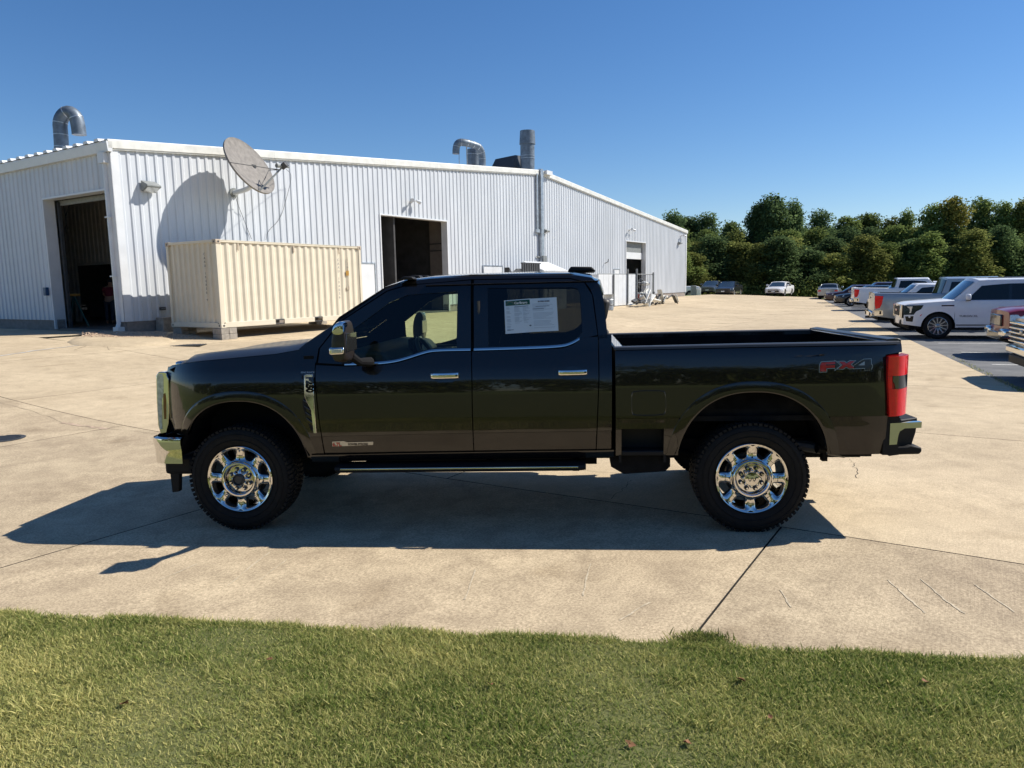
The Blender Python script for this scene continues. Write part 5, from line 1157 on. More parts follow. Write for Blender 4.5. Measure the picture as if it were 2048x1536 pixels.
def pl(u0, u1, v, k, h, m_): P_ = [pp(u0, v, k), pp(u1, v, k), pp(u1, v+h, k), pp(u0, v+h, k)]; m_.prism(P_, lambda x, z, t: (x, yc(x, z)+(.0040 if k == 0 else .0026)+t, z), .0004)
for v in np.arange(.22, .92, .022):
    if rn.random() < .8: pl(.07, .07+.17*rn.uniform(.6, 1), v, 0, .009, mb)
for v in np.arange(.22, .72, .02):
    if rn.random() < .85: pl(.36, .36+rn.uniform(.15, .28), v, 0, .007, mb); pl(.68, .68+rn.uniform(.08, .28), v, 0, .007, mb)
mb.build('fine_print', 'inkl', s1, kind='stuff'); 
m1 = MB(); pl(.07, .30, .885, 0, .014, m1); pl(.36, .9, .205, 0, .012, m1); m1.build('bold_print', 'ink', s1)
m1 = MB(); d_ = [pp(u, v, 0) for u, v in ((.86, .80), (.91, .775), (.96, .80), (.91, .825))]; m1.prism(d_, lambda x, z, t: (x, yc(x, z)+.0038+t, z), .0004); m1.build('diamond_mark', 'ink', s1)
ptext(.30, .115, 1, 'BUYERS GUIDE', .0135, 'ink', s2b, 'form_heading')
m2 = MB()
for v in np.arange(.16, .9, .034):
    if rn.random() < .9: pl(.08, .08+rn.uniform(.4, .8), v, 1, .009, m2)
m2.build('fine_print', 'inkl', s2b, kind='stuff')
m2 = MB(); pl(.2, .72, .235, 1, .012, m2); pl(.08, .5, .305, 1, .012, m2); m2.build('bold_print', 'ink', s2b)

# cabin: dash, wheel, seats
cb = MB(); 
cb.prism([(.80, .9), (.80, 1.40), (.95, 1.46), (1.22, 1.44), (1.30, 1.36), (1.28, 1.1), (1.2, .9)], lambda u, v, t: (u, .10+t, v), TW-.2); dsh = cb.build('dashboard', 'cabin', TR, bevel=.03)
for y in (.30, .95, 1.62): mb = MB(); mb.bb(1.27, 1.31, y-.14, y+.14, 1.22, 1.35); mb.build('dash_vent', 'alud', dsh, bevel=.01)
mb = MB(); mb.bb(1.24, 1.30, .86, 1.18, 1.30, 1.50); mb.build('centre_screen', 'blackg', dsh, bevel=.01)
swc = Vector((1.50, .52, 1.34)); tl_ = R(28); ax_ = Vector((math.cos(tl_), 0, math.sin(tl_)))*1; e1 = Vector((0, 1, 0)); e2 = ax_.cross(e1)
mb = MB(); mb.tube([swc+(e1*math.cos(a)+e2*math.sin(a))*.195 for a in np.linspace(0, 2*PI, 40)[:-1]], .017, 10, closed=True); sw_ = mb.build('steering_wheel', 'leather', TR, smooth=True)
mb = MB(); mb.box(swc-ax_*.02, (.05, .16, .12), rot=Matrix.Rotation(-tl_, 3, 'Y')); mb.build('wheel_hub', 'cabin', sw_, bevel=.02)
for a in (0, PI, -PI/2): mb = MB(); mb.tube([swc-ax_*.01, swc+(e1*math.cos(a)+e2*math.sin(a))*.19], .014, 6); mb.build('wheel_spoke', 'alud', sw_, smooth=True)
mb = MB(); mb.tube([swc-ax_*.03, swc-ax_*.3], .045, 10); mb.build('steering_column', 'cabin', sw_, smooth=True)
def seat(x, y, w, nm, hr=1):
    s_ = MB(); s_.bb(x-.50, x, y-w/2, y+w/2, .86, 1.02); so = s_.build(nm, 'leather', TR, bevel=.05)
    b_ = MB(); b_.prism([(-.02, .95), (.14, .93), (.27, 1.56), (.22, 1.60), (.13, 1.60)], lambda u, v, t: (x+u, y-w/2+t, v), w); b_.build('seat_back', 'leather', so, bevel=.04)
    h_ = MB(); 
    for k in range(hr): yy = y+(k-(hr-1)/2)*.6; h_.prism([(.16, 1.62), (.25, 1.62), (.29, 1.80), (.20, 1.82)], lambda u, v, t: (x+u, yy-.13+t, v), .26)
    h_.build('headrest', 'leather', so, bevel=.03)
seat(2.02, .52, .54, 'driver_seat'); seat(2.02, 1.50, .54, 'passenger_seat'); seat(2.82-.08, TW/2, 1.5, 'rear_bench', 2)
mb = MB(); mb.bb(1.45, 2.05, .86, 1.18, .86, 1.14); mb.build('centre_console', 'cabin', TR, bevel=.03)
mb = MB(); mb.prism([(0, 0), (.035, -.03), (.035, .03)], lambda u, v, t: (1.72+u*.5, TW/2-.12+t, 1.84+v), .24); mb.build('rear_view_mirror', 'black', TR, bevel=.01)
mb = MB()
for y0, y1 in ((.10, .13), (TW-.13, TW-.10)): mb.bb(.80, 1.5, y0, y1, .75, 1.37); mb.bb(1.5, 2.90, y0, y1, .75, 1.44)
mb.bb(2.88, 2.95, .1, TW-.1, .75, 1.50); mb.build('door_inner_trim', 'cabin', TR)
mb = MB(); mb.grid(lambda u, v: (1.55+1.38*u, .22+(TW-.44)*v, 1.955+.03*math.sin(PI*v)), 4, 8); mb.build('headliner', 'cabin', TR)
for sd in SIDES:
    mb = MB(); mb.strip([mir((1.90, yc(1.9, z)+.035, z), sd) for z in (1.38, 1.6, 1.95)], [mir((2.05, yc(1.9, z)+.035, z), sd) for z in (1.38, 1.6, 1.95)]); mb.build('pillar_trim', 'cabin', TR)
    for oo_, ii_ in ((F_o, F_i), (R_o, R_i)): ringmesh(off(PX(oo_), .045), off(PX(ii_), .006), yc, 'window_surround', 'under', dy=.022, th=0., sides=(sd,))
mb = MB(); mb.tube([(1.98, .17, 1.82), (1.99, .15, 1.45)], .012, 6); mb.build('seat_belt', 'leather', TR)
#PART6
# ------------------------------------------------------------------ other vehicles: local x from nose to tail, y across, z up
_wc = {}
def car_wheel(parent, x, y, r, rr, style, rim='badge_grey'):
    key = (r, rr, style)
    if key not in _wc:
        t = MB(); t.lathe([(rr-.01, .0), (rr+.01, -.012), (r-.05, -.02), (r-.015, -.008), (r, .02), (r, .20), (r-.03, .235), (rr, .21)], (0, 0, 0), 'y', 40); tm = t.build('wheel', 'rubber', smooth=True)
        q = MB(); q.lathe([(rr+.004, -.006), (rr-.012, -.012), (rr-.03, .015), (rr-.035, .15)], (0, 0, 0), 'y', 40)
        nsp = {'multi': 12, 'five': 5, 'six': 6}[style]
        for k in range(nsp):
            a = 2*PI*k/nsp+.1; w = .020 if style == 'multi' else .045; c_, s_ = math.cos(a), math.sin(a); vs = []
            for rad, ww, yy in ((.04, w*1.0, .03), (rr*.6, w*.8, .0), (rr-.012, w*1.25, -.004)):
                for sg in (-1, 1):
                    for dy in (0, .03): vs.append((rad*c_-sg*ww*s_, yy+dy, rad*s_+sg*ww*c_))
            q.add(vs, [(0, 2, 6, 4), (4, 6, 10, 8), (1, 5, 7, 3), (5, 9, 11, 7), (0, 4, 5, 1), (4, 8, 9, 5), (2, 3, 7, 6), (6, 7, 11, 10)])
        q.lathe([(.001, .0), (.05, .0), (.07, .012), (.07, .04)], (0, 0, 0), 'y', 20); qm = q.build('rim', rim, smooth=True)
        b = MB(); b.lathe([(.001, .06), (rr-.03, .06), (rr-.03, .12)], (0, 0, 0), 'y', 24); bmh = b.build('brake_disc', 'dsteel')
        _wc[key] = (tm.data, qm.data, bmh.data)
        for o in (tm, qm, bmh): bpy.data.objects.remove(o)
    d = _wc[key]; w = bpy.data.objects.new('wheel', d[0]); COL.objects.link(w); w.parent = parent; w.location = (x, y, r)
    if y > 0: w.rotation_euler = (0, 0, PI)
    for nm, dd in (('rim', d[1]), ('brake_disc', d[2])): o = bpy.data.objects.new(nm, dd); COL.objects.link(o); o.parent = w
    return w
def car(name, label, cat, pos, az, sp, group=None):
    r_ = thing(name, label, cat, mw=Matrix.Translation(pos) @ Matrix.Rotation(R(az), 4, 'Z'), group=group)
    L, Wd = sp['L'], sp['W']; hw0 = Wd/2; fa, ra = sp['fa'], sp['ra']; tr = sp['tr']; deck = interp_line(sp['deck'], True); paint = sp['paint']; bz = sp.get('bz', .30); A, B_, C_, D = sp['cab']; zbelt, zr = sp['belt'], sp['roof']
    nb = sp.get('nose', .10)
    def hw(x): return hw0-nb*max(0, 1-x/.5)**2-.07*max(0, 1-(L-x)/.4)**2
    def arch_(x):
        z = bz+(.10*max(0, 1-x/.7)+.12*max(0, 1-(L-x)/.8))
        for c in (fa, ra):
            R_ = tr+.07
            if abs(x-c) < R_: z = max(z, tr*.95+math.sqrt(max(0, R_*R_-(x-c)**2)))
        return z
    xs = set(np.linspace(0, L, 34).round(3))
    for c in (fa, ra):
        for k in range(17): xs.add(round(c-(tr+.07)*math.cos(PI*k/16), 3))
        xs.add(round(c-tr-.072, 3)); xs.add(round(c+tr+.072, 3))
    xs = sorted(xs); rows = []
    cut = sp.get('bed')  # (x0, x1): open load bed
    for x in xs:
        h = hw(x); zb = arch_(x); zd = deck(x); zs = zd-.09
        zl = [zb, zb+(zs-zb)*.12, zb+(zs-zb)*.4, zb+(zs-zb)*.75, zs, zd-.025, zd, ]
        low = lambda z: -.05*max(0, (.5-z)/.3)
        yl = [h+low(z)+.012*math.sin(PI*min(1, max(0, (z-bz)/(zs-bz)))) for z in zl[:4]]+[h-.012, h-.035, h-.09]
        rows.append([(y, z) for y, z in zip(yl, zl)]+[(h*.45, zd+.025), (0, zd+.03)])
    mb = MB(); nr_ = len(rows[0])
    for sg in (-1, 1):
        g = [[(x-(.0 if 0 else 0)+(.10*(1-(y/hw0)**2)*-1 if x < .02 else 0)+(.05*(1-(y/hw0)**2) if x > L-.02 else 0), sg*y, z) for y, z in row] for x, row in zip(xs, rows)]
        for j in range(len(xs)-1):
            for i in range(nr_-1):
                if cut and cut[0] < (xs[j]+xs[j+1])/2 < cut[1] and i >= 6: continue
                k = len(mb.v); mb.v += [g[j][i], g[j+1][i], g[j+1][i+1], g[j][i+1]]; mb.f.append((k, k+1, k+2, k+3) if sg < 0 else (k, k+3, k+2, k+1))
        for e in (0, -1):   # nose and tail faces
            row = g[e]; bow = -.10 if e == 0 else .05; x_e = xs[e]
            for i in range(nr_-2):
                for q in range(6):
                    f0, f1 = q/6, (q+1)/6; P4 = []
                    for (row_i, f_) in ((i, f0), (i, f1), (i+1, f1), (i+1, f0)):
                        y, z = rows[e][row_i]; y2 = y*(1-f_); P4.append((x_e+bow*(1-(y2/hw0)**2)*(.6+.4*min(1, max(0, (z-bz)/(.5)))), sg*y2, z))
                    k = len(mb.v); mb.v += P4; mb.f.append((k, k+1, k+2, k+3) if (sg < 0) != (e == 0) else (k, k+3, k+2, k+1))
    body = mb.build('body', paint, r_, smooth=True, weld=.002, recalc=True)
    mb = MB(); mb.bb(.15, L-.15, -hw0+.16, hw0-.16, bz-.05, bz+.30)
    for c in (fa, ra): mb.bb(c-tr-.06, c+tr+.06, -hw0+.30, hw0-.30, .35, tr*2+.1)
    mb.build('underbody', 'under', r_)
    for c in (fa, ra):
        for sg in (-1, 1): 
            mb = MB(); N = 16; R_ = tr+.07; a = [(c-R_*math.cos(PI*k/N), sg*(hw0-.01), tr*.95+R_*math.sin(PI*k/N)) for k in range(N+1)]; b = [(p[0], sg*(hw0-.34), p[2]) for p in a]; mb.strip(a, b); mb.add(b, [tuple(range(N+1))]); mb.build('wheel_well', 'under', r_)
    # cabin
    tum = sp.get('tum', .26); hb = hw0-.075
    def cy(z): return hb-max(0, z-zbelt)*tum
    zre = zr-.07
    def bowf(x, z, f): return 0
    ss = {0: [(A, zbelt-.06), (B_, zre), (C_, zre+.005), (D, zbelt-.06)]}[0]
    mb = MB(); 
    prof_side = sub([ss[0], ss[1], ss[2], ss[3]], 4)
    g = []
    for f_ in [-1+2*k/16 for k in range(17)]:
        row = []
        for x, z in prof_side:
            e = abs(f_); crown = (zr-zre)*(1-e**3.2)*min(1, max(0, (z-zbelt)/(zre-zbelt)))**2
            fwd = -.14*(1-e*e) if x < (B_+C_)/2 else .07*(1-e*e); k_ = 1-min(1, max(0, (min(x-B_, C_-x))/.4)) if B_ < x < C_ else 1
            row.append((x+fwd*k_, f_*cy(z), z+crown))
        g.append(row)
    for a, b in zip(g[:-1], g[1:]): mb.strip(a, b)
    for sg in (-1, 1): mb.add([(x, sg*cy(z), z) for x, z in ss], [(0, 1, 2, 3)])
    cabin = mb.build('cabin', paint, r_, smooth=True, weld=.002)
    gm = sp.get('glass', 'g_dark')
    for w0, w1 in zip(sp['wins'][:-1], sp['wins'][1:]):   # black pillars between the panes
        for sg in (-1, 1):
            mb = MB(); pl_ = [(w0[3][0] if len(w0) > 3 else w0[-1][0], w0[-1][1]), (w0[2][0], w0[2][1]), (w1[1][0], w1[1][1]), (w1[0][0], w1[0][1])]; mb.add([(x, sg*(cy(z)+.003), z) for x, z in pl_], [(0, 1, 2, 3)]); mb.build('window_pillar', 'blackg', cabin)
    for win in sp['wins']:
        for sg in (-1, 1):
            mb = MB(); P_ = win; n = len(P_); mb.add([(x, sg*(cy(z)+.005), z) for x, z in P_]+[(x, sg*(cy(z)-.01), z) for x, z in P_], [tuple(range(n))]+[(i, (i+1) % n, n+(i+1) % n, n+i) for i in range(n)]); mb.build('side_window', gm, cabin)
    def screen(p0, p1, name, m, fwd):   # windscreen or rear window between heights along the slope
        mb = MB(); g = []
        for f_ in [-1+2*k/12 for k in range(13)]:
            row = []
            for t in (.12, .5, .90):
                x = p0[0]+(p1[0]-p0[0])*t; z = p0[1]+(p1[1]-p0[1])*t; e = abs(f_*.9); row.append((x+fwd*(1-e*e)+(-.012 if fwd < 0 else .012), f_*(cy(z)-.075), z+.008+(zr-zre)*(1-e**3.2)*min(1, max(0, (z-zbelt)/(zre-zbelt)))**2))
            g.append(row)
        for a, b in zip(g[:-1], g[1:]): mb.strip(a, b)
        return mb.build(name, m, cabin, smooth=True)
    screen(ss[0], ss[1], 'windscreen', sp.get('wind', 'g_sky'), -.14); screen(ss[3], ss[2], 'rear_window', sp.get('rear', 'g_dark'), .07)
    for c in (fa, ra):
        for sg in (-1, 1): car_wheel(r_, c, sg*(hw0-.035), tr, sp.get('rr', tr*.66), sp.get('style', 'multi'))
    # mirrors
    for sg in (-1, 1):
        mx_, mz_ = sp.get('mirror', (A+.45, zbelt+.08)); mb = MB(); mb.box((mx_, sg*(hw0+.10), mz_+.06), (.14, .22, .19)); m_ = mb.build('mirror', sp.get('mirror_mat', paint), r_, bevel=.05); mb = MB(); mb.box((mx_+.03, sg*(hw0-.0), mz_-.03), (.10, .16, .06)); mb.build('mirror_arm', 'black', m_, bevel=.01)
    if cut:
        mb = MB(); x0, x1 = cut; zf = deck((x0+x1)/2)-.5; y_ = hw0-.17
        mb.bb(x0, x1, -y_, y_, zf-.03, zf); 
        for sg in (-1, 1): mb.bb(x0, x1, *sorted((sg*y_, sg*(y_+.03))), zf, deck(x1)-.03)
        mb.bb(x0-.03, x0, -y_, y_, zf, deck(x0)); mb.bb(x1-.02, x1+.0, -y_, y_, zf, deck(x1)+.02); mb.build('load_bed', 'under', r_)
    for it in sp.get('items', []):
        nm, m_, bx, mirr, bev = it
        for sg in ((-1, 1) if mirr else (1,)):
            mb = MB(); x0, x1, y0, y1, z0, z1 = bx
            if mirr: y0, y1 = sorted((sg*y0, sg*y1))
            mb.bb(x0, x1, y0, y1, z0, z1); mb.build(nm, m_, r_, bevel=bev)
    for it in sp.get('polys', []):   # side-plane outlines: name, material, outline, y_outer, depth
        nm, m_, pl_, yo, dp = it
        for sg in (-1, 1):
            mb = MB(); mb.prism(pl_, lambda u, v, t: (u, sg*(hw(min(L, max(0, u)))+.016-t), v), dp); mb.build(nm, m_, r_, bevel=.006)
    # shut lines and handles
    for x in sp.get('shuts', []):
        for sg in (-1, 1): mb = MB(); mb.tube([(x, sg*(hw(x)+.009), bz+.12), (x, sg*(hw(x)+.012), (bz+zbelt)/2), (x, sg*(hw(x)-.008), zbelt-.14)], .004, 4); mb.build('door_seam', 'black', body)
    for x in sp.get('handles', []):
        for sg in (-1, 1): mb = MB(); mb.box((x, sg*(hw0+.012), zbelt-.17), (.17, .035, .03)); mb.build('door_handle', sp.get('handle_mat', paint), body, bevel=.01)
    return r_
def place(px, py, lx, ly, az):
    g = gpt(px, py); c_, s_ = math.cos(R(az)), math.sin(R(az)); x, y = g[0]-(lx*c_-ly*s_), g[1]-(lx*s_+ly*c_); return (x, y, float(zg(g[0], g[1])))
def at_nose(x, y): return (x, y, float(zg(x+1, y)))
AZ = -20
suv = dict(L=5.33, W=2.05, fa=.96, ra=4.03, tr=.41, rr=.285, deck=[(-.1, 1.0), (0, 1.08), (.12, 1.14), (.9, 1.20), (1.35, 1.23), (5.2, 1.24), (5.33, 1.2)], cab=(1.28, 2.05, 4.95, 5.28), belt=1.20, roof=1.90, bz=.36, paint='cwhite', tum=.20,
    wins=[[(1.72, 1.22), (2.12, 1.66), (2.85, 1.72), (2.85, 1.22)], [(2.93, 1.22), (2.93, 1.72), (3.72, 1.72), (3.80, 1.22)], [(3.9, 1.22), (3.84, 1.72), (4.75, 1.70), (4.98, 1.24)]], shuts=[1.40, 2.89, 3.85], handles=[2.65, 3.62], style='multi', mirror=(1.72, 1.26),
    items=[('grille', 'black', (-.10, .10, -.52, .52, .72, 1.06), False, .03), ('grille_surround', 'chrome', (-.085, .10, .52, .60, .66, 1.08), True, .02), ('lower_grille', 'black', (-.06, .1, -.7, .7, .42, .60), False, .02), ('grille_emblem', 'cred', (-.115, .0, -.17, .17, .86, .94), False, .01),
           ('sill_strip', 'black', (1.45, 3.55, .99, 1.03, .43, .46), True, .004), ('running_board', 'black', (1.5, 3.5, .90, 1.04, .30, .37), True, .02), ('roof_rack', 'badge_grey', (2.3, 4.7, .74, .77, 1.89, 1.925), True, .01), ('fender_vent', 'blackg', (1.02, 1.38, 1.00, 1.030, 1.03, 1.075), True, .008),
           ('tail_lamp', 'redd', (5.20, 5.34, .86, .985, .95, 1.3), True, .02)],
    polys=[('headlamp_housing', 'blackg', [(-.03, .76), (-.04, 1.065), (.52, 1.075), (.46, .95), (.32, .87), (.26, .77)], .945, .17), ('grille_edge', 'blackg', [(-.07, .66), (-.07, 1.08), (-.01, 1.08), (-.01, .66)], .9, .4), ('headlamp', 'lens', [(.0, .82), (-.02, 1.03), (.22, 1.04), (.18, .82)], .945, .185), ('fog_lamp', 'blackg', [(.06, .56), (.02, .72), (.26, .73), (.24, .54)], .955, .16), ('reflector', 'red', [(.42, .72), (.45, .76), (.5, .80), (.47, .74)], 1.03, .03)])
yk = car('parked_suv', 'white full-size SUV with black multi-spoke wheels, nose towards the lane', 'SUV', place(1873, 677.5, .96, -.92, AZ), AZ, suv)
text('side_lettering', 'YUKON XL', .085, 'badge_dk', yk, Matrix(((1, 0, 0, 1.52), (0, 0, -1, -1.045), (0, 1, 0, .70), (0, 0, 0, 1))), .002, 1.2)
pick = dict(L=5.9, W=2.04, fa=.98, ra=4.72, tr=.42, rr=.27, deck=[(-.1, 1.15), (0, 1.24), (.15, 1.29), (1.1, 1.33), (1.5, 1.34), (4.0, 1.36), (5.7, 1.40), (5.9, 1.40)], cab=(1.22, 1.95, 3.50, 3.72), belt=1.30, roof=1.95, bz=.42, tum=.20,
    wins=[[(1.62, 1.32), (2.05, 1.72), (2.64, 1.78), (2.64, 1.32)], [(2.72, 1.32), (2.72, 1.78), (3.38, 1.77), (3.48, 1.36)]], shuts=[1.45, 2.68, 3.56], handles=[2.4, 3.35], style='six', bed=(3.76, 5.78), nose=.06, handle_mat='black',
    items=[('rear_bumper', 'chrome', (5.84, 6.02, -.98, .98, .50, .72), False, .04), ('bumper_cutout', 'black', (5.86, 6.03, .50, .86, .52, .68), True, .03), ('tailgate_handle', 'blackg', (5.93, 5.97, -.12, .12, 1.18, 1.24), False, .01), ('hitch', 'black', (5.85, 6.1, -.06, .06, .42, .50), False, .01),
           ('grille', 'black', (-.10, .06, -.66, .66, .74, 1.14), False, .03), ('front_bumper', 'chrome', (-.16, .12, -.95, .95, .48, .70), False, .05), ('headlamp', 'lens', (-.02, .2, .70, .985, .86, 1.10), True, .03)],
    polys=[('tail_lamp', 'red', [(5.62, 1.28), (5.66, .98), (5.72, .84), (5.86, .80), (5.90, .98), (5.90, 1.30)], 1.03, .12), ('bumper_corner', 'chrome', [(5.60, .56), (5.62, .76), (5.96, .76), (5.98, .54)], 1.01, .1), ('bumper_corner_inset', 'black', [(5.66, .60), (5.67, .72), (5.90, .72), (5.92, .60)], 1.015, .05)])
car('parked_pickup', 'silver pickup backed to the lane, tail next to the big white SUV', 'pickup truck', place(1816, 660.5, 4.72, .90, AZ+180), AZ+180, dict(pick, paint='csilver'))
car('parked_pickup', 'white pickup backed to the lane, second tail beyond the big white SUV', 'pickup truck', place(1749, 621, 4.72, .90, AZ+180), AZ+180, dict(pick, paint='cwhite'))
sedan = dict(L=4.9, W=1.85, fa=.93, ra=3.75, tr=.335, rr=.235, deck=[(-.1, .68), (0, .74), (.2, .80), (1.2, .93), (1.5, .96), (3.9, 1.0), (4.7, 1.05), (4.9, .98)], cab=(1.15, 2.05, 3.35, 4.35), belt=.94, roof=1.45, bz=.24, tum=.36,
    wins=[[(1.75, .98), (2.20, 1.29), (2.72, 1.34), (2.72, .98)], [(2.80, .98), (2.80, 1.34), (3.35, 1.32), (3.85, 1.0)]], shuts=[1.5, 2.76], handles=[2.6, 3.5], style='five', nose=.22,
    items=[('grille', 'blackg', (-.11, .08, -.55, .55, .38, .56), False, .03), ('upper_grille', 'blackg', (-.10, .1, -.50, .50, .60, .655), False, .01), ('lower_lip', 'black', (-.09, .1, -.7, .7, .22, .30), False, .02), ('front_plate', 'cwhite', (-.135, -.09, -.16, .16, .42, .52), False, .004), ('tail_lamp', 'red', (4.72, 4.93, .52, .86, .72, .86), True, .02), ('rear_plate', 'cwhite', (4.9, 4.96, -.16, .16, .62, .72), False, .004)],
    polys=[('headlamp', 'lens', [(.02, .60), (.0, .70), (.52, .80), (.42, .68)], .80, .25)])
smsuv = dict(suv, L=4.7, W=1.88, fa=.92, ra=3.62, tr=.36, rr=.24, deck=[(-.1, .92), (0, .98), (.15, 1.03), (1.0, 1.09), (4.6, 1.1), (4.7, 1.05)], cab=(1.0, 1.85, 4.2, 4.62), belt=1.06, roof=1.70, wins=[[(1.5, 1.09), (1.95, 1.50), (2.5, 1.55), (2.5, 1.09)], [(2.58, 1.09), (2.58, 1.55), (3.4, 1.53), (3.5, 1.09)]], shuts=[1.3, 2.54], handles=[2.3, 3.3], style='five', mirror=(1.5, 1.14),
    items=[('grille', 'black', (-.10, .08, -.5, .5, .60, .88), False, .03), ('lower_grille', 'black', (-.07, .1, -.6, .6, .34, .46), False, .02), ('tail_lamp', 'red', (4.55, 4.72, .7, .93, .8, 1.0), True, .02)],
    polys=[('headlamp', 'lens', [(-.0, .74), (-.02, .88), (.42, .93), (.34, .80)], .84, .2)])
def row(px_n, d):   # nose position of a vehicle in the row, from the pixel column of its nose and its distance
    return ((px_n-1024)/FPX*d-.27, d-.75)
car('parked_suv', 'white small SUV peeking out between the silver and white pickups', 'SUV', at_nose(*row(1736, 34.5)), AZ, dict(smsuv, paint='cwhite'))
car('parked_suv', 'white small SUV behind the white pickup, only windscreen and roof showing', 'SUV', at_nose(*row(1728, 50)), AZ, dict(smsuv, paint='cwhite'))
car('parked_car', 'pale lilac car behind the white pickup, only its roof showing', 'car', at_nose(*row(1722, 46.7)), AZ, dict(smsuv, paint='clilac', roof=1.60))
car('parked_car', 'maroon car with only its dark roof showing left of the white pickups cab', 'car', at_nose(*row(1696, 57)), AZ, dict(smsuv, paint='cmar', roof=1.66))
car('parked_car', 'low black sports car with its nose just left of the white pickup', 'car', at_nose(*row(1669, 54)), AZ, dict(sedan, paint='cblack'))
car('parked_car', 'dark maroon sedan low at the far end of the parked row', 'car', at_nose(*row(1650, 61)), AZ, dict(sedan, paint='cmar'))
car('parked_car', 'silver sedan turned away at the far end of the parked row', 'car', (row(1668, 73)[0], 73, float(zg(32, 73))), 62+180, dict(sedan, paint='csilver')).location
car('parked_car', 'white sedan facing the camera alone before the trees', 'car', (*row(1546, 74), float(zg(27, 74))), 56, dict(sedan, paint='cwhite'))
car('parked_car', 'black sedan facing the camera near the end of the building', 'car', (*row(1447, 73.5), float(zg(21, 76.5))-.05), 60, dict(sedan, paint='cblack'))
car('parked_car', 'grey blue car half hidden by the black sedan near the building end', 'car', (*row(1416, 80), float(zg(21, 80))+.2), 62, dict(sedan, paint='cgrey'))
car('parked_pickup', 'white pickup cab peeking out behind the far building corner', 'pickup truck', (row(1404, 80)[0], 80.5, .1), 172, dict(pick, paint='cwhite'))
fr = dict(smsuv, L=4.8, W=1.93, fa=.90, ra=3.70, tr=.39, rr=.25, paint='cred', deck=[(-.1, 1.02), (0, 1.10), (.12, 1.15), (1.0, 1.21), (4.6, 1.22), (4.8, 1.15)], cab=(1.1, 1.8, 4.4, 4.7), belt=1.18, roof=1.80, wins=[[(1.55, 1.21), (1.9, 1.60), (2.5, 1.66), (2.5, 1.21)], [(2.58, 1.21), (2.58, 1.66), (3.4, 1.64), (3.5, 1.21)]], mirror=(1.5, 1.24), nose=.14,
    items=[('grille', 'blackg', (-.12, .06, -.46, .46, .74, 1.02), False, .03), ('lower_grille', 'blackg', (-.14, .06, -.6, .6, .42, .60), False, .02), ('bumper_trim', 'chrome', (-.15, .18, .42, .88, .48, .70), True, .06), ('tail_lamp', 'red', (4.65, 4.82, .7, .93, .9, 1.1), True, .02)],
    polys=[('headlamp', 'lens', [(-.02, .88), (-.02, 1.03), (.52, 1.07), (.48, .97), (.20, .90)], .87, .2)])
car('parked_suv', 'red SUV with bright headlamp at the right edge between white SUV and chrome grille', 'SUV', at_nose(*row(1984, 18.8)), AZ, fr)
bl = dict(pick, paint='csilver', deck=[(-.1, 1.02), (0, 1.12), (.15, 1.20), (1.1, 1.26), (1.5, 1.30), (4.0, 1.36), (5.7, 1.40), (5.9, 1.40)], items=[('grille', 'black', (-.12, .06, -.80, .80, .66, 1.06), False, .03)]+[('grille_bar', 'chrome', (-.155, -.04, -.78, .78, z, z+.042), False, .012) for z in (.68, .765, .85, .935)]+[('hood_edge_trim', 'chrome', (-.15, .02, -.80, .80, 1.02, 1.08), False, .02), ('front_bumper', 'chrome', (-.15, .15, -.96, .96, .44, .62), False, .05), ('front_plate', 'badge_dk', (-.19, -.15, -.92, -.62, .44, .60), False, .004), ('headlamp', 'lens', (-.04, .2, .80, 1.0, .80, 1.04), True, .02), ('lower_grille', 'black', (-.15, .1, -.7, .7, .28, .44), False, .02), ('grille_emblem', 'badge_grey', (-.175, -.1, -.06, .06, .86, .95), False, .02)])
car('parked_pickup', 'silver pickup with banded chrome grille cut by the right picture edge', 'pickup truck', at_nose(*row(2038, 14.2)), AZ, bl)
# hatch boxes by the far corner
for px0, px1, py0, py1, m_, lb in ((1384, 1393, 571, 591, 'gsteel', 'tall grey utility cabinet beside the far building corner'), (1393, 1402, 577, 591, 'trimt', 'low pale utility cabinet right of the tall grey one')):
    y_ = 72.; a = at_dist(px0, py1, y_); b = at_dist(px1, py0, y_); r_ = thing('utility_cabinet', lb, 'utility box', (0, 0, 0)); mb = MB(); mb.bb(a.x, b.x, y_, y_+.6, .2, b.z); mb.build('cabinet_body', m_, r_, bevel=.03); mb = MB(); mb.bb(a.x+.05, b.x-.05, y_-.02, y_-.001, .5, b.z-.08); mb.build('cabinet_door', m_, r_, bevel=.008)
#PART7
# ------------------------------------------------------------------ things along the wall behind the pickup
def wpt(px, py, off, dz=0): s, z = wallpt(px, py, off); return s, z+dz
def wbox(name, m, s0, s1, d0, d1, z0, z1, parent=None, bevel=0): return slabbox(name, WB, s0, s1, d0, d1, z0, z1, m, parent, bevel)
OFF = 3.4
fs = [wallpt(px, 600, OFF)[0] for px in (1196, 1225, 1253, 1271, 1304)]; ft_ = wallpt(1250, 549, OFF)[1]
fn = thing('white_fence', 'white panelled fence enclosure against the long wall behind the truck cab', 'fence', (0, 0, 0))
def fz(s): p = WB(s, OFF, 0); return float(zg(p.x, p.y))
n_ = 0
ss_ = np.linspace(fs[0], fs[3], 9)
for a, b in zip(ss_[:-1], ss_[1:]): wbox('fence_panel', 'trimw', a+.012, b-.012, OFF, OFF+.03, fz(a)+.05, ft_, fn)
for s_, h_ in ((fs[1], 0), (fs[2], .35), (fs[3], .38), (fs[4], .15)): mb = MB(); mb.tube([WB(s_, OFF+.08, fz(s_)-.02), WB(s_, OFF+.08, ft_+h_)], .06, 10); mb.build('fence_post', 'gsteel', fn, smooth=True)
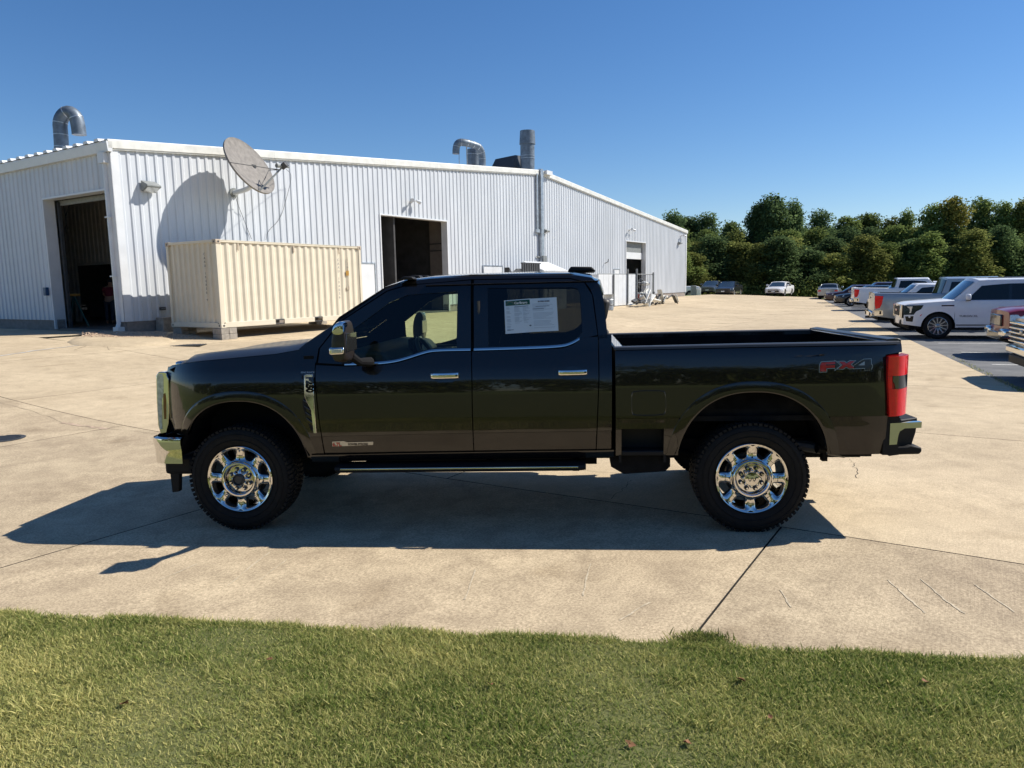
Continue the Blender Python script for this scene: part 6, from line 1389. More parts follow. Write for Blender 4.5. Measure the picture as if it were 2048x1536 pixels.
mb = MB(); mb.tube([WB(fs[0], OFF, ft_+.02), WB(fs[4], OFF, ft_+.02)], .03, 8); mb.tube([WB(fs[3], OFF+.05, fz(fs[4])+.08), WB(fs[4], OFF+.05, fz(fs[4])+.08)], .03, 8); mb.build('fence_rail', 'gsteel', fn, smooth=True)
for k in range(8): s_ = fs[3]+(fs[4]-fs[3])*(k+.5)/8; mb = MB(); mb.tube([WB(s_, OFF+.05, fz(s_)+.08), WB(s_, OFF+.05, ft_)], .012, 5); mb.build('fence_bar', 'gsteel', fn)
# return leg of the enclosure to the wall with its posts
for k in range(4): wbox('fence_panel', 'trimw', fs[0]-.03, fs[0], .1+.82*k, .1+.82*k+.8, .8, ft_, fn)
rs = random.Random(5)
def debris(name, label, cat, s_, d_, z_, m_, dims, rot):
    p = WB(s_, d_, z_); mb = MB(); mb.box((0, 0, 0), dims); o = mb.build(name, m_, bevel=min(dims)*.2); o.matrix_world = Matrix.Translation(p) @ Matrix.Rotation(BANG, 4, 'Z') @ Matrix.Rotation(rot[1], 4, 'Y') @ Matrix.Rotation(rot[0], 4, 'X'); return tag(o, label, cat, 'car body scraps heaped by the fence')
labs = ['dark body panel scraps heaped against the fence gate', 'pale body trim strips leaning on the fence gate']
for k in range(26):
    s_ = rs.uniform(fs[2]-1.0, fs[4]+1.6); d_ = OFF+rs.uniform(.3, 1.3); dark_ = rs.random() < .6
    debris('scrap_metal', labs[0 if dark_ else 1], 'scrap', s_, d_, fz(s_)+rs.uniform(.1, .55), 'dsteel' if dark_ else 'trimt', (rs.uniform(.5, 1.3), rs.uniform(.1, .35), rs.uniform(.03, .12)), (rs.uniform(-.7, .7), rs.uniform(-1.1, 1.1)))
for k in range(14):
    s_ = rs.uniform(fs[3]+.2, fs[4]-.1); c_ = rs.random(); 
    debris('scrap_metal', 'scrap car parts piled up behind the barred fence gate' if c_ < .85 else 'reddish scrap bit behind the barred fence gate', 'scrap', s_, OFF-rs.uniform(.3, 1.2), fz(s_)+rs.uniform(.3, 1.7), 'dsteel' if c_ < .5 else ('trimt' if c_ < .85 else 'cred'), (rs.uniform(.4, 1.0), rs.uniform(.2, .5), rs.uniform(.08, .3)), (rs.uniform(-.9, .9), rs.uniform(-.9, .9)))
bs, bz_ = wallpt(1217, 608, OFF+1.2); br = thing('steel_drum', 'grey ribbed steel drum standing before the white fence', 'drum', (0, 0, 0)); bp_ = WB(bs, OFF+1.2, 0); g0 = float(zg(bp_.x, bp_.y))
mb = MB(); mb.lathe([(.001, 0), (.29, 0), (.29, .28), (.305, .30), (.29, .32), (.29, .58), (.305, .60), (.29, .62), (.29, .88), (.30, .90), (.28, .90), (.27, .87), (.001, .87)], (bp_.x, bp_.y, g0), 'z', 24); mb.build('drum_body', 'alu', br, smooth=True)
mb = MB(); mb.lathe([(.29, .27), (.31, .30), (.29, .33)], (bp_.x, bp_.y, g0), 'z', 24); mb.build('drum_hoop', 'dsteel', br, smooth=True)
# lean-to shed with ribbed sloping top, slatted racks beside it
sh = thing('small_shed', 'small white shed with a sloping ribbed lid showing over the truck roof', 'shed', (0, 0, 0))
s0, zt0 = wallpt(1084, 521, 2.6); s1, zt1 = wallpt(1133, 541, 2.6)
for a0, a1, d0, d1, z0, z1, nm in ((s0, s1, 2.55, 2.6, .4, zt1-.05, 'shed_front'), (s0, s0+.05, .3, 2.6, .4, zt1-.05, 'shed_side'), (s1-.05, s1, .3, 2.6, .4, zt1-.05, 'shed_side')): wbox(nm, 'trimw', a0, a1, d0, d1, z0, z1, sh)
for k in range(9):
    a = s0+(s1-s0)*k/9; b = s0+(s1-s0)*(k+1)/9-.03; mb = MB(); mb.add([WB(a, 2.7, zt1), WB(b, 2.7, zt1), WB(b, 1.4, zt0), WB(a, 1.4, zt0), WB(a, 2.7, zt1-.05), WB(b, 2.7, zt1-.05), WB(b, 1.4, zt0-.05), WB(a, 1.4, zt0-.05)], [(0, 1, 2, 3), (4, 7, 6, 5), (0, 4, 5, 1), (1, 5, 6, 2), (2, 6, 7, 3), (3, 7, 4, 0)]); mb.build('lid_slat', 'trimw', sh)
for k in range(3): s_ = s0+.1+k*.5; mb = MB(); mb.tube([WB(s_, 2.64, .5), WB(s_, 2.64, zt1-.1)], .02, 5); mb.build('shed_post', 'gsteel', sh)
rk = thing('slatted_rack', 'black slatted rack sticking up left of the small white shed', 'rack', (0, 0, 0))
s2, z2 = wallpt(1043, 547, 2.6); s3, z3 = wallpt(1081, 526, 2.6)
mb = MB(); mb.bb(0, 1, 0, 1, 0, 1); mb = MB()
for a0, a1, z0, z1 in ((s2, s3, z2-.02, z2+.06), (s2+.1, s3, z3-.06, z3)): 
    vs = [WB(a, h, z) for z in (z0, z1) for h in (2.5, 2.62) for a in (a0, a1)]; mb.add(vs, [(0, 2, 3, 1), (4, 5, 7, 6), (0, 1, 5, 4), (2, 6, 7, 3), (0, 4, 6, 2), (1, 3, 7, 5)])
mb.build('rack_frame', 'dsteel', rk)
for k in range(8): a = s2+.05+(s3-s2-.1)*k/8; wbox('rack_slat', 'dsteel', a, a+(s3-s2)/14, 2.56, 2.64, z2, z3-.03, rk)
wbox('rack_leg', 'dsteel', s2, s2+.08, 2.5, 2.6, .5, z2, rk); wbox('rack_leg', 'dsteel', s3-.08, s3, 2.5, 2.6, .5, z2, rk)
s2, z2 = wallpt(1012, 549, 2.4); s3, z3 = wallpt(1041, 541, 2.4)
mb = MB(); q_ = [(0, 0), (.0, .35), (.25, .12), (.9, .16), (1.2, .30), (1.5, .1), (1.5, 0)]; mb.prism([(s2+(s3-s2)*u/1.5, z2-.6+(.6 if v > 0 else 0)+v) for u, v in q_], lambda u, v, t: tuple(WB(u, 2.3+t, v)), .3); tag(mb.build('scrap_bumper', 'dsteel'), 'dark scrap bumper lying left of the slatted rack', 'scrap')
s_, z_ = wallpt(1090, 518, .3); mt = thing('meter_box', 'grey electric meter box on the wall above the small shed', 'meter box', (0, 0, 0)); wbox('meter_case', 'gsteel', s_-.22, s_+.22, .04, .32, z_-.35, z_+.2, mt, .02)
mb = MB(); mb.tube([WB(s_-.3, .1, z_+.1), WB(s_-.6, .1, z_+.15)], .05, 8); mb.tube([WB(s_, .18, z_-.3), WB(s_, .18, .8)], .04, 8); mb.build('meter_pipe', 'gsteel', mt, smooth=True)

# inside the left doorway: sawhorse stand, a car under repair and a man in a maroon shirt bent over it
def lwp(px, py, dep):   # point inside the eave wall at depth dep
    d = ray(px, py); b = B0+DV*dep; A = np.array([[d[0], -LV[0]], [d[1], -LV[1]]]); k, t = np.linalg.solve(A, b); return Vector((d[0]*k, d[1]*k, EYE+d[2]*k))
st = thing('sawhorse_stand', 'green folding work stand with yellow top just inside the left doorway', 'work stand', (0, 0, 0))
p0 = lwp(147, 590, 1.2)
for px in (140, 178):
    p1 = lwp(px, 655, 1.2); p1.z = Z_FLOOR; mb = MB(); mb.tube([p0+Vector((0, 0, -.02)), p1], .035, 8); mb.build('leg', 'jade', st, smooth=True)
p1 = lwp(150, 655, 2.0); p1.z = Z_FLOOR; mb = MB(); mb.tube([p0, p1], .035, 8); mb.build('leg', 'jade', st, smooth=True)
mb = MB(); mb.box(p0, (.42, .2, .09), rot=Matrix.Rotation(.5, 3, 'Z')); mb.build('stand_top', 'yellow', st, bevel=.02)
pc = lwp(196, 640, 5.0); cc_ = car('car_under_repair', 'dark car under repair inside the left doorway, hood towards the man', 'car', (pc.x-1.2, pc.y+.3, Z_FLOOR), 150, dict(sedan, paint='badge_dk'))
hg = MB(); h0 = lwp(134, 405, 1.0); h1 = lwp(133, 450, 1.0); hg.tube([lwp(125, 400, 1.0), h1+Vector((0, 0, .3)), h1, h1+Vector((.06, 0, -.12)), h1+Vector((0, 0, -.22)), h1+Vector((-.06, 0, -.12)), h1], .014, 6); hg.tube([lwp(142, 400, 1.0), h1+Vector((0, 0, .3))], .014, 6); tag(hg.build('hanging_rope', 'dsteel', smooth=True), 'looped rope hanging inside the left doorway', 'rope')
def skin_body(name, J, E_, rad, m, parent, lvl=2):
    me = bpy.data.meshes.new(name); me.from_pydata(J, E_, []); o = bpy.data.objects.new(name, me); COL.objects.link(o); o.parent = parent; me.materials.append(M[m])
    md = o.modifiers.new('skin', 'SKIN'); sv = me.skin_vertices[0].data
    for i, r in enumerate(rad): sv[i].radius = (r, r) if not isinstance(r, tuple) else r; sv[i].use_root = (i == 0)
    md.use_smooth_shade = True; sb = o.modifiers.new('sub', 'SUBSURF'); sb.levels = lvl; sb.render_levels = lvl; return o
pz = lwp(218, 598, 2.5); fx = Vector((-.55, .83, 0)).normalized(); sx_ = Vector((fx.y, -fx.x, 0))
man = thing('person', 'man in maroon shirt bending over a car inside the left doorway', 'person', (pz.x, pz.y, Z_FLOOR), math.atan2(1.0, -.25))
# local frame: +x is the way he leans (towards the car), y across, z up
skin_body('body', [(0, 0, .93), (.08, 0, 1.12), (.22, 0, 1.33), (.28, 0, 1.44), (.36, 0, 1.54), (.41, 0, 1.62), (.22, .19, 1.36), (.34, .26, 1.12), (.52, .18, 1.02), (.60, .16, 1.0), (.22, -.19, 1.36), (.36, -.26, 1.12), (.54, -.16, 1.02), (.62, -.14, 1.0), (0, .10, .86), (.05, .12, .48), (-.02, .12, .09), (.12, .13, .04), (0, -.10, .86), (-.08, -.12, .48), (-.2, -.12, .09), (-.06, -.13, .04)],
          [(0, 1), (1, 2), (2, 3), (3, 4), (4, 5), (2, 6), (6, 7), (7, 8), (8, 9), (2, 10), (10, 11), (11, 12), (12, 13), (0, 14), (14, 15), (15, 16), (16, 17), (0, 18), (18, 19), (19, 20), (20, 21)],
          [.13, .13, .14, .06, .085, .09, .065, .045, .035, .035, .065, .045, .035, .035, .085, .06, .045, .045, .085, .06, .045, .045], 'skin', man)
skin_body('shirt', [(.02, 0, .98), (.09, 0, 1.14), (.22, 0, 1.33), (.22, .19, 1.35), (.30, .24, 1.2), (.22, -.19, 1.35), (.30, -.24, 1.2)], [(0, 1), (1, 2), (2, 3), (3, 4), (2, 5), (5, 6)], [.165, .165, .165, .085, .075, .085, .075], 'maroon', man)
skin_body('trousers', [(0, 0, .95), (0, .10, .84), (.05, .12, .48), (-.02, .12, .12), (0, -.10, .84), (-.08, -.12, .48), (-.2, -.12, .12)], [(0, 1), (1, 2), (2, 3), (0, 4), (4, 5), (5, 6)], [.15, .105, .08, .07, .105, .08, .07], 'denim', man)
mb = MB(); mb.lathe([(.001, .12), (.06, .105), (.095, .06), (.105, .0), (.09, -.05), (.02, -.06)], (.40, 0, 1.60), 'z', 16); mb.build('hair', 'hair', man, smooth=True)
# things glimpsed through the gable door
tb = MB()
lt = thing('strip_light', 'lit ceiling tube glowing inside the middle doorway', 'light', (0, 0, 0)); d0_ = at_dist(786, 458, 44); d1_ = at_dist(815, 458, 45.5)
mb = MB(); mb.tube([d0_, d1_], .05, 8); mb.build('tube', 'lamp', lt); mb = MB(); mb.box((d0_+d1_)/2+Vector((0, 0, .12)), ((d1_-d0_).length, .25, .08), rot=Matrix.Rotation(math.atan2((d1_-d0_).y, (d1_-d0_).x), 3, 'Z')); mb.build('fitting', 'trimw', lt)
pv = WB(15.1, -7, 0); car('van_inside', 'dark van standing deep inside the middle doorway', 'van', (pv.x, pv.y, Z_FLOOR), math.degrees(BANG)+90, dict(suv, paint='badge_dk', roof=2.4, items=[], polys=[]))

# ------------------------------------------------------------------ ground details
def ribbon(pts, w, name, m, dz=.002, jit=.0):
    mb = MB(); G = [gpt(px, py) for px, py in pts]; P_ = sub([tuple(g[:2]) for g in G], 6); rq = random.Random(len(pts)*7+int(pts[0][0])); Q = [(x+rq.uniform(-jit, jit), y+rq.uniform(-jit, jit)) for x, y in P_]
    A, Bv = [], []
    for i, (x, y) in enumerate(Q):
        a = Q[max(0, i-1)]; b = Q[min(len(Q)-1, i+1)]; t = Vector((b[0]-a[0], b[1]-a[1])).normalized(); ww = w*rq.uniform(.4, 1.3); n = Vector((-t.y, t.x))*ww/2
        A.append((x+n.x, y+n.y, float(zg(x, y))+dz)); Bv.append((x-n.x, y-n.y, float(zg(x, y))+dz))
    mb.strip(A, Bv); o = mb.build(name, m, lot, recalc=False); return o
for pts in ([(1700, 918), (1706, 930), (1716, 944), (1714, 958)], [(0, 806), (60, 820), (130, 846)], [(215, 857), (330, 870)], [(1262, 960), (1250, 975), (1222, 998)], [(1130, 938), (1290, 950)], [(150, 700), (240, 668)], [(206, 679), (218, 700)]):
    ribbon(pts, .005 if pts[0][1] > 780 else .012, 'crack', 'joint', .003, .02)
ribbon([(128, 845), (165, 852), (218, 858)], .08, 'crack_patch', 'gravel', .004, .03)
ribbon([(0, 712), (80, 700), (165, 690)], .09, 'crack_patch', 'trimt', .004, .03)
for pts in ([(455, 1172), (500, 1135), (540, 1104)], [(520, 1160), (575, 1118)], [(1166, 1192), (1172, 1160), (1181, 1128)], [(1775, 1160), (1815, 1195), (1850, 1226)], [(1840, 1158), (1890, 1200), (1930, 1228)], [(1560, 1180), (1582, 1215)], [(1950, 1170), (2030, 1225)], [(1240, 1240), (1300, 1205)], [(320, 1160), (395, 1128)], [(930, 1200), (950, 1140)]):
    ribbon(pts, .013, 'scuff_mark', 'scuff', .0025, .004)
# drain cover at the left edge and the grate near the island
g = gpt(8, 877); mb = MB(); mb.lathe([(.001, .006), (.24, .006), (.25, .004), (.25, .0)], tuple(g), 'z', 32); dcv = mb.build('drain_cover', 'dsteel', smooth=True); tag(dcv, 'round dark iron drain cover at the left picture edge', 'drain cover')
for k in range(-4, 5): mb = MB(); l_ = math.sqrt(.04-(k*.045)**2); mb.bb(g[0]-l_, g[0]+l_, g[1]+k*.045-.012, g[1]+k*.045+.012, g[2]+.006, g[2]+.011); mb.build('cover_rib', 'dsteel', dcv)
g = gpt(376, 690.5); dg = thing('drain_grate', 'dark rectangular drain grate in the concrete before the container', 'drain grate', (g[0], g[1], g[2]+.002), .1); mb = MB(); mb.bb(-.42, .42, -.30, .30, -.01, .002); mb.build('grate_pit', 'joint', dg)
for k in range(12): x = -.38+.069*k; mb = MB(); mb.bb(x, x+.03, -.28, .28, .002, .014); mb.build('grate_bar', 'dsteel', dg)
# low concrete island nose with gravel at the corner of the building
isl = [(135, 684), (150, 676), (178, 671), (220, 670), (280, 671), (330, 674), (352, 682), (330, 690), (250, 694), (180, 692), (145, 690)]
G = [gpt(*p) for p in isl]; c0 = np.mean(G, axis=0); mb = MB(); rows = []
for f_, h in ((1.04, -.02), (1., .01), (.93, .045), (.82, .07), (.5, .075), (.02, .075)): rows.append([(c0[0]+(q[0]-c0[0])*f_, c0[1]+(q[1]-c0[1])*f_, float(zg(c0[0]+(q[0]-c0[0])*f_, c0[1]+(q[1]-c0[1])*f_))+h) for q in G+[G[0]]])
for a, b in zip(rows[:-1], rows[1:]): mb.strip(a, b)
mb.build('island_kerb', 'conc', smooth=2, kind='structure')
mb = MB(); rq = random.Random(3)
for k in range(1500):
    px, py = rq.gauss(265, 70), rq.uniform(668, 679)
    if not 165 < px < 400: continue
    q = gpt(px, py); s_ = rq.uniform(.018, .045); e = s_; z_ = q[2]+(.07 if px < 335 else .0)+.01
    mb.box((q[0], q[1], z_), (e*rq.uniform(.7, 1.5), e*rq.uniform(.7, 1.4), e*.7), rot=Matrix.Rotation(rq.uniform(0, 3), 3, 'Z') @ Matrix.Rotation(rq.uniform(-.6, .6), 3, 'X'), top=.6)
mb.build('gravel', 'gravel', kind='stuff')

# ------------------------------------------------------------------ trees
def crown_mesh(seed, h, r, nleaf, leaf, shape=0):
    g = np.random.default_rng(seed); nb = 42; B_ = []
    for k in range(nb):
        t = (k+.5)/nb; z = h*(.12+.86*t); rr_ = r*(math.sin(PI*min(1, (.16+.80*t)))**.75 if shape == 0 else (1-t)**.55+.1)*g.uniform(.6, 1.05); a = k*2.4+g.uniform(-.6, .6); rad = rr_*g.uniform(.45, .78)*(1-.35*t); br = r*g.uniform(.13, .38)*(1-.25*t); B_.append((rad*math.cos(a), rad*math.sin(a), z, br))
    for k in range(10): t = g.uniform(.3, .95); B_.append((g.normal(0, r*.15), g.normal(0, r*.15), h*t, r*.42*(1-.4*t)))
    B_ = np.array(B_); w = B_[:, 3]**2; idx = g.choice(len(B_), nleaf, p=w/w.sum()); b = B_[idx]
    d = g.normal(size=(nleaf, 3)); d /= np.linalg.norm(d, axis=1)[:, None]; rad = b[:, 3]*g.uniform(.35, 1.35, nleaf)**.8
    rad *= 1+.18*np.sin(d[:, 0]*7+b[:, 0]*3)*np.cos(d[:, 2]*8+b[:, 1])
    c = b[:, :3]+d*rad[:, None]*np.array([1, 1, .85]); n = d+g.normal(size=(nleaf, 3))*.75+np.array([.25, -.1, .75]); n /= np.linalg.norm(n, axis=1)[:, None]
    u = np.cross(n, g.normal(size=(nleaf, 3))); u /= np.linalg.norm(u, axis=1)[:, None]; v = np.cross(n, u); sz = leaf*g.uniform(.5, 1.3, nleaf)[:, None]
    V = np.stack([c+u*sz, c+v*sz*.62, c-u*sz, c-v*sz*.62], 1).reshape(-1, 3)
    me = bpy.data.meshes.new('crown'); me.vertices.add(len(V)); me.vertices.foreach_set('co', V.ravel()); me.loops.add(nleaf*4); me.loops.foreach_set('vertex_index', np.arange(nleaf*4)); me.polygons.add(nleaf); me.polygons.foreach_set('loop_start', np.arange(nleaf)*4); me.polygons.foreach_set('loop_total', np.full(nleaf, 4)); me.update()
    tone = np.repeat(np.clip(g.uniform(0, 1, nleaf)*.6+.4*g.uniform(0, 1, len(B_))[idx], 0, 1), 4); at = me.attributes.new('tone', 'FLOAT', 'POINT'); at.data.foreach_set('value', tone.astype(np.float32)); return me
CR = [crown_mesh(100+k, 9., 3.3, 17000, .135, 0) for k in range(5)]+[crown_mesh(120+k, 9., 3.0, 15000, .12, 0) for k in range(2)]
def trunk_mesh(seed, h=6.):
    g = random.Random(seed); mb = MB(); mb.tube([(0, 0, -.3), (.05, .02, h*.3), (-.05, .08, h*.65), (.1, 0, h)], [.20, .16, .12, .05], 8)
    for k in range(6): a = k*1.1+g.random(); z = h*(.22+.11*k); mb.tube([(0, 0, z), (math.cos(a)*.8, math.sin(a)*.8, z+.7), (math.cos(a)*1.7, math.sin(a)*1.7, z+1.6)], [.08, .055, .025], 6)
    o = mb.build('trunk', 'bark', smooth=True); me = o.data; bpy.data.objects.remove(o); return me
TKM = [trunk_mesh(k) for k in range(3)]
_mats = ['leaf_a', 'leaf_b', 'leaf_c', 'leaf_d']; CRM = {}
def tree(px, ptop, y, wid, cr_i, leaf, label, group=None, seed=0):
    top = at_dist(px, ptop, y); g0 = float(zg(top.x, y))-.2; H_ = top.z-g0; t = thing('tree', label, 'tree', (top.x, y, g0), seed*1.7, group)
    key = (cr_i, leaf)
    if key not in CRM: m_ = CR[cr_i].copy(); m_.materials.append(M[leaf]); CRM[key] = m_
    c = bpy.data.objects.new('crown', CRM[key]); COL.objects.link(c); c.parent = t; c.scale = (wid/5.6, wid/5.6, H_/9.3)
    k = bpy.data.objects.new('trunk', TKM[seed % 3]); COL.objects.link(k); k.parent = t; k.scale = (H_/9, H_/9, H_/9.5); return t
named = [(1345, 424, 104, 7, 0, 'leaf_c', 'dark leafy tree rising just right of the building end'), (1372, 432, 108, 8, 1, 'leaf_c', 'dark round-topped tree second from the building end'), (1412, 427, 106, 8.5, 2, 'leaf_c', 'broad dark tree between the building end and the dip in the treeline'),
    (1462, 441, 110, 6, 3, 'leaf_a', 'shorter tree at the dip left of the tallest dark tree'), (1550, 384, 98, 8.5, 4, 'leaf_c', 'tallest dark round oak standing above the treeline centre'), (1518, 402, 99, 6, 1, 'leaf_c', 'dark left shoulder tree beside the tallest oak'), (1590, 402, 99, 5.5, 0, 'leaf_c', 'dark right shoulder tree beside the tallest oak'),
    (1642, 421, 103, 8, 2, 'leaf_c', 'dark tree just right of the tallest oak'), (1690, 427, 106, 8, 5, 'leaf_a', 'mid green tree in the even stretch of treeline right of the oak'), (1735, 424, 108, 8, 3, 'leaf_a', 'mid green tree left of the small pointed one'), (1782, 432, 104, 8, 6, 'leaf_b', 'olive tree before the yellowing big one'),
    (1814, 421, 102, 4.6, 0, 'leaf_a', 'narrow pointed tree left of the yellowing big tree'), (1868, 405, 94, 6.5, 4, 'leaf_a', 'green left half of the big tree group on the right'), (1910, 385, 93, 8, 5, 'leaf_d', 'big tree with yellowing leaves on the right'), (1965, 397, 98, 8, 2, 'leaf_a', 'tall green tree right of the yellowing one'),
    (2010, 400, 96, 7.5, 6, 'leaf_a', 'tall green tree near the right picture edge'), (2052, 394, 95, 7, 1, 'leaf_b', 'olive tree cut by the right picture edge')]
for i, (px, pt, y, w, c, lf, lb) in enumerate(named): tree(px, pt, y, w, c, lf, lb, seed=i)
rt = random.Random(9)
def ordn(i):
    u = ['', 'first', 'second', 'third', 'fourth', 'fifth', 'sixth', 'seventh', 'eighth', 'ninth', 'tenth', 'eleventh', 'twelfth', 'thirteenth', 'fourteenth', 'fifteenth', 'sixteenth', 'seventeenth', 'eighteenth', 'nineteenth', 'twentieth']
    k = i+1; return u[k] if k <= 20 else ('thirtieth' if k == 30 else 'twenty-'+u[k-20])
for i in range(30):   # nearer, lower rank whose crowns reach the ground
    px = 1352+i*25+rt.uniform(-8, 8); pt = rt.uniform(468, 505)-(22 if px > 1830 else 0); lf = rt.choice(['leaf_b', 'leaf_a', 'leaf_b', 'leaf_b', 'leaf_c'] if px < 1800 else ['leaf_a', 'leaf_c', 'leaf_b'])
    tree(px, pt, rt.uniform(86, 92), rt.uniform(6, 8), rt.randrange(7), lf, '%s bushy lower tree in front of the wood, %s from the building end' % ({'leaf_a': 'green', 'leaf_b': 'olive', 'leaf_c': 'dark'}[lf], ordn(i)), 'lower front-rank trees of the wood', seed=i)
for i in range(14):
    px = 1360+i*54+rt.uniform(-8, 8); tree(px, rt.uniform(448, 462), rt.uniform(94, 99), rt.uniform(6.5, 8), rt.randrange(7), rt.choice(['leaf_a', 'leaf_c', 'leaf_b']), 'middle-height tree in the thick of the wood, %s from the building end' % ordn(i), 'middle-rank trees of the wood', seed=i)
# undergrowth and the deeper wood: one mass each
def mass(name, pts, n, sz, leaf, seed, parent=None):
    g = np.random.default_rng(seed); P_ = np.array(pts); idx = g.integers(0, len(P_), n); b = P_[idx]; d = g.normal(size=(n, 3)); d /= np.linalg.norm(d, axis=1)[:, None]; c = b[:, :3]+d*(b[:, 3]*g.uniform(.3, 1.1, n))[:, None]
    nn = d+g.normal(size=(n, 3))*.8; nn /= np.linalg.norm(nn, axis=1)[:, None]; u = np.cross(nn, g.normal(size=(n, 3))); u /= np.linalg.norm(u, axis=1)[:, None]; v = np.cross(nn, u); s_ = sz*g.uniform(.5, 1.3, n)[:, None]
    V = np.stack([c+u*s_, c+v*s_*.6, c-u*s_, c-v*s_*.6], 1).reshape(-1, 3); me = bpy.data.meshes.new(name); me.vertices.add(len(V)); me.vertices.foreach_set('co', V.ravel()); me.loops.add(n*4); me.loops.foreach_set('vertex_index', np.arange(n*4)); me.polygons.add(n); me.polygons.foreach_set('loop_start', np.arange(n)*4); me.polygons.foreach_set('loop_total', np.full(n, 4)); me.update()
    at = me.attributes.new('tone', 'FLOAT', 'POINT'); at.data.foreach_set('value', np.repeat(g.uniform(0, 1, n), 4).astype(np.float32)); me.materials.append(M[leaf]); o = bpy.data.objects.new(name, me); COL.objects.link(o); o['kind'] = 'stuff'; return o
rm = random.Random(2)
mass('undergrowth', [(x+rm.uniform(-1, 1), 84.5+.02*x+rm.uniform(-1, 1), -1+rm.uniform(.2, 1.6), rm.uniform(.9, 1.8)) for x in np.arange(14, 84, 1.0)], 60000, .15, 'leaf_b', 1)
mass('deep_wood', [(x, rm.uniform(106, 120), rm.uniform(0, 8.4), 2.6) for x in np.arange(14, 110, .6)], 70000, .25, 'leaf_c', 2)
# the wood on the other side of the lawn, behind the viewpoint; it shows in the truck's paint and glass
mass('wood_beyond_lawn', [(x+rm.uniform(-2, 2), -42+rm.uniform(-4, 4), rm.uniform(0, 8.5), 2.8) for x in np.arange(-90, 90, .9)], 60000, .40, 'leaf_b', 3)

# ------------------------------------------------------------------ lawn blades, fallen leaves and joint weeds
def blades(name, n, region, hmin, hmax, mtl, seed, wid=.0022):
    g = np.random.default_rng(seed); x, y = region(g, n); n = len(x)
    patch = .5+.5*np.sin(x*2.1+1.3*np.sin(y*2.7))*np.cos(y*3.1+1.7*np.sin(x*1.3)); p2 = .5+.5*np.sin(x*9+2*np.sin(y*7))*np.cos(y*11+x*3)
    h = g.uniform(hmin, hmax, n)*(.9+.25*patch); z0 = zg(x, y)+.004; a = g.uniform(0, 2*PI, n); ln = g.uniform(.15, 1.25, n); bend = g.uniform(.1, .8, n)
    dx, dy = np.cos(a), np.sin(a); w = wid*g.uniform(.6, 1.5, n); b = g.uniform(0, 2*PI, n); wx, wy = np.cos(b)*w, np.sin(b)*w
    def P_(t, ww): lean = ln*t+bend*t*t*.6; return np.stack([x+dx*lean*h*.8+wx*ww, y+dy*lean*h*.8+wy*ww, z0+h*t*(1-.35*bend*t)], 1)
    V = np.stack([P_(0, 1), P_(0, -1), P_(.55, -.8), P_(.55, .8), P_(1, 0)], 1).reshape(-1, 3)
    k = np.arange(n)[:, None]*5; quad = k+np.array([0, 1, 2, 3]); tri = k+np.array([3, 2, 4]); L_ = np.concatenate([quad, tri], 1).ravel(); ls = (np.arange(n)[:, None]*7+np.array([0, 4])).ravel(); lt_ = np.tile([4, 3], n)
    me = bpy.data.meshes.new(name); me.vertices.add(len(V)); me.vertices.foreach_set('co', V.ravel()); me.loops.add(len(L_)); me.loops.foreach_set('vertex_index', L_); me.polygons.add(2*n); me.polygons.foreach_set('loop_start', ls); me.polygons.foreach_set('loop_total', lt_); me.update()
    lf_ = .5+.5*np.sin(x*.9+2+1.6*np.sin(y*1.9+x*.5))*np.cos(y*1.5+.7*x); tone = np.clip(g.uniform(0, 1, n)**1.7*.62+.28*patch*p2+.34*lf_**2-.06+(g.random(n) < .10)*.6, 0, 1); at = me.attributes.new('tone', 'FLOAT', 'POINT'); at.data.foreach_set('value', np.repeat(tone, 5).astype(np.float32)); me.materials.append(M[mtl]); o = bpy.data.objects.new(name, me); COL.objects.link(o); o['kind'] = 'stuff'; return o
def reg(g, n):
    x = g.uniform(-4.6, 4.6, n); u = g.uniform(0, 1, n)**.9; y1 = edge_y(x)+.006+.007*np.sin(x*5+np.sin(x*13))+g.normal(0, .012, n); y = 1.9+(y1-1.9)*u; k = np.abs(x) < y*.95+.3; return x[k], y[k]
tag(blades('grass', 430000, reg, .014, .036, 'grass', 5), None, None)
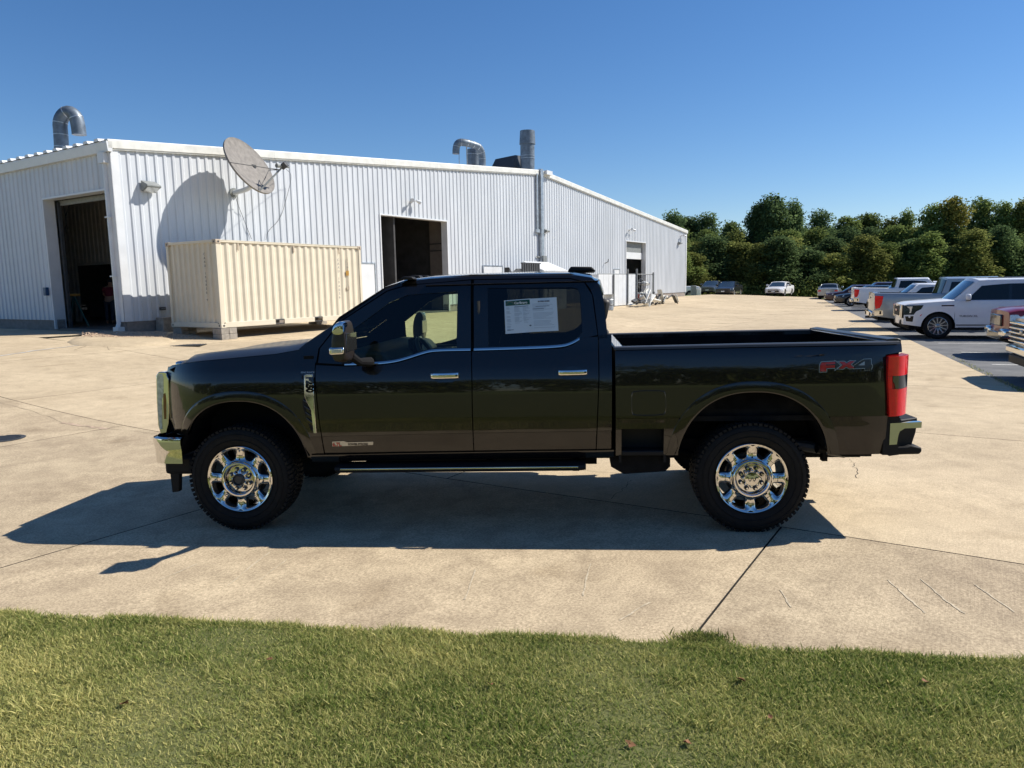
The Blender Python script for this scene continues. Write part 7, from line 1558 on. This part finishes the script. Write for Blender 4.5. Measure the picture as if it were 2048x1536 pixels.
def reg2(g, n):
    x = g.uniform(-3.8, 3.8, n); y = edge_y(x)+g.uniform(-.05, .025, n)+.008*np.sin(x*5+np.sin(x*13)); k = (np.sin(x*3.1+1)+np.sin(x*7.7) > -.4); return x[k], y[k]
blades('edge_grass', 16000, reg2, .018, .045, 'grass', 6, .0020)
def reg5(g, n):
    c = g.uniform(0, 1, (90, 2)); cx_ = (c[:, 0]-.5)*7.6; cy_ = 2.0+(edge_y(cx_)-2.0)*c[:, 1]; k = g.integers(0, 90, n); x = cx_[k]+g.normal(0, .05, n); y = cy_[k]+g.normal(0, .04, n); q = y < edge_y(x)+.01; return x[q], y[q]
blades('tall_grass', 9000, reg5, .035, .075, 'grass', 9, .0022)
def reg3(g, n):
    c = gpt(1404, 1284)[:2]; return c[0]+g.normal(0, .07, n), c[1]+np.abs(g.normal(0, .035, n))-.02
blades('joint_weed', 900, reg3, .02, .05, 'grass', 7, .003)
def reg4(g, n):
    a = gpt(2044, 783)[:2]; b = gpt(1900, 712)[:2]; t = g.uniform(0, 1, n)**2; return a[0]+(b[0]-a[0])*t+g.normal(0, .04, n), a[1]+(b[1]-a[1])*t+g.normal(0, .05, n)
blades('joint_weed', 420, reg4, .02, .05, 'grass', 8, .004)
M['dry'] = mat('dry_leaf', (.17, .075, .03), .8, noise=.3, nscale=30)
for i, (px, py) in enumerate(((1540, 1448), (1260, 1503), (1482, 1372), (820, 1262), (1850, 1375), (1190, 1290), (540, 1330), (1375, 1500), (250, 1420), (1700, 1310), (980, 1380))):
    g = gpt(px, py); mb = MB(); s_ = .016+.006*(i % 3); o_ = [(0, -1.2), (.5, -.4), (.9, .1), (.4, .3), (0, 1.2), (-.4, .3), (-.8, 0), (-.45, -.5)]
    mb.add([(u*s_, v*s_, .006*math.sin(3*u+i)) for u, v in o_]+[(0, 0, -.004)], [(k, (k+1) % 8, 8) for k in range(8)]); o = mb.build('dry_leaf', 'dry', solid=.0006); o.location = (g[0], g[1], g[2]+(.036 if g[1] < edge_y(g[0])-.05 else .012)); o.rotation_euler = (.5*math.sin(i), .4*math.cos(i*2), i*1.3); tag(o, 'curled brown dead leaf lying in the lawn', 'leaf', 'dead leaves scattered on the lawn')
